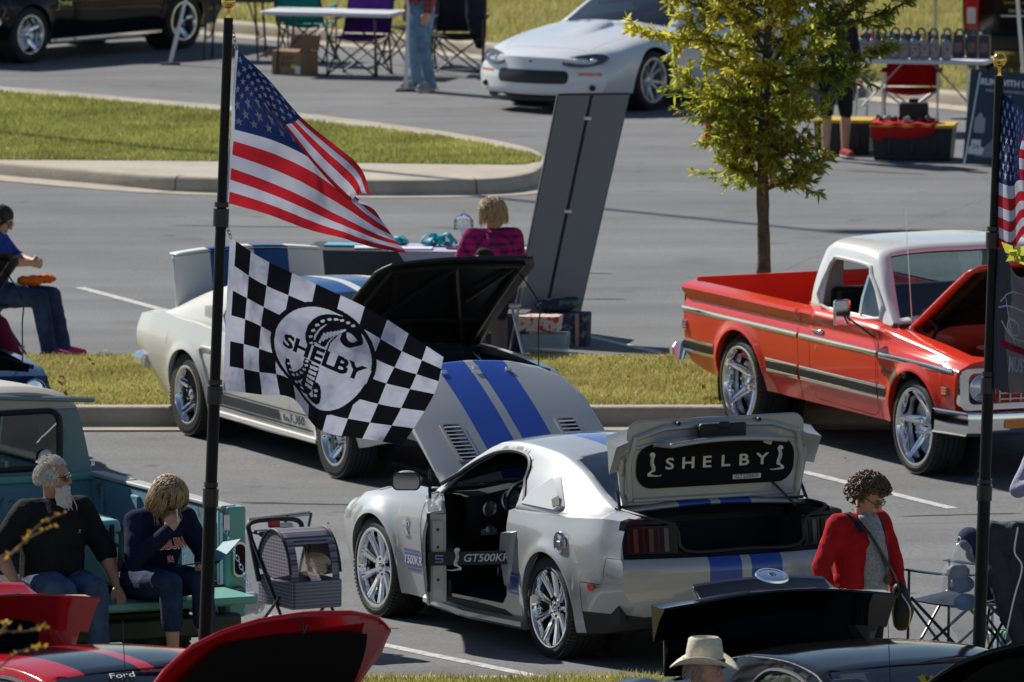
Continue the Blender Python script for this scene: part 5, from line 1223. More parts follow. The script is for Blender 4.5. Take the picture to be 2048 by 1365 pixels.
    rf = take(gm, lambda c: c.z > 1.665); bmo(rf, 'cab_roof', mat('roof_beige', (.46, .43, .38), .6, dirt=((.25, .17, .11), .6, .7), vscale=3), car, gap=0, thick=.02); bmo(gm, 'cab', CABW, car, gap=0, thick=.02, inner=mat('cab_inner_dark', (.05, .07, .08), .6))
    bmo(rw, 'rear_window', GLASS, car, gap=0); bmo(ws, 'windscreen', GLASS, car, gap=0)
    b = B(); b.tube([(Lb + .05, W / 2 + y, z) for y, z in rrect(-.67, 1.26, .67, 1.64, .085)], .022, 6, closed=True); b.obj('window_seal', BLACKP, car)
    b = B(); b.tube([(Lb + .035, -.02, 1.70), (Lb + .03, W / 2, 1.765), (Lb + .035, W + .02, 1.70)], .018, 6); b.obj('drip_rail', CABW, car)
    st = B(); st.lathe([(0, 0), (.055, 0)], 24); so = st.obj('round_sticker', mat('sticker_white', (.7, .7, .72), .5), car, 0, Tm=T(Lb + .028, .33, 1.33) @ MX(((0, 0, -1, 0), (-1, 0, 0, 0), (0, 1, 0, 0), (0, 0, 0, 1))))
    b = B(); b.prism([(-.03, -.004), (.03, -.004), (.018, .004), (.014, .022), (-.014, .022), (-.018, .004)], .001, T(z=.001)); b.obj('hat_print', mat('print_black', (.01, .01, .01), .6), so, 0)
    b = B(); b.lathe([(.047, .0012), (.050, .0012)], 24); b.obj('sticker_ring', mat('print_red', (.25, .03, .05), .6), so, 0)
    # cab lower body and front end beyond
    for sg in (1, -1): b = B(); b.box((Lb + .75, W / 2 + sg * .90, .75), (1.4, .06, .55)); b.obj('door', TURQ, car, bev=.02)
    b = B(); b.box((Lb + 2.0, W / 2, .9), (1.3, 1.6, .5)); b.obj('hood', TURQ, car, bev=.08)
    b = B(); b.box((Lb + .3, W / 2, .95), (.2, 1.6, .55)); b.box((Lb + .55, W / 2, .70), (.55, 1.6, .18)); b.obj('bench_seat', mat('grey_seat', (.06, .08, .1), .7), car, bev=.05)
    b = B(); b.box((Lb + .75, W / 2, .52), (1.4, 1.7, .05)); b.obj('cab_floor', DARKIN, car, 0)
    steering(car, Lb + .95, W / 2 + .38, 1.15, 35, .2)
    for x in (.85, 3.7):
        for y0, sg in ((.12, -1), (W - .12, 1)): put_wheel(car, x, y0, sg, R_=.36, rim=.2, wd=.2, style='five')
    b = B(); b.lathe([(.02, 0), (.016, .03), (0, .035)], 10, T(Lb + .1, -.02, 1.27) @ MX.Rotation(R(90), 4, 'X')); b.obj('cargo_hook', CHROME, car)
    return car
turq = pickup_turq(); g_ = G(452, 1388); turq.location = (g_.x, g_.y, 0); TURQ_T = MX.Translation(turq.location) @ MX.Rotation(HEAD, 4, 'Z')
# ---------------------------------------------------------------- white sports coupe far off
def camaro():
    WP = mat('cool_white_paint', (.74, .76, .78), .22, 0, 1)
    car = thing('white_sports_coupe', 'white low sports coupe with hood scoop parked behind the tree', 'car', (0, 0, 0), math.atan2(-.82, -.57))
    SC = {-1.2: [(.7, .35), (.85, .5), (.87, .7), (.8, .88), (.5, .95), (0, .97)], 0: [(.88, .22), (.93, .5), (.94, .7), (.86, .88), (.6, .93), (0, .95)],
          1.3: [(.88, .2), (.92, .45), (.93, .68), (.86, .86), (.6, .9), (0, .92)], 2.05: [(.88, .2), (.92, .45), (.925, .66), (.84, .82), (.5, .885), (0, .90)],
          2.57: [(.88, .21), (.925, .45), (.92, .63), (.82, .77), (.5, .835), (0, .85)], 3.1: [(.85, .21), (.905, .42), (.90, .57), (.78, .69), (.45, .745), (0, .76)],
          3.45: [(.80, .2), (.87, .38), (.865, .52), (.72, .62), (.42, .665), (0, .675)], 3.62: [(.76, .2), (.83, .34), (.825, .47), (.68, .56), (.38, .60), (0, .605)]}
    fp = cub([.15, .25, .36, .5, .6], [-.04, .03, .03, 0, -.02])
    ends = lambda x, y, z: sstep(3.0, 3.62, x) * (fp(z) - .42 * y * y)
    bm = loft(SC, (6, 6, 5, 5, 7), .07, [(0, .33, .36), (2.57, .33, .36)], .05, ends, flare=(.015, .05))
    take_g(bm, [(2.0, -.7), (2.0, .7), (-.3, .7), (-.3, -.7)], lambda c: c.z > .84)
    hb = panel(bm, [(2.06, -.74), (3.3, -.56), (3.36, 0), (3.3, .56), (2.06, .74)], 'xy', lambda c: c.z > .6)
    gr = panel(bm, rrect(-.46, .325, .46, .47, .06), 'yz', lambda c: c.x > 3.2); bmo(bm, 'body', WP, car, gap=.002); bmo(hb, 'hood', WP, car); bmo(gr, 'grille', mat('grille_dark', (.02, .022, .025), .4), car, gap=0)
    b = B()
    for i in range(3): b.tube([(3.605 - .42 * y * y, y, .355 + .04 * i) for y in np.linspace(-.44, .44, 9)], .006, 5)
    b.obj('grille_bars', BLACKP, car)
    gs = {2.1: [(.78, .85), (.77, .855), (.76, .86), (.68, .87), (.4, .885), (0, .89)], 1.6: [(.82, .84), (.76, .96), (.68, 1.07), (.6, 1.1), (.36, 1.12), (0, 1.125)],
          1.1: [(.82, .85), (.74, 1.05), (.62, 1.2), (.55, 1.235), (.32, 1.26), (0, 1.265)], .6: [(.82, .86), (.74, 1.07), (.61, 1.23), (.54, 1.265), (.3, 1.285), (0, 1.29)],
          -.1: [(.8, .87), (.72, 1.0), (.62, 1.09), (.55, 1.12), (.3, 1.14), (0, 1.145)], -.6: [(.76, .88), (.72, .9), (.66, .92), (.58, .93), (.32, .94), (0, .945)]}
    gm = loft(gs, (4, 4, 3, 4, 5), .06, ends=lambda x, y, z: -.3 * y * y * sstep(1.0, 2.1, x), cap=(False, False))
    ws = panel(gm, [(1.2, -.53), (2.0, -.68), (2.06, 0), (2.0, .68), (1.2, .53), (1.26, 0)], 'xy', lambda c: abs(c.y) < .7); sb = [panel(gm, [(1.6, .89), (1.3, 1.08), (1.0, 1.16), (.5, 1.17), (.35, 1.1), (.4, .9)], 'xz', lambda c, sg=sg: c.y * sg > .3) for sg in (1, -1)]
    bmo(gm, 'roof', WP, car, gap=0, thick=.015); bmo(ws, 'windscreen', GLASSD, car, gap=0)
    for k in sb: bmo(k, 'side_window', GLASSD, car, gap=0)
    b = B(); q = []
    for x in np.linspace(2.3, 3.0, 8):
        h = .05 * (1 - sstep(2.32, 3.0, x)); zc = cub([2.05, 2.57, 3.1], [.9, .85, .76])(x); q.append([(x, -.22, zc - .012), (x, -.17, zc + h * .9), (x, 0, zc + h), (x, .17, zc + h * .9), (x, .22, zc - .012)])
    b.sheet(q); hs = b.obj('hood_scoop', WP, car, 60); b = B(); b.add([(2.298, -.19, .885), (2.298, .19, .885), (2.302, .16, .925), (2.302, -.16, .925)], [(0, 1, 2, 3)]); b.obj('scoop_mouth', DARKIN, hs, 0)
    for sg in (1, -1):
        pts = crom([V((.40, 0, .535)), V((.60, 0, .515)), V((.77, 0, .555)), V((.80, 0, .615)), V((.70, 0, .645)), V((.52, 0, .625)), V((.41, 0, .59))], 3, True); fx = lambda y, z: 3.55 - .42 * y * y - (z - .54) * .9
        b = B(); b.add([(fx(p.x, p.z) + .075, sg * p.x, p.z) for p in pts], [tuple(range(len(pts)))]); b.tube([(fx(p.x, p.z) + .072, sg * p.x, p.z) for p in pts], .01, 5, closed=True); hl = b.obj('headlamp', mat('lamp_smoke', (.10, .11, .13), .06, .3, 1), car, 0)
        for y in (.53, .68): b = B(); b.ell((fx(y, .58) + .075, sg * y, .582), (.02, .055, .026)); b.obj('lamp_reflector', CHROME, hl)
        b = B(); b.sheet([[(3.63 - .42 * y * y + .004, sg * y, z) for y in np.linspace(.56, .78, 6)] for z in (.415, .45)]); b.obj('turn_lamp', mat('amber_lens2', (.7, .16, .02), .2, 0, 1), car, 0, sol=.01)
        b = B(); b.ell((3.66 - .42 * .5, sg * .70, .29), (.02, .045, .035)); b.obj('fog_lamp', BLACKP, car)
    b = B(); b.tube([(3.3, -.72, .17), (3.56, -.4, .16), (3.6, 0, .16), (3.56, .4, .16), (3.3, .72, .17)], .04, 6); b.obj('air_dam', BLACKP, car)
    b = B(); b.ell((3.60, 0, .555), (.012, .03, .02)); b.obj('nose_badge', mat('print_red', (.25, .03, .05), .6), car)
    for x in (0, 2.57):
        for sg in (1, -1): liner(car, x, sg * .56 if sg > 0 else -.88, .38, .32); put_wheel(car, x, sg * .78, sg, rot=.2, R_=.325, rim=.24, wd=.26, style='ten', lipm=mat('wheel_silver', (.55, .56, .58), .3, .8), spm=MATS['wheel_silver'])
    b = B(); b.box((.9, 0, .6), (2.2, 1.3, .4)); b.obj('interior', DARKIN, car, bev=.05)
    return car
cam_ = camaro(); place(cam_, 1306, 221, 2.57, .90, 2.57)
# ---------------------------------------------------------------- black pickup tail at the far tent
def tailtruck():
    car = thing('black_pickup', 'black pickup tailgate with red and clear tail lamp behind the oil bottle table', 'pickup', (0, 0, 0), R(84))
    SC = {0: [(.94, .50), (.97, .7), (.985, .95), (.97, 1.15), (.94, 1.27), (0, 1.28)], .2: [(.97, .45), (1.0, .7), (1.005, .95), (.99, 1.15), (.96, 1.29), (0, 1.30)], 2.0: [(.97, .45), (1.0, .7), (1.005, .95), (.99, 1.15), (.96, 1.29), (0, 1.30)],
          5.2: [(.9, .5), (.97, .7), (.98, .9), (.95, 1.1), (.8, 1.2), (0, 1.22)]}
    bm = loft(SC, (5, 5, 4, 4, 5), .12, [(1.1, .42, .46), (4.6, .42, .46)], .05); gt = panel(bm, rrect(-.80, .62, .80, 1.27, .03), 'yz', lambda c: c.x < .1)
    bmo(bm, 'body', BLK, car); tg = bmo(gt, 'tailgate', BLK, car, gap=.006)
    gs = {1.9: [(.93, 1.27), (.9, 1.45), (.8, 1.75), (.7, 1.86), (.4, 1.9), (0, 1.9)], 2.1: [(.95, 1.27), (.92, 1.45), (.82, 1.78), (.72, 1.9), (.4, 1.94), (0, 1.94)], 3.4: [(.95, 1.27), (.92, 1.45), (.82, 1.78), (.7, 1.88), (.4, 1.92), (0, 1.92)], 4.2: [(.9, 1.2), (.88, 1.22), (.86, 1.24), (.8, 1.25), (.4, 1.26), (0, 1.26)]}
    gm = loft(gs, (4, 4, 4, 4, 4), .1, cap=(True, False)); bmo(gm, 'cab', BLK, car, gap=0)
    M3 = MX(((0, 0, -1, 0), (-1, 0, 0, 0), (0, 1, 0, 0), (0, 0, 0, 1)))
    for sg in (1, -1):
        b = B(); b.prism(rrect(-.075, -.24, .075, .24, .03), .03, T(.0, sg * .885, .93) @ M3); tl = b.obj('tail_lamp', mat('bright_red_lens', (.45, .012, .02), .15, 0, 1), car, 30, bev=.01)
        b = B(); b.prism(rrect(-.045, -.14, .05, .04, .02), .036, T(.0, sg * .89, .90) @ M3); b.obj('reverse_lens', mat('pale_lens', (.6, .6, .62), .12, 0, 1), tl, 30)
    b = B(); b.box((-.10, 0, .55), (.16, 1.9, .18)); b.obj('rear_bumper', mat('black_chrome', (.03, .03, .032), .2, .5), car, bev=.03)
    wp = mat('white_print', (.75, .75, .75), .5); rp = mat('print_red2', (.6, .03, .04), .5)
    b = B(); b.box((-.006, .35, 1.13), (.004, .34, .07)); b.obj('logo_plate', wp, tg, 0)
    text('lettering', 'AMSOIL', rp, tg, MX.Translation((-.010, .35, 1.13)) @ M3, .085, 1.05, .2)
    text('lettering', 'DEALER', wp, tg, MX.Translation((-.006, .35, 1.055)) @ M3, .04, 1.4); text('lettering', 'Synthetic Lubricants', mat('print_orange', (.5, .3, .12), .5), tg, MX.Translation((-.006, .35, .995)) @ M3, .045)
    text('lettering', '334-607-1604', wp, tg, MX.Translation((-.006, .35, .90)) @ M3, .045); b = B(); b.box((-.006, .35, .845), (.003, .42, .016)); b.obj('print_line', wp, tg, 0)
    for x in (1.1, 4.6):
        for sg in (1, -1): put_wheel(car, x, sg * .85, sg, R_=.40, rim=.25, wd=.26, style='five')
    return car
tt = tailtruck(); g_ = G(2102, 185); tt.location = (g_.x, g_.y, 0)
# ================================================================ FLAGS AND TREE
def net_surface(net, Y0, us, vs):
    """smooth cloth through a net of (px, py, depth offset) rows; v rows from bottom to top"""
    P = [[D(p[0], p[1], Y0) + V((0, p[2] * 1.8, 0)) for p in r] for r in net]
    def cm(Q, ts, t):
        t = min(max(t, ts[0]), ts[-1]); i = min(max(int(np.searchsorted(ts, t, 'right')) - 1, 0), len(ts) - 2); f = (t - ts[i]) / (ts[i + 1] - ts[i])
        p1, p2 = Q[i], Q[i + 1]; p0 = Q[i - 1] if i else p1 * 2 - p2; p3 = Q[i + 2] if i + 2 < len(Q) else p2 * 2 - p1
        return .5 * ((2 * p1) + (p2 - p0) * f + (2 * p0 - 5 * p1 + 4 * p2 - p3) * f * f + (3 * p1 - p0 - 3 * p2 + p3) * f**3)
    def S_(u, v):
        p = cm([cm(r, us, u) for r in P], vs, v)
        rip = noise.noise((u * 5, v * 3, Y0)) * .055 * min(1, u * 5) + noise.noise((u * 17 + v * 6, v * 9, 3)) * .014 * min(1, u * 6) + noise.noise((u * 40, v * 34, 7)) * .003
        return p + V((0, rip, 0))
    return S_
def nrm(S_, u, v):
    e = .004; a = S_(u + e, v) - S_(u - e, v); b = S_(u, v + e) - S_(u, v - e); n = a.cross(b)
    n = n.normalized() if n.length > 1e-9 else V((0, -1, 0))
    return n
def cloth(name, S_, nu, nv, pick, mats, par):
    b = B(); b.add([S_(i / nu, j / nv) for j in range(nv + 1) for i in range(nu + 1)], [])
    for j in range(nv):
        for i in range(nu):
            k = j * (nu + 1) + i; b.f.append([k, k + 1, k + nu + 2, k + nu + 1]); b.m.append(pick((i + .5) / nu, (j + .5) / nv))
    return b.obj(name, mats, par, 180, norm=False)
def decal(name, S_, tris2d, m, par, off=.002, both=False):
    """2-D pieces [(verts uv, faces)] laid on the cloth"""
    b = B()
    for vs, fs in tris2d:
        for sg in ((1, -1) if both else (1,)):
            b.add([S_(u, v) + nrm(S_, u, v) * off * sg for u, v in vs], fs)
    return b.obj(name, m, par, 0, norm=False)
def ribbon(pts, wd, n=6):
    P = crom([V((x, y, 0)) for x, y in pts], n); m = len(P); w_ = wd if isinstance(wd, (list, tuple)) else [wd, wd]; vs = []
    for i, p in enumerate(P):
        t = P[min(i + 1, m - 1)] - P[max(i - 1, 0)]; t.normalize(); q = i / (m - 1); k = q * (len(w_) - 1); a = min(int(k), len(w_) - 2); ww = (w_[a] + (w_[a + 1] - w_[a]) * (k - a)) / 2
        vs += [(p.x - t.y * ww, p.y + t.x * ww), (p.x + t.y * ww, p.y - t.x * ww)]
    return vs, [(2 * i, 2 * i + 1, 2 * i + 3, 2 * i + 2) for i in range(m - 1)]
def text2d(s, size, sx=1, shear=0, off=0, sp=1):
    me = textmesh(s, size, sx, shear, 0, 'CENTER', off, sp); bm = bmesh.new(); bm.from_mesh(me); bmesh.ops.remove_doubles(bm, verts=bm.verts, dist=1e-4); bmesh.ops.triangulate(bm, faces=bm.faces)
    bmesh.ops.subdivide_edges(bm, edges=[e for e in bm.edges if e.calc_length() > size * .2], cuts=2); bmesh.ops.triangulate(bm, faces=bm.faces)
    bm.verts.ensure_lookup_table(); r = ([(v.co.x, v.co.y) for v in bm.verts], [tuple(v.index for v in f.verts) for f in bm.faces]); bm.free(); return r
POLEB = mat('pole_black', (.008, .008, .009), .5, spec=.25)
fw = mat('flag_white', (.52, .55, .66), .75, transl=.28, spec=.2); fr_ = mat('flag_red', (.42, .018, .03), .75, transl=.35, spec=.2); fb = mat('flag_blue', (.014, .03, .12), .75, transl=.25, spec=.2); fk_ = mat('flag_black', (.012, .012, .016), .75, transl=.1, spec=.2)
fg = mat('flag_charcoal', (.07, .07, .085), .75, transl=.2, spec=.2)
def flag_pole(label, top, bot, Y0, r0=.028, r1=.039, cols=()):
    a, c = D(*top, Y0), D(*bot, Y0); d = (a - c).normalized(); c2 = c - d * (c.z / d.z)     # run down to the ground
    o = thing('flag_pole', label, 'flag pole', c2, 0, 'telescopic flag poles'); a, c = a - c2, c - c2; L = a.length
    def seg(f0, f1, ra, nm, m=BLACKM): b = B(); b.tube([a * f0, a * f1], ra, 14); return b.obj(nm, m, o)
    cuts = [0] + [((D(x, y, Y0) - c2).length / L) for x, y in cols] + [1]; cuts = sorted(cuts)
    for i in range(len(cuts) - 1): seg(cuts[i], cuts[i + 1], r1 + (r0 - r1) * (i / max(1, len(cuts) - 2)), 'pole_section', POLEB)
    for i, f in enumerate(cuts[1:-1]):
        seg(f - .008, f + .014, r1 * 1.22, 'pole_collar'); seg(f + .016, f + .022, r1 * 1.1, 'collar_ring')
    b = B(); b.lathe([(.0, 0), (.012, .0), (.009, .03), (.012, .055), (.03, .062)], 16, T(a.x, a.y, a.z)); b.ell(a + V((0, 0, .095)), .042, 24); b.obj('gold_ball', mat('polished_gold', (.85, .52, .12), .07, 1), o)
    b = B(); b.box((a.x, a.y, .02), (.5, .5, .03), T(-a.x, -a.y, 0)); b.obj('pole_foot', BLACKM, o)
    return o
def flag_us(label, net, Y0, us, vs, par_label_group='national flags'):
    S_ = net_surface(net, Y0, us, vs); base = S_(0, 0); o = thing('striped_flag', label, 'flag', (0, 0, 0), 0, par_label_group)
    def pick(u, v):
        if u < .012: return 0
        if u < .4 and v > 6 / 13: return 2
        return 1 if int(v * 13) % 2 == 0 else 0
    cloth('cloth', S_, 60, 52, pick, [fw, fr_, fb], o)
    k = 0
    for r in range(9):
        for c in range(6 if r % 2 == 0 else 5):
            u = .4 * (c * 2 + (1 if r % 2 == 0 else 2)) / 12; v = 6 / 13 + (7 / 13) * (r + 1) / 10; pts = [(u, v)]
            for i in range(10): a = math.pi / 2 + math.pi * i / 5; rr = .033 if i % 2 == 0 else .0135; pts.append((u + rr * math.cos(a) / 1.66, v + rr * math.sin(a)))
            decal('star', S_, [(pts, [(0, 1 + i, 1 + (i + 1) % 10) for i in range(10)])], fw, o, .003, True)
    return o, S_
def grommets(S_, par, pole_px, Y0):
    for v, (a, b_) in zip((1, 0), pole_px):
        p = S_(.006, v); q = D(a, b_, Y0); chain('snap_chain', q, p, par, STEEL, .03)
Y1 = 61.2
p1 = flag_pole('black flag pole with gold ball, beside the bearded man and the turquoise pickup', (457, 36), (412, 1240), Y1, cols=[(444, 440), (430, 795), (424, 1000)])
us1 = [0, .2, .4, .6, .8, 1]; vs1 = [0, .25, .46, .56, .64, .82, 1]
netA = [[(450, 405, 0), (538, 432, .03), (615, 458, -.02), (675, 476, .03), (748, 494, -.02), (815, 508, .0)],
        [(455, 328, 0), (545, 360, -.02), (622, 398, .02), (680, 428, .0), (742, 462, .03), (792, 482, .02)],
        [(461, 258, 0), (553, 286, .02), (624, 322, .04), (660, 352, .05), (720, 412, .07), (765, 448, .06)],
        [(463, 230, 0), (545, 246, .03), (600, 285, .07), (648, 332, .08), (704, 395, .10), (742, 420, .09)],
        [(465, 205, 0), (522, 198, -.02), (571, 251, -.04), (628, 325, -.05), (686, 388, -.05), (704, 402, -.02)],
        [(468, 150, 0), (527, 168, -.06), (590, 240, -.09), (652, 302, -.10), (706, 352, -.10), (722, 384, -.08)],
        [(471, 97, 0), (535, 156, -.02), (602, 231, -.05), (672, 288, -.06), (722, 334, -.05), (742, 385, -.06)]]
fA, SA = flag_us('stars and stripes flag folding over in the wind above the checkered flag', netA, Y1, us1, vs1); grommets(SA, fA, [(462, 42), (446, 425)], Y1)
# checkered flag with round snake emblem
netB = [[(447, 780, 0), (515, 787, -.03), (585, 800, .03), (640, 856, -.06), (722, 879, .03), (805, 891, 0)],
        [(449, 706, 0), (508, 722, .04), (578, 742, .03), (655, 800, -.05), (745, 828, .02), (838, 842, .03)],
        [(452, 628, 0), (512, 650, .03), (590, 690, -.03), (680, 730, -.02), (770, 765, -.03), (868, 790, .02)],
        [(456, 550, 0), (520, 588, -.02), (608, 628, .02), (704, 672, .03), (794, 716, -.04), (880, 750, -.02)],
        [(460, 475, 0), (527, 520, .02), (622, 562, -.02), (722, 612, .03), (815, 664, -.03), (887, 715, .01)]]
SB = net_surface(netB, Y1, us1, [0, .25, .5, .75, 1]); fB = thing('checkered_flag', 'black and white checkered flag with snake emblem hanging below the striped flag', 'flag', (0, 0, 0))
NU, NV = 330, 198
UU, VV_ = np.meshgrid((np.arange(NU) + .5) / NU, (np.arange(NV) + .5) / NV); XX, YY = (UU - .515) * 1.667, VV_ - .5
img = np.where(UU < .035, 0, ((np.floor((UU - .035) / .965 * 10) + np.floor(VV_ * 6)) % 2 == 1).astype(int)); rr_ = np.hypot(XX, YY); img[rr_ < .39] = 1; img[rr_ < .355] = 0
zq = lambda pts: [((x - 615) * .00118, (720 - y) * .00118 + .25 * (x - 615) * .00118) for x, y in pts]
def paint_rib(pts, wd, val, conv=True):
    vs, fs = ribbon(zq(pts) if conv else pts, wd)
    for f in fs: q = [vs[i] for i in f]; img[vinpoly(XX.ravel(), YY.ravel(), q).reshape(img.shape)] = val
for p_, w_ in [([(792, 575), (760, 520), (705, 478), (630, 462), (560, 488), (522, 545), (520, 605), (545, 655)], [.03, .06, .065, .065, .07, .07, .06, .05]),
         ([(735, 520), (690, 505), (640, 520), (600, 570), (585, 640)], [.03, .075, .09, .085, .08]), ([(590, 752), (600, 830), (590, 900), (570, 955)], [.075, .08, .08, .06]),
         ([(548, 750), (556, 820), (535, 880), (490, 925), (462, 905), (440, 850), (430, 800)], [.05, .055, .06, .065, .06, .05, .03]), ([(480, 940), (530, 970), (590, 960), (620, 905), (645, 900), (662, 945), (660, 985), (600, 988)], [.05, .06, .05, .04, .06, .07, .06, .03]),
         ([(690, 520), (700, 580), (735, 606), (770, 590), (795, 572), (770, 540), (720, 515)], [.02, .05, .05, .04, .03, .05, .03]), ([(662, 560), (640, 610), (634, 675)], .01)]: paint_rib(p_, w_, 1)
for t in range(7): x = 700 - t * 17; paint_rib([(x - 6, 512 + t * 9 + (3 if t < 3 else 0)), (x - 34 + t * 3, 545 + t * 14)], .014, 0)
for t in range(6): y = 762 + 32 * t; paint_rib([(576, y), (624, y + 4)], .024, 0)
for a in [(725, 478), (695, 468), (660, 462), (628, 464), (595, 474), (562, 494), (540, 525), (528, 562), (526, 600), (540, 640), (548, 765), (553, 795), (550, 830), (538, 865), (515, 895), (485, 915), (462, 885), (445, 840), (510, 955), (555, 968), (650, 925), (655, 955), (630, 970)]: paint_rib([(a[0] - 9, a[1] + 5), (a[0] + 9, a[1] - 5)], .017, 0)
paint_rib([(715, 545), (735, 565), (760, 560)], .018, 0); paint_rib([(740, 585), (765, 578)], .01, 0); paint_rib([(-.335, .0), (.36, .0)], .115, 0, False)
vs_, fs_ = text2d('SHELBY', .15, 1.18, 0, .006, 1.0)
for f in fs_: q = [(vs_[i][0] + .012, vs_[i][1]) for i in f]; img[vinpoly(XX.ravel(), YY.ravel(), q).reshape(img.shape)] = 1
cg = np.array([[list(SB(i / 66, j / 44)) for i in range(67)] for j in range(45)])
def up(A, n, ax):
    A = np.moveaxis(A, ax, 0); m = A.shape[0]; t = np.linspace(0, m - 1, n + 1); i = np.minimum(t.astype(int), m - 2); f = (t - i).reshape((-1,) + (1,) * (A.ndim - 1)); g = lambda k: A[np.clip(k, 0, m - 1)]
    p0, p1, p2, p3 = g(i - 1), g(i), g(i + 1), g(i + 2); R_ = .5 * (2 * p1 + (p2 - p0) * f + (2 * p0 - 5 * p1 + 4 * p2 - p3) * f**2 + (3 * p1 - p0 - 3 * p2 + p3) * f**3); return np.moveaxis(R_, 0, ax)
fine = up(up(cg, NV, 0), NU, 1); b = B(); b.v = [tuple(p) for p in fine.reshape(-1, 3)]
b.f = [[j * (NU + 1) + i, j * (NU + 1) + i + 1, (j + 1) * (NU + 1) + i + 1, (j + 1) * (NU + 1) + i] for j in range(NV) for i in range(NU)]; b.m = [int(k) for k in img.ravel()]
b.obj('cloth', [fw, fk_], fB, 180, norm=False); grommets(SB, fB, [(449, 440), (436, 800)], Y1)
# right-hand pole
Y2 = 62.4
p2 = flag_pole('black flag pole with gold ball, beside the folding chair with the hanging jacket', (1999, 152), (1958, 1285), Y2, cols=[(1988, 485), (1975, 775), (1968, 990)])
netC = [[(1990, 492, 0), (2020, 500, -.08), (2052, 470, .03), (2090, 505, -.05), (2160, 520, .04), (2230, 530, 0)], [(1994, 400, 0), (2022, 405, -.1), (2046, 395, .05), (2095, 410, -.06), (2170, 420, .04), (2235, 440, 0)],
        [(1997, 300, 0), (2024, 305, -.08), (2040, 310, .05), (2100, 320, -.06), (2170, 330, .04), (2240, 350, 0)], [(2002, 183, 0), (2030, 205, -.03), (2060, 235, .03), (2110, 250, -.05), (2180, 270, .04), (2250, 290, 0)]]
fC, SC_ = flag_us('stars and stripes flag beside the red pickup, cut by the picture edge', netC, Y2, us1, [0, .35, .65, 1]); grommets(SC_, fC, [(2002, 160), (1990, 500)], Y2)
netD = [[(1976, 770, 0), (2010, 782, -.05), (2050, 790, .04), (2110, 800, -.04), (2170, 815, .03), (2230, 830, 0)], [(1980, 680, 0), (2012, 690, -.04), (2052, 700, .05), (2115, 710, -.04), (2175, 720, .03), (2235, 735, 0)],
        [(1985, 590, 0), (2018, 595, -.05), (2056, 610, .03), (2120, 620, -.04), (2180, 630, .03), (2240, 645, 0)], [(1990, 492, 0), (2014, 520, -.05), (2042, 556, .03), (2110, 540, -.04), (2180, 545, .03), (2245, 555, 0)]]
SD = net_surface(netD, Y2, us1, [0, .35, .65, 1]); fD = thing('grey_banner_flag', 'charcoal flag with white car drawing hanging at the picture edge', 'flag', (0, 0, 0)); cloth('cloth', SD, 40, 30, lambda u, v: 0, [fg], fD)
def uvr(p, w_): vs, fs = ribbon(p, w_); return vs, fs
decal('car_drawing', SD, [uvr([(.10, .62), (.2, .70), (.35, .74), (.55, .72), (.8, .66)], .012), uvr([(.08, .58), (.2, .60), (.4, .58), (.7, .55)], .012), uvr([(.12, .50), (.2, .44), (.3, .40), (.5, .38)], .012), uvr([(.15, .66), (.22, .48), (.3, .36)], .012), uvr([(.2, .52), (.3, .5), (.34, .44), (.28, .42), (.2, .46), (.2, .52)], .012)], fw, fD, .003)
decal('red_bar', SD, [uvr([(.14, .36), (.5, .30)], .05)], fr_, fD, .003); v2, f2 = text2d('MUSTANG', .16, .6, .2, .004); decal('lettering', SD, [([(x * .9 + .42, y + .2 - (x) * .06) for x, y in v2], f2)], fw, fD, .004); grommets(SD, fD, [(1988, 485), (1976, 778)], Y2)
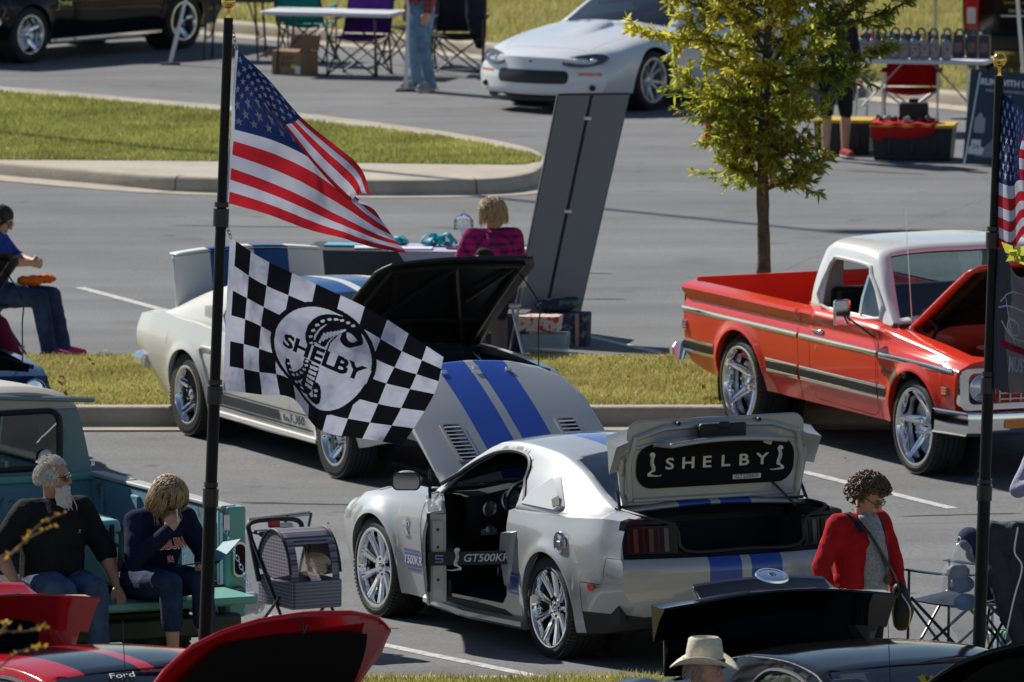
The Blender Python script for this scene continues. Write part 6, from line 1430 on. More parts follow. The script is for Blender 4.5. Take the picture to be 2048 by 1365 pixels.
# ---------------------------------------------------------------- tree in the planting strip
def tree():
    rg = random.Random(11); g = G(1522, 742, .155); o = thing('young_oak', 'young oak with yellow and green leaves growing in the strip behind the red pickup', 'tree', g)
    bark = mat('oak_bark', (.105, .092, .075), .9, var=.5, vscale=14, bump=.9, bscale=45); limbs = []; b = B()
    def branch(p, d, L, r, lvl):
        pts = [p]; rs = [r]; q = p.copy(); dd = d.normalized(); n = 6 if lvl < 2 else 4
        for i in range(n):
            dd = (dd + V((rg.gauss(0, .14), rg.gauss(0, .14), rg.gauss(.05 if lvl else 0, .08)))).normalized(); q = q + dd * L / n; pts.append(q.copy()); rs.append(r * (1 - .75 * (i + 1) / n))
        b.tube(pts, rs, 7 if lvl < 2 else 4, cap=False); limbs.append((lvl, pts)); return pts
    tr = B(); tp = [V((0, 0, -.05)), V((.0, 0, .4)), V((.022, 0, .9)), V((.01, 0, 1.5)), V((.02, 0, 2.2)), V((.06, 0, 3.0)), V((.04, 0, 3.9)), V((.06, 0, 4.6))]
    tr.tube(crom(tp, 5), [(.073 - .056 * i / 35 if i > 2 else .088 - .004 * i) * (1 + .07 * math.sin(i * 2.3) + .05 * math.sin(i * 5.1)) for i in range(36)], 12); tr.obj('trunk', bark, o)
    for i in range(58):
        h = 1.5 + 2.9 * (i / 57)**.9; a = i * 2.4 + rg.uniform(-.3, .3); f = (h - 1.6) / 2.8
        L = (.26 + .92 * sstep(.05, .55, f)) * rg.uniform(.75, 1.12) * (.62 if f > .75 else 1)
        d = V((math.cos(a), math.sin(a), rg.uniform(.1, .55) - (.25 if f < .25 else 0))); P = branch(V((.02 + .01 * h, 0, h)), d, L, .013 + .01 * (1 - f), 1)
        for k in (2, 3, 4, 5, 6):
            for _ in range(2):
                d2 = (P[k] - P[k - 1]).normalized() + V((rg.gauss(0, .6), rg.gauss(0, .6), rg.gauss(.05, .4))); Q = branch(P[k], d2, rg.uniform(.22, .5), .007, 2)
                if rg.random() < .6: branch(Q[2], d2 + V((rg.gauss(0, .8), rg.gauss(0, .8), rg.gauss(0, .5))), rg.uniform(.12, .28), .004, 3)
    for (h, dx, L) in ((2.0, -1, .72), (2.62, -1, .95), (2.8, -1, 1.1), (3.0, -1, 1.15), (2.4, 1, .9), (2.7, 1, 1.2), (2.95, 1, 1.3)):
        P = branch(V((.02, 0, h)), V((dx, rg.uniform(-.35, .1), .16)), L, .018, 1)
        for k in (2, 3, 4, 5, 6):
            for _ in range(3): branch(P[k], (P[k] - P[k - 1]).normalized() * .8 + V((rg.gauss(0, .5), rg.gauss(0, .5), rg.gauss(0, .5))), rg.uniform(.18, .4), .006, 2)
    b.obj('branches', bark, o)['kind'] = 'stuff'
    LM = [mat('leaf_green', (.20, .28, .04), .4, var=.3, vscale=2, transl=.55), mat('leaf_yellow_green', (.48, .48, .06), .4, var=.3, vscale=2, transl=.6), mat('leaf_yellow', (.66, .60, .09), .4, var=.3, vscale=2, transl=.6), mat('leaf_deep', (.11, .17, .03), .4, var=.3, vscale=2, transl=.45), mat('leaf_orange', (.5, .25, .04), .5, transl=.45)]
    lv = B()
    def leafy(P, j0=1):
        for j in range(j0, len(P)):
            for _ in range(14 if j == len(P) - 1 else 10):
                p = P[j].lerp(P[j - 1], rg.random()); t = (P[j] - P[j - 1]).normalized(); d = (t * .7 + V((rg.gauss(0, .6), rg.gauss(0, .6), rg.gauss(-.05, .5)))).normalized(); L = rg.uniform(.045, .095); w_ = d.cross(V((rg.gauss(0, 1), rg.gauss(0, 1), rg.gauss(0, 1)))).normalized() * L * .125; dr = V((0, 0, -L * .12))
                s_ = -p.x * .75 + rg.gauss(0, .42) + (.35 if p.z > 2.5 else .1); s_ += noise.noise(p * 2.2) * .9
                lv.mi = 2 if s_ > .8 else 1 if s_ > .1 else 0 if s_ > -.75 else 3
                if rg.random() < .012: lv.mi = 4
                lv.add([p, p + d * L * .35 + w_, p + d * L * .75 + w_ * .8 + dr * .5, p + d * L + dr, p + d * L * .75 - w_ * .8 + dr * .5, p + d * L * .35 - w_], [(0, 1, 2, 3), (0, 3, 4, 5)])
    for lvl, P in limbs: leafy(P, 1 if lvl > 1 else 3)
    for _ in range(2600):
        a = rg.uniform(0, 6.3); h = 1.5 + 3.0 * rg.random()**1.3; r_ = rg.random()**.6 * (.55 if h > 1.8 else .28); limbs.append((3, [V((math.cos(a) * r_, math.sin(a) * r_, h)), V((math.cos(a) * (r_ + .04), math.sin(a) * (r_ + .04), h + .02))])) if _ < 200 else None
    for lvl, P in limbs[-200:]: leafy(P)
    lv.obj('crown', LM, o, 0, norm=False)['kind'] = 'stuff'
    return o
tree()
def twig(label, Y, paths, seed, cols, L=(.016, .030)):
    rg = random.Random(seed); o = thing('twig', label, 'branch', (0, 0, 0)); b = B(); lv = B()
    for P in paths:
        Q = crom([D(x, y, Y) + V((0, rg.uniform(-.1, .1), 0)) for x, y in P], 5); b.tube(Q, [.006 - .004 * i / len(Q) for i in range(len(Q))], 5)
        for i in range(2, len(Q)):
            if i % 4 < 2 or i > len(Q) - 3:
                for _ in range(rg.randint(1, 3)):
                    p = Q[i]; d = V((rg.gauss(0, .7), rg.gauss(0, .7), rg.gauss(.35, .6))).normalized(); l_ = rg.uniform(*L); w_ = d.cross(V((0, 1, .2))).normalized() * l_ * .28; lv.mi = rg.randint(0, 1)
                    lv.add([p, p + d * l_ * .4 + w_, p + d * l_, p + d * l_ * .4 - w_], [(0, 1, 2, 3)])
    b.obj('stem', mat('twig_bark', (.12, .085, .06), .8), o); q = lv.obj('leaves', cols, o, 0, norm=False); q['kind'] = 'stuff'
yl = [mat('twig_yellow', (.62, .36, .03), .5, transl=.4), mat('twig_ochre', (.42, .24, .05), .5, transl=.4)]
twig('thin twig with small yellow leaves in front of the bearded man', 41, [[(-60, 1190), (-10, 1140), (40, 1092), (80, 1050), (128, 1028)], [(20, 1110), (60, 1078), (110, 1050)]], 3, yl)
twig('thin twig with small yellow leaves in front of the red coupe', 41.5, [[(-60, 1268), (0, 1258), (50, 1262), (92, 1250)], [(-60, 1365), (0, 1330), (40, 1305), (85, 1300)], [(-20, 1290), (6, 1262), (14, 1240)]], 4, yl)
twig('green leaf spray at the picture edge beside the charcoal flag', 60, [[(2120, 470), (2080, 500), (2050, 515), (2030, 512)]], 5, [MATS['leaf_yellow_green'], MATS['leaf_green']], (.07, .12))
# ================================================================ PEOPLE
SKIN = mat('skin_light', (.55, .31, .22), .5, var=.12, vscale=20, sss=.12); SKINT = mat('skin_tan', (.46, .24, .16), .5, var=.15, vscale=20, sss=.12)
DENIM = mat('denim_dark', (.025, .045, .10), .85, var=.45, vscale=9, bump=.35, bscale=70); DENIML = mat('denim_light', (.13, .22, .33), .85, var=.4, vscale=8, bump=.35, bscale=70)
def hand(P, w, d, up_, s=1.0, curl=.5, side=1):
    """palm and five fingers as chains; w wrist, d pointing dir, up_ back-of-hand normal"""
    w, d, n = V(w), V(d).normalized(), V(up_).normalized(); n = (n - d * n.dot(d)).normalized(); t = d.cross(n) * side
    P.append([(w, .024 * s), (w + d * .045 * s, .028 * s)]); P.append(('e', w + d * .055 * s, (.042 * s, .042 * s, .042 * s)) if False else [(w + d * .03 * s + t * .018 * s, .02 * s), (w + d * .085 * s + t * .026 * s, .016 * s)]); P.append([(w + d * .03 * s - t * .018 * s, .02 * s), (w + d * .085 * s - t * .026 * s, .016 * s)])
    for i, (o, L) in enumerate(((.033, .062), (.011, .072), (-.011, .068), (-.033, .052))):
        b0 = w + d * (.09 if i < 3 else .082) * s + t * o * s; a = curl; d1 = d * math.cos(a) - n * math.sin(a); b1 = b0 + d1 * L * .5 * s; d2 = d * math.cos(a * 2.1) - n * math.sin(a * 2.1); b2 = b1 + d2 * L * .5 * s
        P.append([(b0 - d * .02 * s, .0105 * s), (b0, .0102 * s), (b1, .0092 * s), (b2, .0078 * s)])
    th = w + d * .03 * s + t * .03 * s; P.append([(th, .014 * s), (th + (d * .7 + t * .6 - n * .3).normalized() * .038 * s, .0115 * s), (th + (d * .95 + t * .35 - n * .5).normalized() * .068 * s, .009 * s)])
def headprims(c, f, up_, s=1.0):
    """skull, jaw, nose, ears, brow, neck stub round centre c; f facing dir"""
    c, f, u = V(c), V(f).normalized(), V(up_).normalized(); u = (u - f * u.dot(f)).normalized(); l = u.cross(f); q = MX((f, l, u)).transposed(); P = []
    at = lambda a, b_, d_: c + f * a * s + l * b_ * s + u * d_ * s; E = lambda p, r: P.append(('e', p, tuple(k * s for k in r), q))
    E(at(-.012, 0, .028), (.096, .076, .092)); E(at(.018, 0, -.035), (.072, .060, .078)); E(at(.05, 0, -.078), (.036, .034, .032)); E(at(.062, 0, .03), (.026, .05, .016))
    P.append([(at(.083, 0, .012), .011 * s), (at(.103, 0, -.022), .0145 * s)]); E(at(.09, .012, -.026), (.011, .009, .008)); E(at(.09, -.012, -.026), (.011, .009, .008))
    E(at(.080, 0, -.055), (.012, .024, .006)); E(at(.079, 0, -.066), (.012, .02, .007))
    for sg in (1, -1): E(at(.0, sg * .076, -.005), (.02, .009, .032)); E(at(.055, sg * .032, -.03), (.03, .022, .024))
    return P, at, q
def face_bits(root, at, q, m_brow, glasses=None, eyes=True, s=1.0, lipm=None):
    if eyes:
        for sg in (1, -1):
            b = B(); b.ell(at(.078, sg * .031, .008), (.008 * s, .014 * s, .007 * s), 8, q=q); e = b.obj('eye', mat('eye_white', (.6, .58, .55), .2), root); b = B(); b.ell(at(.085, sg * .031, .007), (.003 * s, .006 * s, .006 * s), 8, q=q); b.obj('iris', mat('iris_dark', (.02, .015, .01), .2), root)
    for sg in (1, -1): b = B(); b.tube([at(.084, sg * .014, .027), at(.086, sg * .032, .032), at(.078, sg * .05, .026)], .0045 * s, 5); b.obj('eyebrow', m_brow, root)
    b = B(); b.tube([at(.086, .022, -.061), at(.0925, 0, -.060), at(.086, -.022, -.061)], .0035 * s, 5); b.obj('lips', lipm or mat('lip', (.35, .13, .11), .45), root)
    if glasses:
        kind, gm, lm = glasses
        for sg in (1, -1):
            pts = [at(.098 - abs(y) * .25, sg * (.033 + y), .006 + z) for y, z in rrect(-.026, -.019, .027, .016, .01, 3)]
            b = B(); b.tube(pts, .0028 * s, 5, closed=True); b.tube([at(.088, sg * .06, .01), at(.0, sg * .083, .012)], .0028 * s, 5); fr0 = b.obj('glasses_frame', gm, root)
            b = B(); b.add(pts, [tuple(range(len(pts)))]); b.obj('glasses_lens', lm, root, 0)
        b = B(); b.tube([at(.1, .008, .008), at(.1, -.008, .008)], .003 * s, 5); b.obj('glasses_bridge', gm, root)
def strands(name, roots, m, par, r=.004, n=5, seg=6):
    """hair locks: list of point lists"""
    b = B()
    for P in roots: Q = crom(P, 3) if len(P) > 2 else P; k = len(Q); b.tube(Q, [r * (1 - .6 * i / (k - 1)) for i in range(k)], 4, cap=False)
    o = b.obj(name, m, par, 180); o['kind'] = 'stuff'; return o
def human(name, label, loc, rz, J, skin=SKIN, shirt=None, pants=None, shoes=None, sleeve=1.0, leg=1.0, bulk=1.0, s=1.0, hands=None, cat='person', belly=0, group=None, neck_open=True, vox=.009, fold=.012):
    """J: joints in metres, x facing, y left, z up"""
    o = thing(name, label, cat, loc, rz, group); J = {k: V(v) for k, v in J.items()}; B_ = bulk; P = []
    hd = J['head']; f = J.get('look', V((1, 0, 0))); u = J.get('up', V((0, 0, 1))); HP, at, q = headprims(hd, f, u, s); P += HP
    nk, ch, pv = J['neck'], J['chest'], J['pelvis']; P.append([(hd - (hd - nk) * .35 - f * .02, .055 * s), (nk, .058 * s), (nk.lerp(ch, .3), .07 * s)])
    P.append([(nk.lerp(ch, .45), .09 * s), (ch, .13 * s * B_), (ch.lerp(pv, .5), .12 * s * B_), (pv, .135 * s * B_)])
    for k in 'lr':
        sh, el, wr = J[k + 'sho'], J[k + 'elb'], J[k + 'wri']; P.append([(nk.lerp(ch, .35), .06 * s), (sh, .06 * s * B_), (sh.lerp(el, .5), .05 * s * B_), (el, .042 * s * B_), (el.lerp(wr, .35), .043 * s * B_), (wr, .027 * s)])
        hp, kn, an = J[k + 'hip'], J[k + 'kne'], J[k + 'ank']; P.append([(hp, .09 * s * B_), (hp.lerp(kn, .5), .075 * s * B_), (kn, .055 * s), (kn.lerp(an, .35), .055 * s), (an, .036 * s)]); P.append([(an, .036 * s), (an + V((-.03, 0, -.045)), .03 * s), (J[k + 'toe'], .026 * s)])
        hk = (hands or {}).get(k); d = hk[0] if hk else (wr - el); up_ = hk[1] if hk else V((0, 1 if k == 'l' else -1, .2)); hand(P, wr, d, up_, s, hk[2] if hk else .5, 1 if k == 'l' else -1)
    blob('body', P, skin, o, vox, 2)
    if shirt:
        m, = shirt[:1]; Q = [[(nk.lerp(ch, .25), .085 * s), (ch, .155 * s * B_), (ch.lerp(pv, .5), .145 * s * B_ + belly * .3), (pv + V((0, 0, .02)), .15 * s * B_)]]
        sd = (J['lsho'] - J['rsho']).normalized(); fw_ = sd.cross(V((0, 0, 1))) * -1
        for e in (-1, 1): Q.append([(ch + sd * .07 * e * s, .12 * s * B_), (ch.lerp(pv, .55) + sd * .06 * e * s, .12 * s * B_), (pv + sd * .06 * e * s, .125 * s * B_)])
        if belly: Q.append(('e', ch.lerp(pv, .55) + V((belly * .7, 0, 0)), (.19 * s, .19 * s, .22 * s)))
        for k in 'lr':
            sh, el, wr = J[k + 'sho'], J[k + 'elb'], J[k + 'wri']; C = [(nk.lerp(ch, .3).lerp(sh, .3), .075 * s), (sh, .078 * s * B_), (sh.lerp(el, .5), .068 * s * B_)]
            if sleeve >= 1: C += [(el, .06 * s * B_)] + ([(el.lerp(wr, .5), .054 * s * B_)] if sleeve > 1.5 else []) + ([(el.lerp(wr, min(.95, sleeve - 1)), (.056 if sleeve < 1.5 else .046) * s * B_)] if sleeve > 1 else [])
            Q.append(C)
        blob('shirt', Q, m, o, .011, 3, fold, .09)
    if pants:
        Q = [[(pv + V((0, 0, .03)), .14 * s * B_), (pv, .15 * s * B_)]]
        for k in 'lr':
            hp, kn, an = J[k + 'hip'], J[k + 'kne'], J[k + 'ank']; C = [(pv.lerp(hp, .6), .12 * s * B_), (hp, .11 * s * B_), (hp.lerp(kn, .5), .096 * s * B_), (kn, .078 * s), (kn.lerp(an, min(leg, .5)), .074 * s)]
            if leg > .5: C.append((kn.lerp(an, leg), .066 * s))
            Q.append(C)
        blob('trousers', Q, pants, o, .011, 3, .012, .07)
    if shoes:
        for k in 'lr':
            an, to = J[k + 'ank'], J[k + 'toe']; d = (to - an); d.z = 0; d = d.normalized() if d.length > .01 else V((1, 0, 0)); zb = min(to.z, an.z - .06); Q = [[(V((an.x, an.y, zb + .035)) - d * .05, .038 * s), (V((an.x, an.y, zb + .05)), .046 * s), (V((an.x, an.y, zb + .045)) + d * .09, .044 * s), (V((an.x, an.y, zb + .032)) + d * .16, .038 * s)], [(an, .045 * s), (V((an.x, an.y, zb + .05)), .045 * s)]]
            sh = blob('shoe', Q, shoes, o, .009, 2); b = B(); b.prism([(x * .052, y * .17 + .05) for x, y in [(math.cos(t) * (1 - .12 * (math.sin(t) < 0)), math.sin(t)) for t in [2 * math.pi * i / 16 for i in range(16)]]], .018, MX.Translation((an.x, an.y, zb - .002)) @ MX.Rotation(math.atan2(d.y, d.x) - math.pi / 2, 4, 'Z')); b.obj('sole', mat('shoe_sole', (.45, .43, .42), .7), sh)
    return o, at, q
def cap_hair(o, at, m, grow, n=240, seed=1, r=.006, zmin=-.2, back=True, dens=None):
    """locks rooted over the skull; grow(unit dir in head frame, rg) -> list of head-frame offsets from the root"""
    rg = random.Random(seed); L = []
    while len(L) < n:
        d = V((rg.gauss(0, 1), rg.gauss(0, 1), rg.gauss(.3, 1))).normalized()
        if d.z < zmin or (d.x > .62 - .25 * (d.z > .3) and d.z < .55): continue
        if dens and not dens(d): continue
        p = V((-.012 + d.x * .099, d.y * .08, .028 + d.z * .096)); L.append([at(*p)] + [at(*(p + k)) for k in grow(d, rg)])
    return strands('hair', L, m, o, r)
def shell_hair(o, at, q, m, parts, vox=.008, disp=.01, dscale=.03): return blob('hair_mass', [('e', at(*c), r, q) if len(c) == 3 else c for c, r in parts], m, o, vox, 2, disp, dscale)
# --- seated on the tailgate: bearded man and blonde woman (local frames built on the truck)
def on_truck(lx, ly, z=0): return TURQ_T @ V((lx, ly, z))
SEAT = .70
def sit(lean=0, knee_fw=.46, shin=.45, knz=.02, sp=.11, hh=.0):
    z = SEAT + .11
    return dict(pelvis=(0, 0, z), chest=(.02 + lean * .3, 0, z + .37 + hh), neck=(.03 + lean * .48, 0, z + .53 + hh), lsho=(.03 + lean * .4, .19, z + .46 + hh), rsho=(.03 + lean * .4, -.19, z + .46 + hh), lhip=(.03, .1, z - .01), rhip=(.03, -.1, z - .01), lkne=(knee_fw, sp, z + knz), rkne=(knee_fw, -sp, z + knz), lank=(knee_fw + .03, sp, z - shin), rank=(knee_fw + .03, -sp, z - shin), ltoe=(knee_fw + .17, sp, z - shin - .07), rtoe=(knee_fw + .17, -sp, z - shin - .07))
FACE = HEAD + math.pi
p = on_truck(-.24, 1.33); J = sit(.0, hh=.02); zc = SEAT + .11
J.update(head=(.05, 0, zc + .70), look=(.62, .78, -.04), lelb=(.10, .33, zc + .22), lwri=(.20, .36, zc + .0), relb=(-.04, -.36, zc + .24), rwri=(.16, -.32, zc + .06))
BSH = mat('black_tee', (.014, .014, .016), .9, var=.3, vscale=8, bump=.3, bscale=90)
man, at, q = human('person', 'bearded man with white hair and sunglasses in black shirt sitting on the tailgate', (p.x, p.y, 0), FACE, J, SKINT, (BSH,), mat('jeans_blue', (.05, .085, .15), .85, var=.4, vscale=9), BLACKP, sleeve=1.12, bulk=1.22, hands={'l': ((.55, .1, -.75), (.6, .2, .6), .35), 'r': ((.8, .3, -.2), (0, 0, 1), .6)}, belly=.08, s=1.03)
WH = mat('white_hair', (.72, .70, .66), .6, var=.15, vscale=30, transl=.15)
cap_hair(man, at, WH, lambda d, rg: [d * .008 + V((-.008, 0, -.012 if d.z < .5 else .006)), d * .010 + V((-.018, rg.gauss(0, .006), -.03 if d.z < .5 else .010))], 900, 2, .0034, -.5, dens=lambda d: not (d.z > .55 and abs(d.y) < .5 and d.x < .2 and random.random() < .8))
rg = random.Random(4); L = []
for i in range(460):
    a = rg.uniform(-1.75, 1.75); z0 = rg.uniform(-.1, -.035) - .01 * abs(a); p0 = V((.055 * math.cos(a * .9) + .028, .066 * math.sin(a), z0)); ln = (.27 - .07 * abs(a)) * rg.uniform(.7, 1.1); fx = .02 + rg.gauss(0, .012); L.append([at(*p0), at(*(p0 + V((.018, p0.y * .15, -ln * .3)))), at(*(p0 + V((fx, -p0.y * .15 + rg.gauss(0, .01), -ln * .7)))), at(*(p0 + V((fx - .005, -p0.y * .4 + rg.gauss(0, .012), -ln))))])
strands('beard', L, WH, man, .0055)
L = []
for i in range(70): y = rg.uniform(-.035, .035); p0 = V((.092 - abs(y) * .5, y, -.045)); L.append([at(*p0), at(*(p0 + V((.012, y * .3, -.012)))), at(*(p0 + V((.008, y * .7, -.03))))])
strands('moustache', L, WH, man, .004)
face_bits(man, at, q, WH, ('sport', BLACKM, mat('dark_lens_g', (.006, .006, .008), .05, 0, 1)), eyes=False)
b = B(); b.box((0, 0, 0), (.03, .002, .014)); 
text('logo_patch', 'CAT', mat('patch_white', (.7, .7, .68), .6), man, MX.Translation((.175, .10, zc + .36)) @ MX.Rotation(R(90), 4, 'Z') @ MX.Rotation(R(80), 4, 'X'), .03, 1, 0, .001)
# --- blonde woman
p = on_truck(-.24, .66); J = sit(.42, .47, .44, .03, .12, -.03); J.update(chest=(.10, 0, zc + .33), neck=(.20, 0, zc + .47), lsho=(.16, .18, zc + .40), rsho=(.16, -.18, zc + .40), head=(.27, -.0, zc + .56), look=(.72, .12, -.70), up=(.6, 0, .8), relb=(.26, -.27, zc + .16), rwri=(.40, -.09, zc + .36), lelb=(.18, .31, zc + .17), lwri=(.40, .17, zc + .10))
SWS = mat('navy_sweatshirt', (.012, .016, .045), .95, var=.3, vscale=8, bump=.3, bscale=120)
wom, at, q = human('person', 'blonde woman in navy sweatshirt sitting on the tailgate, reading a card', (p.x, p.y, 0), FACE + R(8), J, SKIN, (SWS,), DENIM, None, sleeve=1.98, leg=.55, bulk=1.08, hands={'r': ((.1, .35, .75), (.6, -.5, .2), .9), 'l': ((.6, -.55, .0), (0, -.2, -1), .5)}, fold=.02)
BL = mat('blonde_hair', (.42, .30, .17), .5, var=.3, vscale=40, transl=.1); BL2 = BL
cap_hair(wom, at, BL, lambda d, rg: [V((d.x * .03, d.y * .035, d.z * .012)), V((d.x * .03 + (.02 if d.x > .2 else 0), d.y * .035, -.05)), V((d.x * .02, d.y * .03 + rg.gauss(0, .008), -.13)), V((d.x * .01 + .05, d.y * .02 + rg.gauss(0, .012), -.20 + rg.uniform(-.04, .05)))], 620, 5, .0055, -.35)
face_bits(wom, at, q, BL, ('spec', BLACKM, mat('dark_lens_g', (.006, .006, .008), .05, 0, 1)), eyes=False)
lo = mat('orange_print', (.75, .16, .05), .7); lw = mat('white_print', (.75, .75, .75), .5)
for i, ch in enumerate('AUBURN'):
    a = (i - 2.5) * .235; TT = MX.Translation((.235 + .065 * math.cos(a * 1.6) - .02, .20 * math.sin(a) , zc + .245 + .012 * math.cos(a))) @ MX.Rotation(R(90) + a * .9, 4, 'Z') @ MX.Rotation(R(62), 4, 'X')
    text('letter', ch, lw, wom, TT @ T(z=-.002), .095, .82, 0, .001, .006); text('letter', ch, lo, wom, TT, .095, .82, 0, .002, .001)
TT = MX.Translation((.278, 0, zc + .16)) @ MX.Rotation(R(90), 4, 'Z') @ MX.Rotation(R(70), 4, 'X'); text('letter', 'A', lo, wom, TT, .07, 1.0, 0, .002, .002); text('letter', 'U', lw, wom, TT @ T(z=.001), .055, 1.3, 0, .001, 0)
b = B(); b.tube([J['rwri'] if 0 else (.45, -.05, zc + .42), (.425, -.045, zc + .50)], .004, 6); b.obj('straw', WHITEP, wom)
# card she reads
b = B(); b.box((0, 0, 0), (.20, .26, .003)); b.box((.14, .0, .075), (.16, .26, .003), T(ry=0) @ T(0, 0, 0)) if 0 else None
g0 = MX.Translation((p.x, p.y, 0)) @ MX.Rotation(FACE + R(8), 4, 'Z'); card = b.obj('reading_card', mat('card_blue', (.06, .20, .26), .6), None, 0, Tm=g0 @ T(.44, .12, zc + .145, 0, R(-12), R(10))); tag(card, 'pale blue folded card in the hands of the blonde woman', 'card')
b = B(); b.box((0, 0, .0), (.17, .26, .003)); b.obj('card_flap', MATS['card_blue'], card, 0, Tm=T(.0, .19, .05, R(32), 0, 0) )
# --- standing woman in red
def stand(h=1.62, st=.09, **kw):
    k = h / 1.7; d = dict(pelvis=(0, 0, .93), chest=(.02, 0, 1.25), neck=(.03, 0, 1.42), head=(.05, 0, 1.57), lsho=(.0, .17, 1.36), rsho=(.0, -.17, 1.36), lelb=(-.03, .24, 1.08), relb=(-.03, -.24, 1.08), lwri=(.04, .26, .84), rwri=(.04, -.26, .84), lhip=(0, .09, .9), rhip=(0, -.09, .9), lkne=(.02, st, .48), rkne=(.02, -st, .48), lank=(0, st, .08), rank=(0, -st, .08), ltoe=(.13, st, .03), rtoe=(.13, -st, .03)); d.update(kw); return {a: (V(v) * k if a not in ('look', 'up') else V(v)) for a, v in d.items()}
p = G(1716, 1448); J = stand(1.60, look=(.80, .28, -.52), up=(.5, .1, .85), head=(.10, .0, 1.55), neck=(.045, 0, 1.41), lelb=(.02, .31, 1.09), lwri=(.10, .29, .82), relb=(-.03, -.32, 1.09), rwri=(.04, -.30, .84), lsho=(.0, .185, 1.36), rsho=(.0, -.185, 1.36)); RF = mat('red_fleece', (.40, .012, .018), .95, var=.25, vscale=7, bump=.4, bscale=130)
rw_, at, q = human('person', 'woman with curly hair in red jacket and crossbody bag standing behind the black coupe', (p.x, p.y, zg(p.y)), R(-48), J, SKIN, (RF,), mat('dark_slacks', (.015, .015, .02), .9), BLACKP, sleeve=1.95, bulk=1.04, fold=.02, s=1.0)
CH = mat('curly_brown', (.13, .075, .045), .55, var=.4, vscale=40); rg = random.Random(8); L = []
while len(L) < 330:
    d = V((rg.gauss(0, 1), rg.gauss(0, 1), rg.gauss(.3, 1))).normalized()
    if d.z < -.45 or (d.x > .22 and d.z < .5): continue
    p0 = V((-.012 + d.x * .10, d.y * .083, .028 + d.z * .098)); a0 = rg.uniform(0, 6); s1 = d.orthogonal().normalized(); s2 = d.cross(s1); rr = rg.uniform(.010, .018); L.append([at(*(p0 + d * (.006 + .011 * t) + (s1 * math.cos(a0 + t * 1.7) + s2 * math.sin(a0 + t * 1.7)) * rr + V((0, 0, -.004 * t)))) for t in range(6)])
strands('hair', L, CH, rw_, .0085); shell_hair(rw_, at, q, CH, [((-.035, 0, .04), (.098, .088, .095))], disp=.02)
face_bits(rw_, at, q, CH, ('spec', mat('glasses_dark', (.02, .02, .02), .3), glassmat('clear_lens', (.9, .9, .9), .03)))
k = 1.60 / 1.7; GT = mat('grey_marl', (.30, .30, .32), .95, var=.4, vscale=60)
blob('grey_top', [[(V((.085, 0, 1.37)) * k, .085), (V((.125, 0, 1.28)) * k, .085), (V((.145, .01, 1.15)) * k, .088), (V((.15, .01, 1.0)) * k, .09), (V((.14, .01, .84)) * k, .095)]], GT, rw_, .011, 3, .006, .08)
b = B(); st_ = crom([V((-.06, -.14, 1.40)) * k, V((.05, -.135, 1.44)) * k, V((.19, -.09, 1.32)) * k, V((.25, .0, 1.15)) * k, V((.25, .12, .98)) * k, V((.16, .22, .86)) * k], 5); b.tube(st_, .02, 6, flat=.25); sb_ = b.obj('strap', BLACKP, rw_)
bag = blob('shoulder_bag', [[(V((.12, .27, .90)) * k, .05), (V((.14, .28, .76)) * k, .075), (V((.13, .28, .68)) * k, .06)]], mat('black_nylon', (.012, .012, .014), .6), None, .012, 3)
bag.matrix_world = MX.Translation(rw_.location) @ MX.Rotation(R(-48), 4, 'Z'); tag(bag, 'small black shoulder bag at the side of the woman in red', 'bag')
b = B(); b.tube(crom([V((.17, .235, .88)) * k, V((.22, .27, .78)) * k, V((.19, .29, .66)) * k], 4), .005, 5); b.obj('zip', STEEL, bag)
b = B(); b.tube(crom([V((.08, .06, 1.42)) * k, V((.235, .05, 1.2)) * k, V((.26, .02, 1.02)) * k, V((.235, -.03, 1.2)) * k, V((.08, -.05, 1.42)) * k], 5), .0035, 4); b.lathe([(0, 0), (.03, 0), (.03, .008), (0, .01)], 16, MX.Translation(V((.262, .02, 1.0)) * k) @ MX.Rotation(R(90), 4, 'Y')); b.obj('necklace', mat('dark_bead', (.03, .025, .02), .4), rw_)
for sg in (1, -1): b = B(); b.tube(crom([V((.02, .11 * sg, 1.44)) * k, V((.07, .12 * sg, 1.40)) * k, V((.13, .10 * sg, 1.32)) * k], 4), .022, 6, flat=.5); b.obj('collar', mat('navy_collar', (.03, .04, .06), .9), rw_)
# --- man in straw cowboy hat
p = G(1392, 1915); J = stand(1.70, look=(.96, .25, -.02)); SH = mat('navy_shirt', (.02, .03, .05), .9)
cm_, at, q = human('person', 'man in pale straw cowboy hat standing beside the black coupe', (p.x, p.y, 0), R(-22), J, SKINT, (SH,), DENIM, BLACKP, sleeve=1.9, bulk=1.1)
GH = mat('grey_hair', (.30, .27, .24), .6); cap_hair(cm_, at, GH, lambda d, rg: [d * .006 + V((-.006, 0, -.012)), d * .006 + V((-.012, 0, -.026))], 260, 9, .004, -.5, dens=lambda d: d.x < .12); face_bits(cm_, at, q, GH)
hat = thing('cowboy_hat', 'pale straw cowboy hat with dark band on the man beside the black coupe', 'hat', cm_.location + V((0, 0, 0)), 0); STRAW = mat('straw', (.70, .62, .47), .7, var=.15, vscale=40, bump=.5, bscale=220)
hq = MX.Rotation(R(-22), 4, 'Z') @ MX.Translation(at(-.005, 0, .062)) @ q.to_4x4() @ MX.Scale(1.08, 4); b = B(); rows = []; n = 40
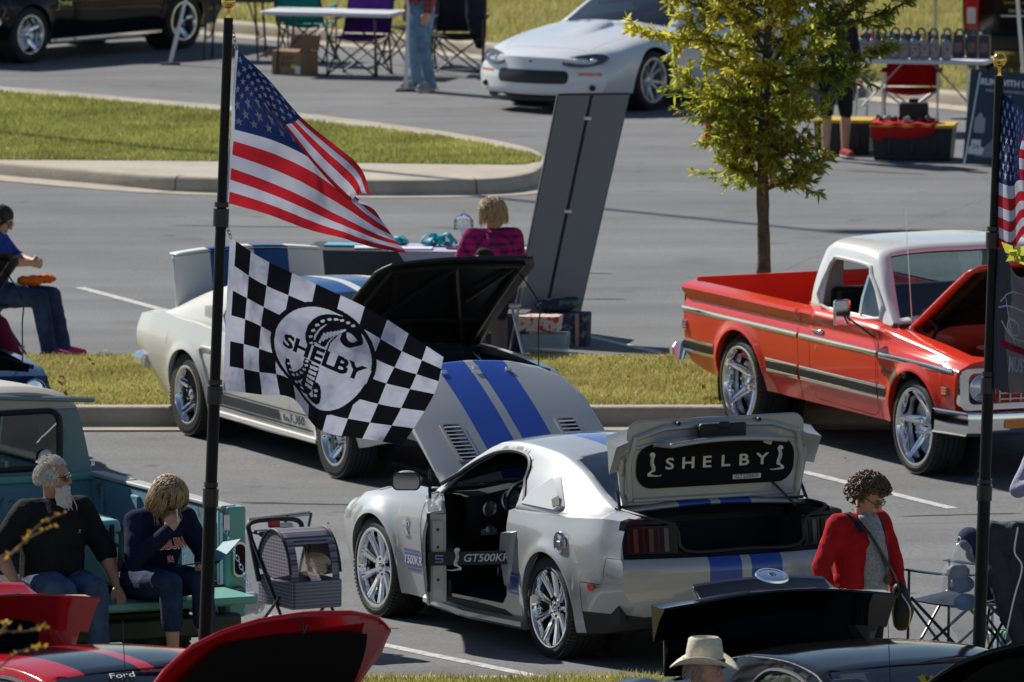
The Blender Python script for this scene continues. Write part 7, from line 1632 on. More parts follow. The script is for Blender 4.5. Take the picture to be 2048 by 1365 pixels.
for i in range(n + 1):
    a = 2 * math.pi * i / n; c, s_ = math.cos(a), math.sin(a); crown = [(0, .085), (.28, .088), (.55, .118), (.78, .128), (.93, .118), (1.04, .06), (1.12, .0)]
    r = [(c * .088 * k_, s_ * .07 * k_, z_ - (.028 * (1 - abs(s_) * .7) if k_ < .7 else 0)) for k_, z_ in crown]
    for k_ in (.35, .7, 1.0): r.append((c * (.1 + .075 * k_), s_ * (.085 + .07 * k_), abs(s_)**2 * .05 * k_**1.5 - abs(c)**3 * .028 * k_ - .004))
    rows.append(r)
b.sheet(rows); b.obj('felt', STRAW, hat, 60, sol=.004, Tm=hq); b = B(); b.tube([(math.cos(t) * .1, math.sin(t) * .081, .012) for t in [2 * math.pi * i / 32 for i in range(32)]], .009, 6, closed=True, flat=1.2); b.obj('hat_band', BLACKP, hat, Tm=hq)
# --- plaid woman at the info table (seen from behind)
def chair_sit(z=.46, lean=0, kn=.45): 
    zz = z + .1; return dict(pelvis=(0, 0, zz), chest=(.0 + lean, 0, zz + .36), neck=(.02 + lean, 0, zz + .52), head=(.04 + lean, 0, zz + .67), lsho=(lean, .18, zz + .46), rsho=(lean, -.18, zz + .46), lelb=(.1 + lean, .26, zz + .22), relb=(.1 + lean, -.26, zz + .22), lwri=(.30 + lean, .16, zz + .2), rwri=(.30 + lean, -.16, zz + .2), lhip=(.02, .1, zz - .01), rhip=(.02, -.1, zz - .01), lkne=(kn, .12, zz), rkne=(kn, -.12, zz), lank=(kn + .02, .12, .09), rank=(kn + .02, -.12, .09), ltoe=(kn + .15, .12, .03), rtoe=(kn + .15, -.12, .03))
def plaid(name, c1, c2, sc=5):
    m = mat(name, c1, .9); N = m.node_tree.nodes; L = m.node_tree.links; tc = N.new('ShaderNodeTexCoord'); cur = None; pr = N['Principled BSDF']; fac = []
    for d_ in ('X', 'Z'):
        wv = N.new('ShaderNodeTexWave'); wv.bands_direction = d_; wv.inputs['Scale'].default_value = sc; L.new(tc.outputs['Object'], wv.inputs[0]); g = N.new('ShaderNodeMath'); g.operation = 'GREATER_THAN'; g.inputs[1].default_value = .62; L.new(wv.outputs['Fac'], g.inputs[0]); fac.append(g.outputs[0])
    ad = N.new('ShaderNodeMath'); ad.operation = 'MULTIPLY_ADD'; ad.inputs[1].default_value = .5; L.new(fac[0], ad.inputs[0]); h_ = N.new('ShaderNodeMath'); h_.operation = 'MULTIPLY'; h_.inputs[1].default_value = .45; L.new(fac[1], h_.inputs[0]); L.new(h_.outputs[0], ad.inputs[2])
    mx = N.new('ShaderNodeMix'); mx.data_type = 'RGBA'; mx.inputs[6].default_value = tuple(c1) + (1,); mx.inputs[7].default_value = tuple(c2) + (1,); L.new(ad.outputs[0], mx.inputs[0]); L.new(mx.outputs[2], pr.inputs['Base Color']); return m
p = G(985, 716); J = chair_sit(); J.update(look=(.85, .5, -.15))
pw, at, q = human('person', 'blonde woman in magenta plaid shirt sitting at the info table', (p.x, p.y, 0), R(105), J, SKIN, (plaid('magenta_plaid', (.36, .015, .14), (.03, .012, .06)),), DENIM, BLACKP, sleeve=1.9, bulk=1.15)
cap_hair(pw, at, BL, lambda d, rg: [V((d.x * .03, d.y * .03, d.z * .01)), V((d.x * .035 - .01, d.y * .035, -.05)), V((d.x * .03, d.y * .03 + rg.gauss(0, .01), -.11))], 420, 6, .007, -.35); shell_hair(pw, at, q, BL, [((-.02, 0, .03), (.108, .09, .10)), ((-.05, 0, -.05), (.07, .08, .09))])
face_bits(pw, at, q, BL, ('spec', BLACKM, glassmat('clear_lens', (.9, .9, .9), .03)))
# --- person in black cap at the same table
p = G(905, 742); J = chair_sit(); J.update(head=(.40, 0, .86), neck=(.30, 0, .80), chest=(.16, 0, .74), lsho=(.26, .18, .76), rsho=(.26, -.18, .76), lelb=(.36, .24, .52), relb=(.36, -.24, .52), lwri=(.5, .1, .36), rwri=(.5, -.1, .36), look=(.8, 0, -.6), up=(.6, 0, .8))
cp, at, q = human('person', 'person in black cap and grey trousers at the info table behind the raised white hood', (p.x, p.y, 0), R(50), J, SKIN, (BSH,), mat('grey_trousers', (.10, .09, .11), .9), BLACKP, sleeve=1.5)
blob('cap', [('e', at(-.01, 0, .06), (.112, .088, .075), q), ('e', at(.11, 0, .045), (.07, .07, .014), q)], mat('black_cap', (.02, .02, .022), .9), cp, .009, 2)
# --- seated person at the left edge with orange yarn
p = G(-18, 722); J = chair_sit(.47, .03, .44); J.update(look=(.8, -.1, -.45), up=(.4, 0, .9), lelb=(.16, .26, .86), relb=(.16, -.26, .86), lwri=(.36, .06, .84), rwri=(.36, -.08, .84), head=(.1, 0, 1.19), lank=(.60, .12, .09), rank=(.52, -.12, .09), ltoe=(.74, .14, .03), rtoe=(.66, -.1, .03), lkne=(.50, .12, .55), rkne=(.44, -.12, .55))
ks, at, q = human('person', 'person with glasses and pink shoes knitting in a folding chair by the turf', (p.x, p.y, 0), R(-8), J, SKIN, (mat('royal_blue', (.02, .05, .30), .9),), DENIM, mat('pink_shoes', (.45, .03, .16), .7), sleeve=1.2)
DH = mat('dark_hair', (.02, .014, .01), .5); cap_hair(ks, at, DH, lambda d, rg: [d * .012 + V((-.01, 0, -.015)), d * .015 + V((-.02, 0, -.04))], 300, 12, .006, -.5); shell_hair(ks, at, q, DH, [((-.02, 0, .035), (.104, .085, .096))]); face_bits(ks, at, q, DH, ('spec', BLACKM, glassmat('clear_lens', (.9, .9, .9), .03)))
yk = blob('yarn_bundle', [('e', (.0, 0, 0), (.09, .07, .045)), ('e', (.10, .03, .01), (.09, .06, .04)), ('e', (-.08, -.02, .0), (.06, .05, .04))], mat('orange_yarn', (.75, .16, .02), .95, bump=.8, bscale=60), None, .01, 1, .02, .03); yk.location = ks.location + V((.36, .0, .68)); tag(yk, 'orange yarn bundle in the lap of the knitting person', 'yarn')
# --- standing man in jeans at the far tent, legs behind the bins, burgundy and lavender edge people
p = G(842, 182); J = stand(1.80, .12, lkne=(.05, .16, .48), lank=(-.02, .2, .08), ltoe=(.12, .24, .03)); 
jm, at, q = human('person', 'man in faded jeans standing beside the white tent pole', (p.x, p.y, 0), R(205), J, SKINT, (plaid('red_plaid', (.30, .06, .06), (.05, .04, .05)),), DENIML, mat('grey_shoes', (.25, .25, .26), .8), sleeve=1.9, bulk=1.12, fold=.02); cap_hair(jm, at, GH, lambda d, rg: [d * .01, d * .015], 80, 9, .006)
p = G(1668, 318); J = stand(1.72, .12, rkne=(.1, -.12, .5), rank=(.12, -.14, .08), rtoe=(.25, -.14, .03))
vl, at, q = human('person', 'person in shorts standing behind the oak crown beside the black bins', (p.x, p.y, 0), R(-70), J, SKIN, (mat('black_polo', (.02, .02, .025), .9),), mat('dark_shorts', (.02, .02, .025), .9), mat('red_shoes', (.35, .05, .05), .8), sleeve=1.0, leg=.02); cap_hair(vl, at, DH, lambda d, rg: [d * .01, d * .015], 80, 9, .006)
p = G(-42, 900); J = chair_sit(.45)
bp, at, q = human('person', 'person in burgundy jacket sitting at the picture edge beside the blue car', (p.x, p.y, zg(p.y)), R(60), J, SKIN, (mat('burgundy', (.14, .01, .03), .8),), DENIM, BLACKP, sleeve=1.9, bulk=1.15); cap_hair(bp, at, DH, lambda d, rg: [d * .01, d * .015], 80, 9, .006)
p = G(2122, 1290); J = stand(1.66, .09, look=(.3, -.9, 0), relb=(.04, -.30, 1.12), rwri=(.20, -.10, 1.20), lelb=(.0, .30, 1.12), lwri=(.2, .1, 1.18))
lp_, at, q = human('person', 'person with lavender sleeve standing at the picture edge beside the red pickup', (p.x, p.y, zg(p.y)), R(-95), J, SKIN, (mat('lavender_top', (.36, .34, .46), .85, bump=.2, bscale=60),), DENIM, BLACKP, sleeve=1.95); cap_hair(lp_, at, DH, lambda d, rg: [d * .01, d * .015], 80, 9, .006)
# ================================================================ THINGS ROUND THE CARS
def bar(name, a, b_, r, m, par, n=7): q = B(); q.tube([a, b_], r, n); return q.obj(name, m, par)
def camp_chair(label, loc, rz, cm, frame=None, h=.88, back=True, group='camping chairs', mesh_back=None):
    o = thing('camping_chair', label, 'chair', loc, rz, group); fm = frame or BLACKM; w = .27
    b = B(); b.sheet([[(x, y, .44 - .06 * math.sin(math.pi * (x + .25) / .5) * math.cos(y / w * 1.3)) for y in np.linspace(-w, w, 9)] for x in np.linspace(-.25, .25, 7)]); b.obj('seat', cm, o, 60, sol=.008)
    if back: b = B(); b.sheet([[(-.25 - .16 * t - .03 * math.cos(y / w * 1.4), y * (1 - .04 * t), .46 + (h - .46) * t) for y in np.linspace(-w, w, 9)] for t in np.linspace(0, 1, 8)]); b.obj('backrest', mesh_back or cm, o, 60, sol=.008)
    for sg in (1, -1):
        bar('leg', (-.28, sg * .28, .0), (.24, sg * .28, .46), .011, fm, o); bar('leg', (.28, sg * .28, 0), (-.25, sg * .28, .47), .011, fm, o); bar('back_post', (-.25, sg * .28, .46), (-.42, sg * .27, h), .011, fm, o); bar('arm_post', (.26, sg * .29, .0), (.25, sg * .29, .64), .010, fm, o)
        b = B(); b.sheet([[(x, sg * .29 + y, .645 - .015 * math.sin(math.pi * (x + .32) / .6)) for y in (-.035, .035)] for x in np.linspace(-.32, .28, 8)]); b.obj('armrest', cm, o, 60, sol=.006)
    bar('cross_bar', (.26, -.28, .02), (.26, .28, .44), .010, fm, o); bar('cross_bar', (.26, .28, .02), (.26, -.28, .44), .010, fm, o); bar('cross_bar', (-.26, -.28, .02), (-.26, .28, .44), .010, fm, o); bar('cross_bar', (-.26, .28, .02), (-.26, -.28, .44), .010, fm, o)
    for x in (-.28, .27):
        for sg in (1, -1): b = B(); b.box((x, sg * .285, .012), (.04, .035, .024)); b.obj('foot', BLACKP, o, bev=.005)
    return o
def folding_table(label, loc, rz, L, W, h, topm, legm, group=None):
    o = thing('folding_table', label, 'table', loc, rz, group); b = B(); b.prism(rrect(-L / 2, -W / 2, L / 2, W / 2, .04), .045, T(z=h - .045)); b.obj('table_top', topm, o, 30, bev=.008)
    for sx in (-1, 1):
        for sy in (-1, 1): bar('leg', (sx * (L / 2 - .18), sy * (W / 2 - .06), 0), (sx * (L / 2 - .22), sy * (W / 2 - .08), h - .04), .014, legm, o)
        bar('leg_brace', (sx * (L / 2 - .2), -(W / 2 - .07), .25), (sx * (L / 2 - .2), W / 2 - .07, .25), .011, legm, o); bar('leg_brace', (sx * (L / 2 - .21), 0, .26), (sx * .15, 0, h - .05), .010, legm, o)
    return o
def tent_pole(label, top, foot, m=WHITEP):
    g = G(*foot); t = D(*top, g.y); d = (t - g); t = g + d * (2.4 / d.z); o = thing('tent_pole', label, 'tent pole', g, 0, 'tent poles'); b = B(); b.box((0, 0, 1.2), (.05, .05, 2.4)); 
    b = B(); b.tube([V((0, 0, .02)), t - g], .026, 4); b.obj('post', m, o, 0); b = B(); b.box((0, 0, .012), (.22, .15, .024)); b.obj('foot_plate', mat('dark_foot', (.05, .05, .055), .5, .5), o, bev=.006); b = B(); b.tube([V((0, 0, .02)), (t - g) * .18], .034, 4); b.obj('sleeve', m, o, 0)
    return o
tent_pole('leaning white tent pole with dark foot beside the black classic car', (372, 0), (340, 130)); tent_pole('white tent pole beside the man in faded jeans', (817, 0), (811, 183)); tent_pole('white tent pole at the top picture corner by the sign board', (2035, 0), (2052, 215)); tent_pole('thin grey pole between the oak and the black pickup', (1872, -20), (1868, 150), STEEL)
# --- far tent: tables, chairs, box
TEAL = mat('teal_fabric', (.02, .26, .24), .8, var=.2, vscale=6, transl=.2); PURP = mat('purple_fabric', (.09, .025, .25), .8, var=.2, vscale=6, transl=.2); BLKF = mat('black_fabric', (.02, .02, .026), .85, var=.2, vscale=6, transl=.1)
GREYT = mat('table_white', (.62, .63, .66), .5)
def gl(x, y): p = G(x, y); return (p.x, p.y, zg(p.y))
folding_table('white plastic folding table at the far tent above the cardboard box', gl(668, 148), R(-16), 1.55, .7, .72, GREYT, BLACKM); folding_table('dark folding table beside the leaning tent pole', gl(470, 118), R(-10), 1.0, .6, .72, mat('table_dark', (.04, .035, .035), .7), BLACKM)
camp_chair('teal camping chair behind the cardboard box', gl(612, 122), R(75), TEAL); camp_chair('purple camping chair under the white table end', gl(718, 150), R(250), PURP); ch3 = camp_chair('black camping chair behind the man in faded jeans', gl(918, 148), R(265), BLKF)
camp_chair('black camping chair half hidden by the white tent pole', gl(835, 130), R(120), BLKF)
jk = blob('dark_jacket', [[((0, 0, .35), .10), ((.02, 0, .15), .12), ((.04, 0, -.05), .10), ((.06, .02, -.2), .06)], [((0, .1, .33), .07), ((.02, .14, .1), .07)]], mat('jacket_dark', (.015, .018, .03), .8), None, .014, 2, .03, .08); g_ = gl(948, 150); jk.location = (g_[0], g_[1], .55); tag(jk, 'dark jacket hanging over the black camping chair', 'jacket')
def carton():
    o = thing('cardboard_box', 'open brown cardboard box with black print beside the tent table', 'box', gl(590, 148), R(-32)); cb = mat('cardboard', (.30, .19, .12), .85, var=.12, vscale=5, bump=.2, bscale=40); b = B(); w, d, h = .40, .34, .26; t = .008
    b.box((0, -d / 2, h / 2), (w, t, h)); b.box((0, d / 2, h / 2), (w, t, h)); b.box((-w / 2, 0, h / 2), (t, d - t * 2, h)); b.box((w / 2, 0, h / 2), (t, d - t * 2, h)); b.box((0, 0, t / 2), (w - t * 2, d - t * 2, t)); b.obj('carton', cb, o, 0)
    for (px_, py_, rx, ry, sx, sy) in ((0, d / 2 + .02, R(75), 0, w, d / 2), (0, -d / 2, R(-178 + 180 + 4), 0, w, d / 2), (-w / 2 - .06, 0, 0, R(-30), .16, d), (w / 2, 0, 0, R(-8), .16, d)):
        b = B(); b.box((0 if rx else (-.08 if px_ < 0 else -.08), sy / 2 if rx else 0, 0), (sx, sy, .005)); b.obj('flap', cb, o, 0, Tm=T(px_, py_, h + .003, rx, ry))
    pk = mat('print_black', (.01, .01, .01), .6); text('lettering', 'JUST', pk, o, MX.Translation((.02, -d / 2 - .006, .19)) @ MX.Rotation(R(90), 4, 'X'), .075); text('lettering', 'RIGHT', pk, o, MX.Translation((.02, -d / 2 - .006, .12)) @ MX.Rotation(R(90), 4, 'X'), .065); text('lettering', 'JUST', pk, o, MX.Translation((-w / 2 - .006, 0, .19)) @ MX.Rotation(R(-90), 4, 'Z') @ MX.Rotation(R(90), 4, 'X'), .07)
    b = B(); b.box((.09, -d / 2 - .006, .10), (.05, .002, .05)); b.obj('label', mat('label_yellow', (.7, .6, .05), .6), o, 0); b = B(); b.box((.15, -d / 2 - .006, .06), (.07, .002, .09)); b.obj('label', WHITEP, o, 0)
carton()
# --- tall grey leaning boards
def board(label, corners, seam=.5, th=.03, col=(.19, .20, .215)):
    """two-leaf panel through four points bottom-left, bottom-right, top-right, top-left"""
    P = [V(c) for c in corners]; base = V(((P[0].x + P[1].x) / 2, (P[0].y + P[1].y) / 2, 0)); o = thing('leaning_board', label, 'board', base, 0); P = [p - base for p in P]; gm = mat('board_grey_%d' % int(col[0] * 1000), col, .6, var=.06, vscale=2, bump=.08, bscale=150); n = (P[1] - P[0]).cross(P[3] - P[0]).normalized() * th
    f = lambda u, v: (P[0].lerp(P[1], u)).lerp(P[3].lerp(P[2], u), v)
    for u0, u1 in ((0, seam - .025), (seam + .025, 1)):
        b = B(); q = [f(u0, 0), f(u1, 0), f(u1, 1), f(u0, 1)]; b.add(q + [p + n for p in q], [(0, 1, 2, 3), (7, 6, 5, 4), (0, 4, 5, 1), (1, 5, 6, 2), (2, 6, 7, 3), (3, 7, 4, 0)]); b.obj('panel', gm, o, 0)
    for u in (.0, 1.0): b = B(); b.tube([f(u, 0) + n * .5, f(u, 1) + n * .5], th * .5, 6); b.obj('edge_trim', mat('board_trim', (.10, .105, .11), .45, .3), o)
    for v in (.12, .5, .9): b = B(); q = f(seam, v) + n * .5; b.box(q, (.09, .05, .035)); b.obj('hinge', STEEL, o, bev=.006)
    b = B(); b.tube([f(seam, 0) + n * .5, f(seam, 1) + n * .5], th * .45, 6); b.obj('hinge_strip', BLACKM, o); b = B(); b.tube([f(0, 1) + n * .5, f(1, 1) + n * .5], th * .6, 6); b.obj('top_edge', BLACKM, o)
    return o
g0 = G(1012, 690); y0 = g0.y; board('tall dark grey two-leaf board leaning beside the info table', [D(1022, 660, y0), D(1150, 655, y0 + .25), D(1255, 190, y0 + .9), D(1115, 192, y0 + .65)], .47)
g0 = G(480, 1225); y0 = g0.y; board('low light grey folding board leaning behind the pet stroller', [D(466, 1208, y0), D(585, 1212, y0 - .1), D(622, 1030, y0 + .35), D(500, 1044, y0 + .45)], .62, col=(.66, .65, .63))
# --- info table
def info_table():
    g = gl(862, 668); rz = R(-9); o = folding_table('long folding table draped in dark grey cloth with papers and bows', (g[0], g[1], 0), rz, 2.05, .75, .74, mat('tabletop_pale', (.6, .6, .62), .6), STEEL)
    CG = mat('cloth_grey', (.055, .062, .075), .9, var=.15, vscale=4); b = B(); rows = []
    for i in range(33):
        u = i / 32; x = -1.06 + 2.12 * u; r = []
        for v in (-.40, -.395, -.36, 0, .36, .395, .40): drop = (.42 + .10 * math.sin(u * 9) if u > .1 else .3) if abs(v) > .397 else 0; r.append((x + (.03 * math.sin(v * 9 + u * 30) if drop else 0), v + (.02 * math.sin(u * 40) if drop else 0), .748 - drop + (.004 if abs(v) < .38 else 0)))
        rows.append(r)
    for e, xs in ((0, -1.10), (-1, 1.16)): 
        r0 = rows[e]; ext = [(xs + .03 * math.sin(k_ * 2), p[1] * 1.03, .74 - .42 - (p[0] > 0) * .02 * k_) for k_, p in enumerate(r0)]
        rows.insert(0, ext) if e == 0 else rows.append(ext)
    b.sheet(rows); cl = b.obj('table_cloth', CG, None, 60, Tm=T(g[0], g[1], 0, 0, 0, rz)); tag(cl, 'dark grey cloth hanging over the long info table', 'tablecloth'); WT = T(g[0], g[1], 0, 0, 0, rz)
    b = B(); b.sheet([[(-.30, -.41, .754), (-.30, .3, .754), ], [(.42, -.41, .754), (.42, .3, .754)]]); b.add([(-.22, -.425, .752), (.40, -.425, .752), (.34, -.43, .46), (-.02, -.43, .46)], [(0, 1, 2, 3)]); o2 = b.obj('runner_cloth', mat('runner_lilac', (.42, .40, .55), .9), None, 0, Tm=WT); tag(o2, 'pale lilac runner cloth across the info table', 'cloth')
    rg = random.Random(3); TB = mat('ribbon_teal', (.02, .42, .52), .5, transl=.2)
    for (x, y, nm, lab) in ((-.35, -.02, 'bow', 'bright turquoise bow on the info table beside the glass stand'), (.05, .1, 'bow', 'bright turquoise bow at the middle of the info table')):
        b = B()
        for k in range(9):
            a = k * .7 + x; b.tube(crom([(0, 0, .01), (.07 * math.cos(a), .05 * math.sin(a), .05 + .03 * rg.random()), (.12 * math.cos(a), .09 * math.sin(a), .02), (.04 * math.cos(a + .3), .03 * math.sin(a + .3), .01)], 4), .022, 4, flat=.15)
        tag(b.obj(nm, TB, None, 60, Tm=WT @ T(x, y, .757, s=1.35)), lab, 'bow')
    for i, (x, y, w_, d_, c, lab) in enumerate(((-.75, 0, .34, .26, (.10, .35, .50), 'blue folder lying on the far end of the info table'), (-.52, -.2, .22, .28, (.6, .62, .68), 'white sheet of paper on the info table beside the blue folder'), (-.1, -.25, .3, .2, (.66, .64, .72), 'lilac sheet of paper on the lilac runner'), (.28, -.22, .22, .05, (.12, .04, .03), 'dark red strip box on the info table'), (.62, .05, .3, .24, (.55, .58, .7), 'pale printed sheet beside the plaid woman'), (.85, -.15, .3, .22, (.68, .7, .74), 'white sheet at the end of the info table near the tall board'))):
        b = B(); b.box((0, 0, .006), (w_, d_, .012)); tag(b.obj('paper_sheet' if c[0] > .3 else 'flat_box', mat('paper_%d' % i, c, .7), None, 0, Tm=WT @ T(x, y, .758, 0, 0, rg.uniform(-.3, .3))), lab, 'paper' if c[0] > .3 else 'box')
    gs = thing('glass_stand', 'clear glass cake stand on the info table', 'stand', (WT @ V((.26, .15, .757)))); b = B(); b.lathe([(.07, 0), (.07, .01), (.015, .03), (.015, .12), (.10, .14), (.10, .15)], 20); b.obj('base', glassmat('clear_glass', (.85, .9, .92), .1), gs); b = B(); b.lathe([(.09, .15), (.085, .22), (.05, .26), (.015, .275), (.012, .3), (0, .305)], 20); b.obj('dome', MATS['clear_glass'], gs)
info_table()
def plastic_chair(label, x, y, rz, m):
    o = thing('folding_chair', label, 'chair', gl(x, y), rz); b = B(); b.prism(rrect(-.2, -.21, .2, .21, .06), .025, T(z=.44)); b.obj('seat', m, o, 30, bev=.008)
    b = B(); b.sheet([[(-.24 - .12 * t - .03 * math.cos(y_ * 6), y_, .62 + .24 * t) for y_ in np.linspace(-.22, .22, 9)] for t in np.linspace(0, 1, 5)]); b.obj('backrest', m, o, 60, sol=.025); b = B(); b.box((-.385, 0, .80), (.006, .12, .025)); b.obj('hand_slot', mat('slot_red', (.25, .03, .03), .6), o, bev=.003)
    for sg in (1, -1): bar('leg', (-.3, sg * .2, 0), (.16, sg * .2, .46), .012, STEEL, o); bar('leg', (.24, sg * .21, 0), (-.36, sg * .21, .84), .012, STEEL, o)
    return o
plastic_chair('white plastic folding chair under the plaid woman', 985, 716, R(105), mat('chair_cream', (.62, .58, .50), .5)); plastic_chair('pale folding chair under the person in black cap', 903, 742, R(50), MATS['chair_cream'])
fc = thing('folding_chair', 'black metal folding chair under the knitting person', 'chair', gl(-22, 722), R(-8)); b = B(); b.prism(rrect(-.2, -.21, .2, .21, .06), .03, T(z=.46)); b.obj('seat', BLACKP, fc, bev=.008)
for sg in (1, -1): bar('leg', (-.28, sg * .2, 0), (.12, sg * .2, .48), .013, BLACKM, fc); bar('leg', (.30, sg * .21, 0), (-.28, sg * .21, .86), .013, BLACKM, fc)
bar('cross_bar', (.26, -.21, .1), (.26, .21, .1), .011, BLACKM, fc); b = B(); b.box((-.24, 0, .76), (.03, .42, .2)); b.obj('backrest', BLACKP, fc, bev=.01)
camp_chair('dark camping chair under the person in burgundy', gl(-46, 902), R(60), BLKF)
def bin_(name, label, cat, x, y, w, d, h, m, lidm=None, rz=0, z=0, taper=1.08, handles=False):
    g = G(x, y); o = thing(name, label, cat, (g.x, g.y, z), rz); b = B(); b.box((0, 0, h / 2), (w, d, h), None, taper); b.obj('tub', m, o, 30, bev=.012)
    if lidm: b = B(); b.box((0, 0, h + .012), (w * taper + .03, d * taper + .03, .035)); b.obj('lid', lidm, o, 30, bev=.01)
    if handles:
        for i in range(3): b = B(); b.box((-w * .3 + w * .3 * i, -d / 2 * 1.04 - .004, h * .5), (.05, .02, h * .66), T()); b.obj('tub_rib', m, o, bev=.012)
    return o
flo = mat('floral_print', (.62, .58, .52), .7, dirt=((.5, .05, .06), .52, .56), vscale=22); clr = mat('clear_plastic', (.35, .52, .60), .2, alpha=.55, spec=.5)
bin_('storage_bin', 'clear plastic bin of blue cloths under the floral box', 'bin', 1092, 706, .36, .26, .17, clr, None, R(-8)); bin_('flat_boards', 'thin flat boards lying under the clear bin', 'boards', 1108, 714, .46, .34, .02, mat('board_brown', (.2, .17, .16), .7), None, R(-6), taper=1)
bin_('floral_box', 'white box with red floral print beside the tote bag', 'box', 1080, 706, .34, .24, .13, flo, None, R(-8), .19); tb = bin_('tote_bag', 'dark patterned tote bag with beige straps beside the leaning board', 'bag', 1138, 690, .34, .22, .28, mat('tote_print', (.05, .06, .10), .85, dirt=((.25, .2, .22), .55, .6), vscale=24), None, R(-10), 0, 1.05)
for x in (-.09, .09): b = B(); b.box((x, -.122, .14), (.03, .012, .28)); b.obj('strap', mat('beige_strap', (.36, .30, .22), .8), tb)
sf = blob('packed_cloths', [('e', (0, 0, 0), (.14, .1, .06)), ('e', (.1, .03, .02), (.1, .08, .05)), ('e', (-.12, -.02, 0), (.09, .08, .05))], mat('cloth_dark_mix', (.03, .05, .08), .9, dirt=((.12, .2, .12), .55, .62), vscale=9), None, .012, 1, .03, .06); g_ = G(1118, 690); sf.location = (g_.x, g_.y, .34); tag(sf, 'bundle of dark cloths piled on the tote bag', 'cloths')
bin_('dark_box', 'dark box under the info table beside the clear bin', 'box', 1025, 700, .24, .3, .3, mat('box_dark', (.03, .035, .06), .7), mat('box_lid_grey', (.10, .10, .14), .6), R(-8))
# --- oil vendor
folding_table('white folding table carrying rows of oil bottles', gl(1835, 262), R(-14), 1.6, .7, .78, GREYT, STEEL)
tg_ = G(1835, 262); TW = T(tg_.x, tg_.y, .782, 0, 0, R(-14)); bm_ = B(); rgb = random.Random(6)
def bottle(label, x, y, cap, body):
    p = TW @ V((x, y, 0)); o = thing('oil_bottle', label, 'bottle', p, R(-14) + rgb.uniform(-.2, .2), 'oil bottles on the vendor table'); b = B(); b.box((0, 0, .075), (.10, .055, .15)); b.prism([(-.05, .15), (.05, .15), (.035, .19), (-.01, .215), (-.03, .215), (-.05, .19)], .05, MX(((1, 0, 0, 0), (0, 0, 1, -.025), (0, 1, 0, 0), (0, 0, 0, 1)))); b.obj('bottle_body', body, o, 30, bev=.01)
    b = B(); b.lathe([(.017, .21), (.018, .25), (.0, .252)], 12, T(-.018, 0, 0)); b.obj('cap', cap, o); b = B(); b.box((0, -.029, .075), (.08, .002, .095)); lb = b.obj('label', mat('oil_label', (.35, .33, .33), .5, dirt=((.3, .04, .05), .5, .55), vscale=30), o, 0)
caps = [('blue', (.02, .06, .4)), ('green', (.02, .25, .08)), ('grey', (.1, .1, .11)), ('blue', (.02, .06, .4)), ('yellow', (.6, .42, .03)), ('red', (.5, .02, .02)), ('grey', (.1, .1, .11)), ('red', (.5, .02, .02)), ('black', (.02, .02, .02))]
pos = ['fourth from the sign board end', 'fifth from the sign board end', 'sixth', 'a', 'b', 'c']
xs = [-.30, -.20, -.10, .02, .12, .24, .36, -.42, -.54]; desc = ['second blue-capped', 'green-capped', 'grey-capped', 'near blue-capped', 'yellow-capped', 'near red-capped', 'near grey-capped', 'far red-capped', 'black-capped']
for (cn, cc), x, ds in zip(caps, xs, desc): bottle('%s silver oil bottle in the front row on the vendor table' % ds, x, -.24, mat('cap_' + cn, cc, .4), mat('bottle_silver', (.28, .29, .31), .35, .3))
jugs = ['first', 'second', 'third', 'fourth', 'fifth', 'sixth', 'seventh', 'eighth', 'ninth', 'tenth']
for i in range(10):
    p = TW @ V((.70 - .14 * i, .12 + .03 * (i % 2), 0)); o = thing('oil_jug', '%s dark oil jug from the sign board in the back row' % jugs[i], 'jug', p, R(-14), 'oil jugs in the back row'); b = B(); b.box((0, 0, .12), (.12, .10, .24), None, .92); b.tube(crom([(-.03, 0, .23), (-.02, 0, .29), (.03, 0, .29), (.05, 0, .24)], 3), .013, 6); jb = b.obj('jug_body', mat('jug_dark', (.025, .03, .04), .35), o, 30, bev=.012); b = B(); b.box((0, -.053, .11), (.09, .002, .10)); b.obj('label', mat('jug_label', (.06, .09, .16), .5, dirt=((.35, .05, .06), .5, .55), vscale=25), o, 0)
    b = B(); b.lathe([(.02, .24), (.02, .265), (0, .267)], 10, T(-.045, 0, 0)); b.obj('cap', WHITEP if i % 3 == 0 else BLACKP, o)
REDF = mat('red_fabric', (.50, .012, .02), .8, var=.2, vscale=6, transl=.25); camp_chair('red camping chair under the oil bottle table', gl(1822, 262), R(-95), REDF, STEEL, .84); 
um_ = blob('red_canopy_bundle', [('e', (0, 0, 0), (.24, .15, .10)), ('e', (.18, 0, -.02), (.15, .12, .08)), ('e', (-.15, .0, -.01), (.12, .1, .08))], REDF, None, .014, 2, .03, .07); g_ = G(1845, 235); um_.location = D(1842, 105, g_.y + .4); tag(um_, 'red cloth bundle behind the oil jugs', 'cloth')
YL = mat('yellow_lid', (.62, .40, .03), .5); TUB = mat('tub_black', (.012, .015, .02), .45)
b1 = bin_('storage_tote', 'black storage tote with yellow lid beside the person in shorts', 'tote', 1690, 306, .55, .42, .33, TUB, YL, R(-10), handles=True); b2 = bin_('storage_tote', 'black storage tote under the red towel beside the sign board', 'tote', 1828, 318, .78, .45, .34, TUB, YL, R(-8), handles=True)
g_ = G(1828, 318); b = B(); b.sheet([[(x, y, .375 + .01 * math.sin(x * 30) if y > -.26 else .375 - .09 - .06 * math.sin(x * 5 + 2) - (.06 if x < -.3 else 0)) for x in np.linspace(-.42, .24, 24)] for y in (.20, .05, -.10, -.25, -.268)]); tag(b.obj('red_towel', mat('towel_red', (.55, .02, .02), .95, bump=.6, bscale=90), None, 60, Tm=T(g_.x, g_.y, 0, 0, 0, R(-8)), sol=.012), 'red towel spread over the black storage tote', 'towel')
rg = random.Random(9)
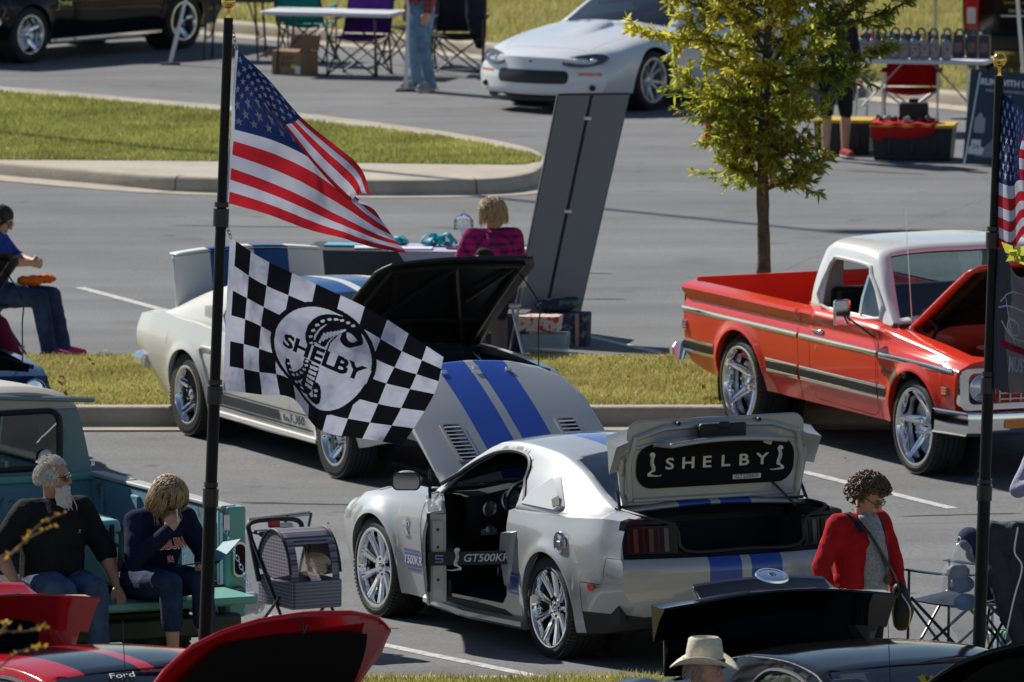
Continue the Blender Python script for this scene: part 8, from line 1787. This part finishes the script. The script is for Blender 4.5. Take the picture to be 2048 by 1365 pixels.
for i in range(9):
    b = B(); b.tube(crom([(rg.uniform(-.05, .05), rg.uniform(-.04, .04), 0), (rg.uniform(-.06, .06), rg.uniform(-.05, .05), .05), (rg.uniform(-.06, .06), 0, .02)], 3), .012, 5); b.box((0, 0, .02), (.07, .05, .04)); p = T(g_.x, g_.y, .392, 0, 0, R(-8)) @ V((-.33 + .065 * i, rg.uniform(-.1, .12), 0)); tag(b.obj('key_ring', mat('trinket_%d' % (i % 3), ((.05, .05, .06), (.3, .3, .32), (.1, .02, .03))[i % 3], .4, .4), None, Tm=MX.Translation(p)), 'small trinket on the red towel, %s from the yellow-lidded tote' % ('first second third fourth fifth sixth seventh eighth ninth'.split()[i]), 'trinket', 'trinkets on the red towel')
b = B(); b.box((0, 0, .09), (.30, .2, .18)); b.box((0, 0, .2), (.1, .02, .04)); g_ = T(g_.x, g_.y, .39, 0, 0, R(-8)) @ V((-.02, .14, 0)); tag(b.obj('black_case', BLACKP, None, 30, bev=.01, Tm=MX.Translation(g_)), 'small black case standing behind the red towel', 'case')
def sandwich():
    g = G(1985, 332); o = thing('sign_board', 'dark blue standing sign board with white lettering beside the storage totes', 'sign', g, 0); PB = mat('sign_navy', (.012, .028, .055), .4, 0, .3); a = R(-10); n = MX.Rotation(R(-5), 4, 'Z') @ MX.Rotation(a, 4, 'X') @ MX.Rotation(0, 4, 'Z'); TT = n @ MX(((1, .16, 0, 0), (0, 0, -1, 0), (0, 1, 0, 0), (0, 0, 0, 1)))
    b = B(); b.box((.06, .48, 0), (.74, .96, .012)); pn = b.obj('panel', PB, o, 0, Tm=TT); wp = mat('white_print', (.75, .75, .75), .5); Z = lambda x, y: TT @ T(x, y, .0075)
    text('lettering', 'RUN WITH US', wp, pn, T(.06, .84, .0075), .088, .92, 0, .0005, .003); text('lettering', 'THE FIRST IN SYNTHETICS', wp, pn, T(.06, .755, .0075), .034); text('lettering', 'motor oil', wp, pn, T(.06, .71, .0075), .034)
    b = B(); b.prism([(-.30, .0), (-.0, .0), (.25, .40), (.1, .42)], .001, T(.10, .08, .0066)); b.obj('road_print', mat('print_grey', (.22, .24, .27), .5), pn, 0); b = B(); b.prism(rrect(-.055, 0, .055, .16, .02), .001, T(-.17, .32, .0068)); b.prism([(-.03, .16), (.03, .16), (.012, .2), (-.012, .2)], .001, T(-.17, .32, .0068)); b.obj('bottle_print', mat('print_silver', (.35, .36, .38), .5), pn, 0)
    b = B(); b.prism([(-.07, 0), (.07, 0), (.09, .07), (.05, .08), (.05, .15), (-.05, .15), (-.05, .08), (-.09, .07)], .001, T(-.19, .10, .0068)); b.obj('badge_print', wp, pn, 0); text('lettering', '24', PB, pn, T(-.19, .18, .0082), .07, 1, 0, .0004)
    b = B(); b.box((.18, .14, .0072), (.26, .06, .001)); b.obj('logo_plate', wp, pn, 0); text('lettering', 'AMSOIL', mat('print_red2', (.6, .03, .04), .5), pn, T(.18, .14, .0085), .07, 1.0, .2); b = B(); b.prism(rrect(-.12, 0, .15, .18, .05), .001, T(.22, .40, .0067)); b.obj('car_print', mat('print_dark', (.01, .012, .018), .4), pn, 0)
    b = B(); b.tube([TT @ V((-.29, 0, -.01)), TT @ V((-.29, .96, -.01))], .012, 6); b.obj('edge_rail', STEEL, o); bar('strut', TT @ V((.06, .9, -.02)), (.05, .45, 0), .012, STEEL, o)
sandwich()
def cone():
    o = thing('traffic_cone', 'small red traffic cone at the edge of the oak crown', 'cone', gl(1418, 284)); b = B(); b.box((0, 0, .012), (.2, .2, .024)); b.obj('base', WHITEP, o, bev=.006); b = B(); b.lathe([(.08, .024), (.02, .25), (.0, .25)], 20); b.obj('cone_body', mat('cone_red', (.55, .025, .02), .6), o)
cone()
# --- pet stroller beside the turquoise pickup
def stroller():
    g = G(600, 1285); o = thing('pet_stroller', 'dark checked pet stroller with cup tray beside the turquoise pickup', 'stroller', (g.x, g.y, zg(g.y)), R(-62)); o.scale = (.84, .90, .82); PL = plaid('stroller_check', (.10, .10, .135), (.38, .35, .39), 11); M_ = o
    b = B(); b.sheet([[(x, y, z) for x, y in ((.30, -.2), (.30, .2), (-.30, .2), (-.30, -.2), (.30, -.2))] for z in (.38, .42, .56, .60)]); b.add([(.3, -.2, .38), (.3, .2, .38), (-.3, .2, .38), (-.3, -.2, .38)], [(0, 1, 2, 3)]); b.obj('basket', PL, o, 30, sol=.012)
    b = B(); rows = []
    for a in np.linspace(.15, math.pi - .55, 12): rows.append([(-.02 + .30 * math.cos(a), y * (1 - .06 * math.sin(a)), .60 + .40 * math.sin(a)) for y in np.linspace(-.21, .21, 9)])
    rows2 = rows[3:]; b.sheet(rows2); b.obj('hood', PL, o, 60, sol=.008)
    for sg in (1, -1):
        b = B(); side = [(-.02 + .30 * math.cos(a), sg * .208, .60 + .40 * math.sin(a)) for a in np.linspace(.15, math.pi - .15, 16)]; b.add([(-.02, sg * .208, .60)] + side, [(0, i, i + 1) for i in range(1, 16)]); b.obj('side_panel', PL, o, 60); b = B(); b.tube(side, .012, 6); b.obj('hood_rib', BLACKP, o)
    b = B(); b.add([(.275 - .10 * math.cos(t) * 0 - .02, .14 * math.cos(t), .73 + .10 * math.sin(t)) for t in np.linspace(0, 2 * math.pi, 24, endpoint=False)], [tuple(range(24))]); b.obj('mesh_window', glassmat('mesh_film', (.55, .55, .55), .04), o, 0)
    b = B(); b.sheet([[(.28 - .10 * t * t, y, .60 + .33 * t) for y in (-.20, -.14)] for t in np.linspace(0, 1, 6)]); b.obj('front_screen', PL, o, 60); b = B(); b.sheet([[(.28 - .10 * t * t, y, .60 + .33 * t) for y in (.14, .20)] for t in np.linspace(0, 1, 6)]); b.obj('front_screen', PL, o, 60)
    hb_ = crom([(-.26, -.22, .55), (-.40, -.22, .88), (-.46, -.20, 1.0), (-.48, 0, 1.02), (-.46, .20, 1.0), (-.40, .22, .88), (-.26, .22, .55)], 6); b = B(); b.tube(hb_, .02, 8); b.obj('handle', mat('grip_dark', (.03, .03, .034), .6), o)
    b = B(); b.box((-.40, 0, .93), (.16, .38, .03)); tr_ = b.obj('cup_tray', MATS['grip_dark'], o, bev=.012)
    for y in (-.1, .1): b = B(); b.lathe([(.05, .0), (.045, -.05), (0, -.05)], 16, T(-.40, y, .945)); b.obj('cup_well', BLACKP, tr_)
    b = B(); b.box((-.46, 0, .985), (.05, .09, .06)); b.obj('latch', mat('latch_red', (.5, .02, .02), .4), o, bev=.01)
    for sg in (1, -1):
        bar('leg', (-.38, sg * .22, .88), (.30, sg * .22, .12), .013, BLACKM, o); bar('leg', (.10, sg * .22, .45), (-.32, sg * .23, .12), .013, BLACKM, o)
        for x in (.32, -.33): b = B(); b.lathe([(0, -.018), (.09, -.018), (.105, -.01), (.105, .01), (.09, .018), (0, .018)], 20, T(x, sg * .24, .106) @ MX.Rotation(R(90), 4, 'X')); b.obj('wheel', RUBBER, o)
    bar('axle', (-.33, -.24, .106), (-.33, .24, .106), .01, BLACKM, o); bar('axle', (.32, -.24, .106), (.32, .24, .106), .01, BLACKM, o)
    b = B(); b.box((0, 0, .22), (.5, .36, .1)); b.obj('under_tray', mat('pale_bag', (.35, .35, .4), .8), o, bev=.03)
stroller()
# --- load on the turquoise pickup
def cooler():
    p = on_truck(.18, 1.02, .745); o = thing('cooler', 'pale aqua hard cooler with black latches standing in the pickup bed', 'cooler', p, HEAD + R(8)); AQ = mat('cooler_aqua', (.22, .52, .50), .5, bump=.1, bscale=120); b = B(); b.box((0, 0, .17), (.34, .52, .34), None, 1.06); b.obj('tub', AQ, o, 30, bev=.03); b = B(); b.box((0, 0, .385), (.38, .57, .085), None, .96); b.obj('lid', AQ, o, 30, bev=.025)
    for y in (-.2, .1): b = B(); b.box((-.195, y, .33), (.02, .03, .14)); b.ell((-.205, y, .265), (.02, .045, .02)); b.obj('latch', BLACKP, o, bev=.006)
    b = B(); b.box((-.182, .12, .14), (.004, .2, .06)); pl_ = b.obj('name_plate', mat('plate_blue', (.03, .06, .3), .5), o, 0); text('lettering', 'BUILT', WHITEP, pl_, MX.Translation((-.186, .12, .14)) @ MX(((0, 0, -1, 0), (-1, 0, 0, 0), (0, 1, 0, 0), (0, 0, 0, 1))), .06)
cooler()
p = on_truck(.3, .72, .745); o = blob('duffel_bag', [[((0, 0, .14), .13), ((.25, .0, .15), .14), ((.42, 0, .14), .12)], [((0, 0, .30), .12), ((.4, 0, .30), .12)]], mat('olive_canvas', (.045, .065, .03), .9, var=.2, vscale=6, bump=.4, bscale=90), None, .014, 3, .01, .08); o.location = p; o.rotation_euler.z = HEAD; tag(o, 'dark green duffel bag standing beside the aqua cooler', 'bag')
p = on_truck(-.20, .98, SEAT + .002); sg_ = thing('sunglasses', 'sunglasses with tan frame lying on the tailgate between the two people', 'sunglasses', p, FACE + R(12)); TF = mat('tan_frame', (.45, .28, .18), .4)
for y in (.038, -.038):
    b = B(); ring = [(0, y + a, .03 + c) for a, c in rrect(-.03, -.024, .03, .024, .016, 4)]; b.tube(ring, .004, 6, closed=True); fr1 = b.obj('frame', TF, sg_); b = B(); b.add(ring, [tuple(range(len(ring)))]); b.obj('lens', mat('lens_dark', (.02, .03, .03), .05, 0, 1), fr1, 0); b = B(); b.tube(crom([(0, y * 1.75, .045), (-.06, y * 1.8, .035), (-.12, y * 1.6, .008)], 3), .004, 5); b.obj('temple', TF, sg_)
b = B(); b.tube([(0, .01, .04), (0, -.01, .04)], .004, 6); b.obj('bridge', TF, sg_)
p = on_truck(-.05, .34, SEAT + .01); b = B(); b.box((0, 0, .04), (.08, .06, .08)); tag(b.obj('snack_pack', mat('snack_print', (.4, .05, .06), .4, dirt=((.05, .1, .4), .5, .55), vscale=25), None, 30, bev=.01, Tm=MX.Translation(p) @ MX.Rotation(HEAD, 4, 'Z')), 'small red and blue snack pack beside the blonde woman', 'packet')
pb = blob('plastic_bags', [('e', (0, 0, .1), (.16, .12, .1)), ('e', (.15, .05, .08), (.12, .1, .08))], mat('thin_plastic', (.45, .48, .52), .3, alpha=.7), None, .012, 1, .05, .06); g_ = G(455, 1262); pb.location = (g_.x, g_.y, .1); tag(pb, 'crumpled pale plastic bags on the ground behind the tailgate', 'bag')
# --- chairs with jacket and bag at the near right
c1 = camp_chair('black camping chair with a clear plastic bag hanging from it behind the black coupe', gl(1925, 1318), R(150), mat('navy_fabric', (.03, .045, .075), .85, transl=.1), BLACKM, .92, group='camping chairs'); camp_chair('navy camping chair with a dark jacket thrown over it at the picture edge', gl(2050, 1322), R(170), MATS['navy_fabric'], STEEL, .95)
g_ = G(1925, 1318); bg = blob('clear_bag', [('e', (0, 0, .22), (.15, .10, .19)), ('e', (.02, 0, .02), (.11, .08, .17)), ('e', (.0, 0, .40), (.07, .06, .12)), ('e', (.03, 0, -.12), (.06, .05, .08))], mat('film_bag', (.7, .75, .8), .12, alpha=.16, spec=.8), None, .012, 1, .03, .05); bg.location = D(1925, 1235, g_.y - .35); tag(bg, 'clear plastic bag of blue things hanging on the black camping chair', 'bag')
for i, (dx, dz, c) in enumerate(((0, .22, (.02, .10, .28)), (.02, .10, (.03, .16, .36)), (-.03, .3, (.12, .16, .2)))): b = B(); b.ell((dx, 0, dz), (.08, .05, .06), 10); b.obj('bag_content', mat('content_%d' % i, c, .6), bg)
jk = blob('hanging_jacket', [[((0, -.20, .42), .06), ((0, .22, .44), .06)], [((0, -.15, .40), .09), ((.0, -.1, .15), .10), ((.02, -.02, -.12), .085), ((.03, .05, -.30), .07)], [((0, .15, .40), .09), ((0, .16, .1), .10), ((0, .15, -.2), .09)], [((0, 0, .40), .09), ((0, .02, .0), .1)]], mat('jacket_navy', (.022, .022, .04), .7, bump=.2, bscale=80), None, .014, 2, .035, .09); g_ = G(2035, 1322); jk.location = D(2030, 1190, g_.y - .5); jk.rotation_euler.z = R(-95); tag(jk, 'dark navy jacket with white piping hanging over the chair at the picture edge', 'jacket')
b = B(); b.tube(crom([(.10, .02, .46), (.12, .0, .3), (.13, .05, .2), (.13, -.0, .0), (.11, -.06, -.28)], 5), .006, 5); b.obj('white_piping', WHITEP, jk)
cp2 = blob('ball_cap', [('e', (0, 0, .04), (.1, .09, .07)), ('e', (.12, 0, .01), (.07, .07, .012))], mat('cap_navy', (.03, .05, .09), .9), None, .01, 1); cp2.location = D(1938, 1088, G(1925, 1318).y + .1); cp2.rotation_euler = (0, R(40), R(-70)); tag(cp2, 'navy ball cap with round white badge on the chair back', 'cap'); b = B(); b.lathe([(.03, 0), (.034, .002), (.03, .004)], 16, T(.02, -.088, .05) @ MX.Rotation(R(90), 4, 'X')); b.obj('badge', WHITEP, cp2)
b = B(); b.box((0, 0, .08), (.3, .2, .16)); g_ = G(2042, 1310); tag(b.obj('cool_bag', mat('bag_blue_green', (.05, .2, .3), .7, dirt=((.1, .4, .08), .5, .55), vscale=8), None, 30, bev=.03, Tm=T(g_.x, g_.y, .02, 0, 0, .3)), 'small blue and green bag on the ground below the hanging jacket', 'bag')
# --- tall lamp standards whose long shadows cross the lot
def lamp_standard(label, g, h=14.0):
    o = thing('lamp_standard', label, 'street lamp', g); b = B(); b.tube([(0, 0, 0), (0, 0, h)], [.09, .06], 12); b.obj('column', mat('bronze_pole', (.05, .045, .04), .5, .5), o); b = B(); b.box((.5, 0, h + .02), (.9, .36, .12)); b.tube([(0, 0, h - .05), (.3, 0, h)], .04, 8); b.obj('lamp_head', MATS['bronze_pole'], o, bev=.02); b = B(); b.lathe([(.25, 0), (.25, .5), (.2, .52), (0, .52)], 20); b.obj('footing', CONC, o)
tip = G(1640, 462); L_ = 14.0 / math.tan(R(SUN_EL)); lamp_standard('bronze lamp standard on the island lawn, outside the picture', V((tip.x - SUN_DX * L_, tip.y - SUN_DY * L_, .1)))

bpy.data.scenes.remove(TMP)
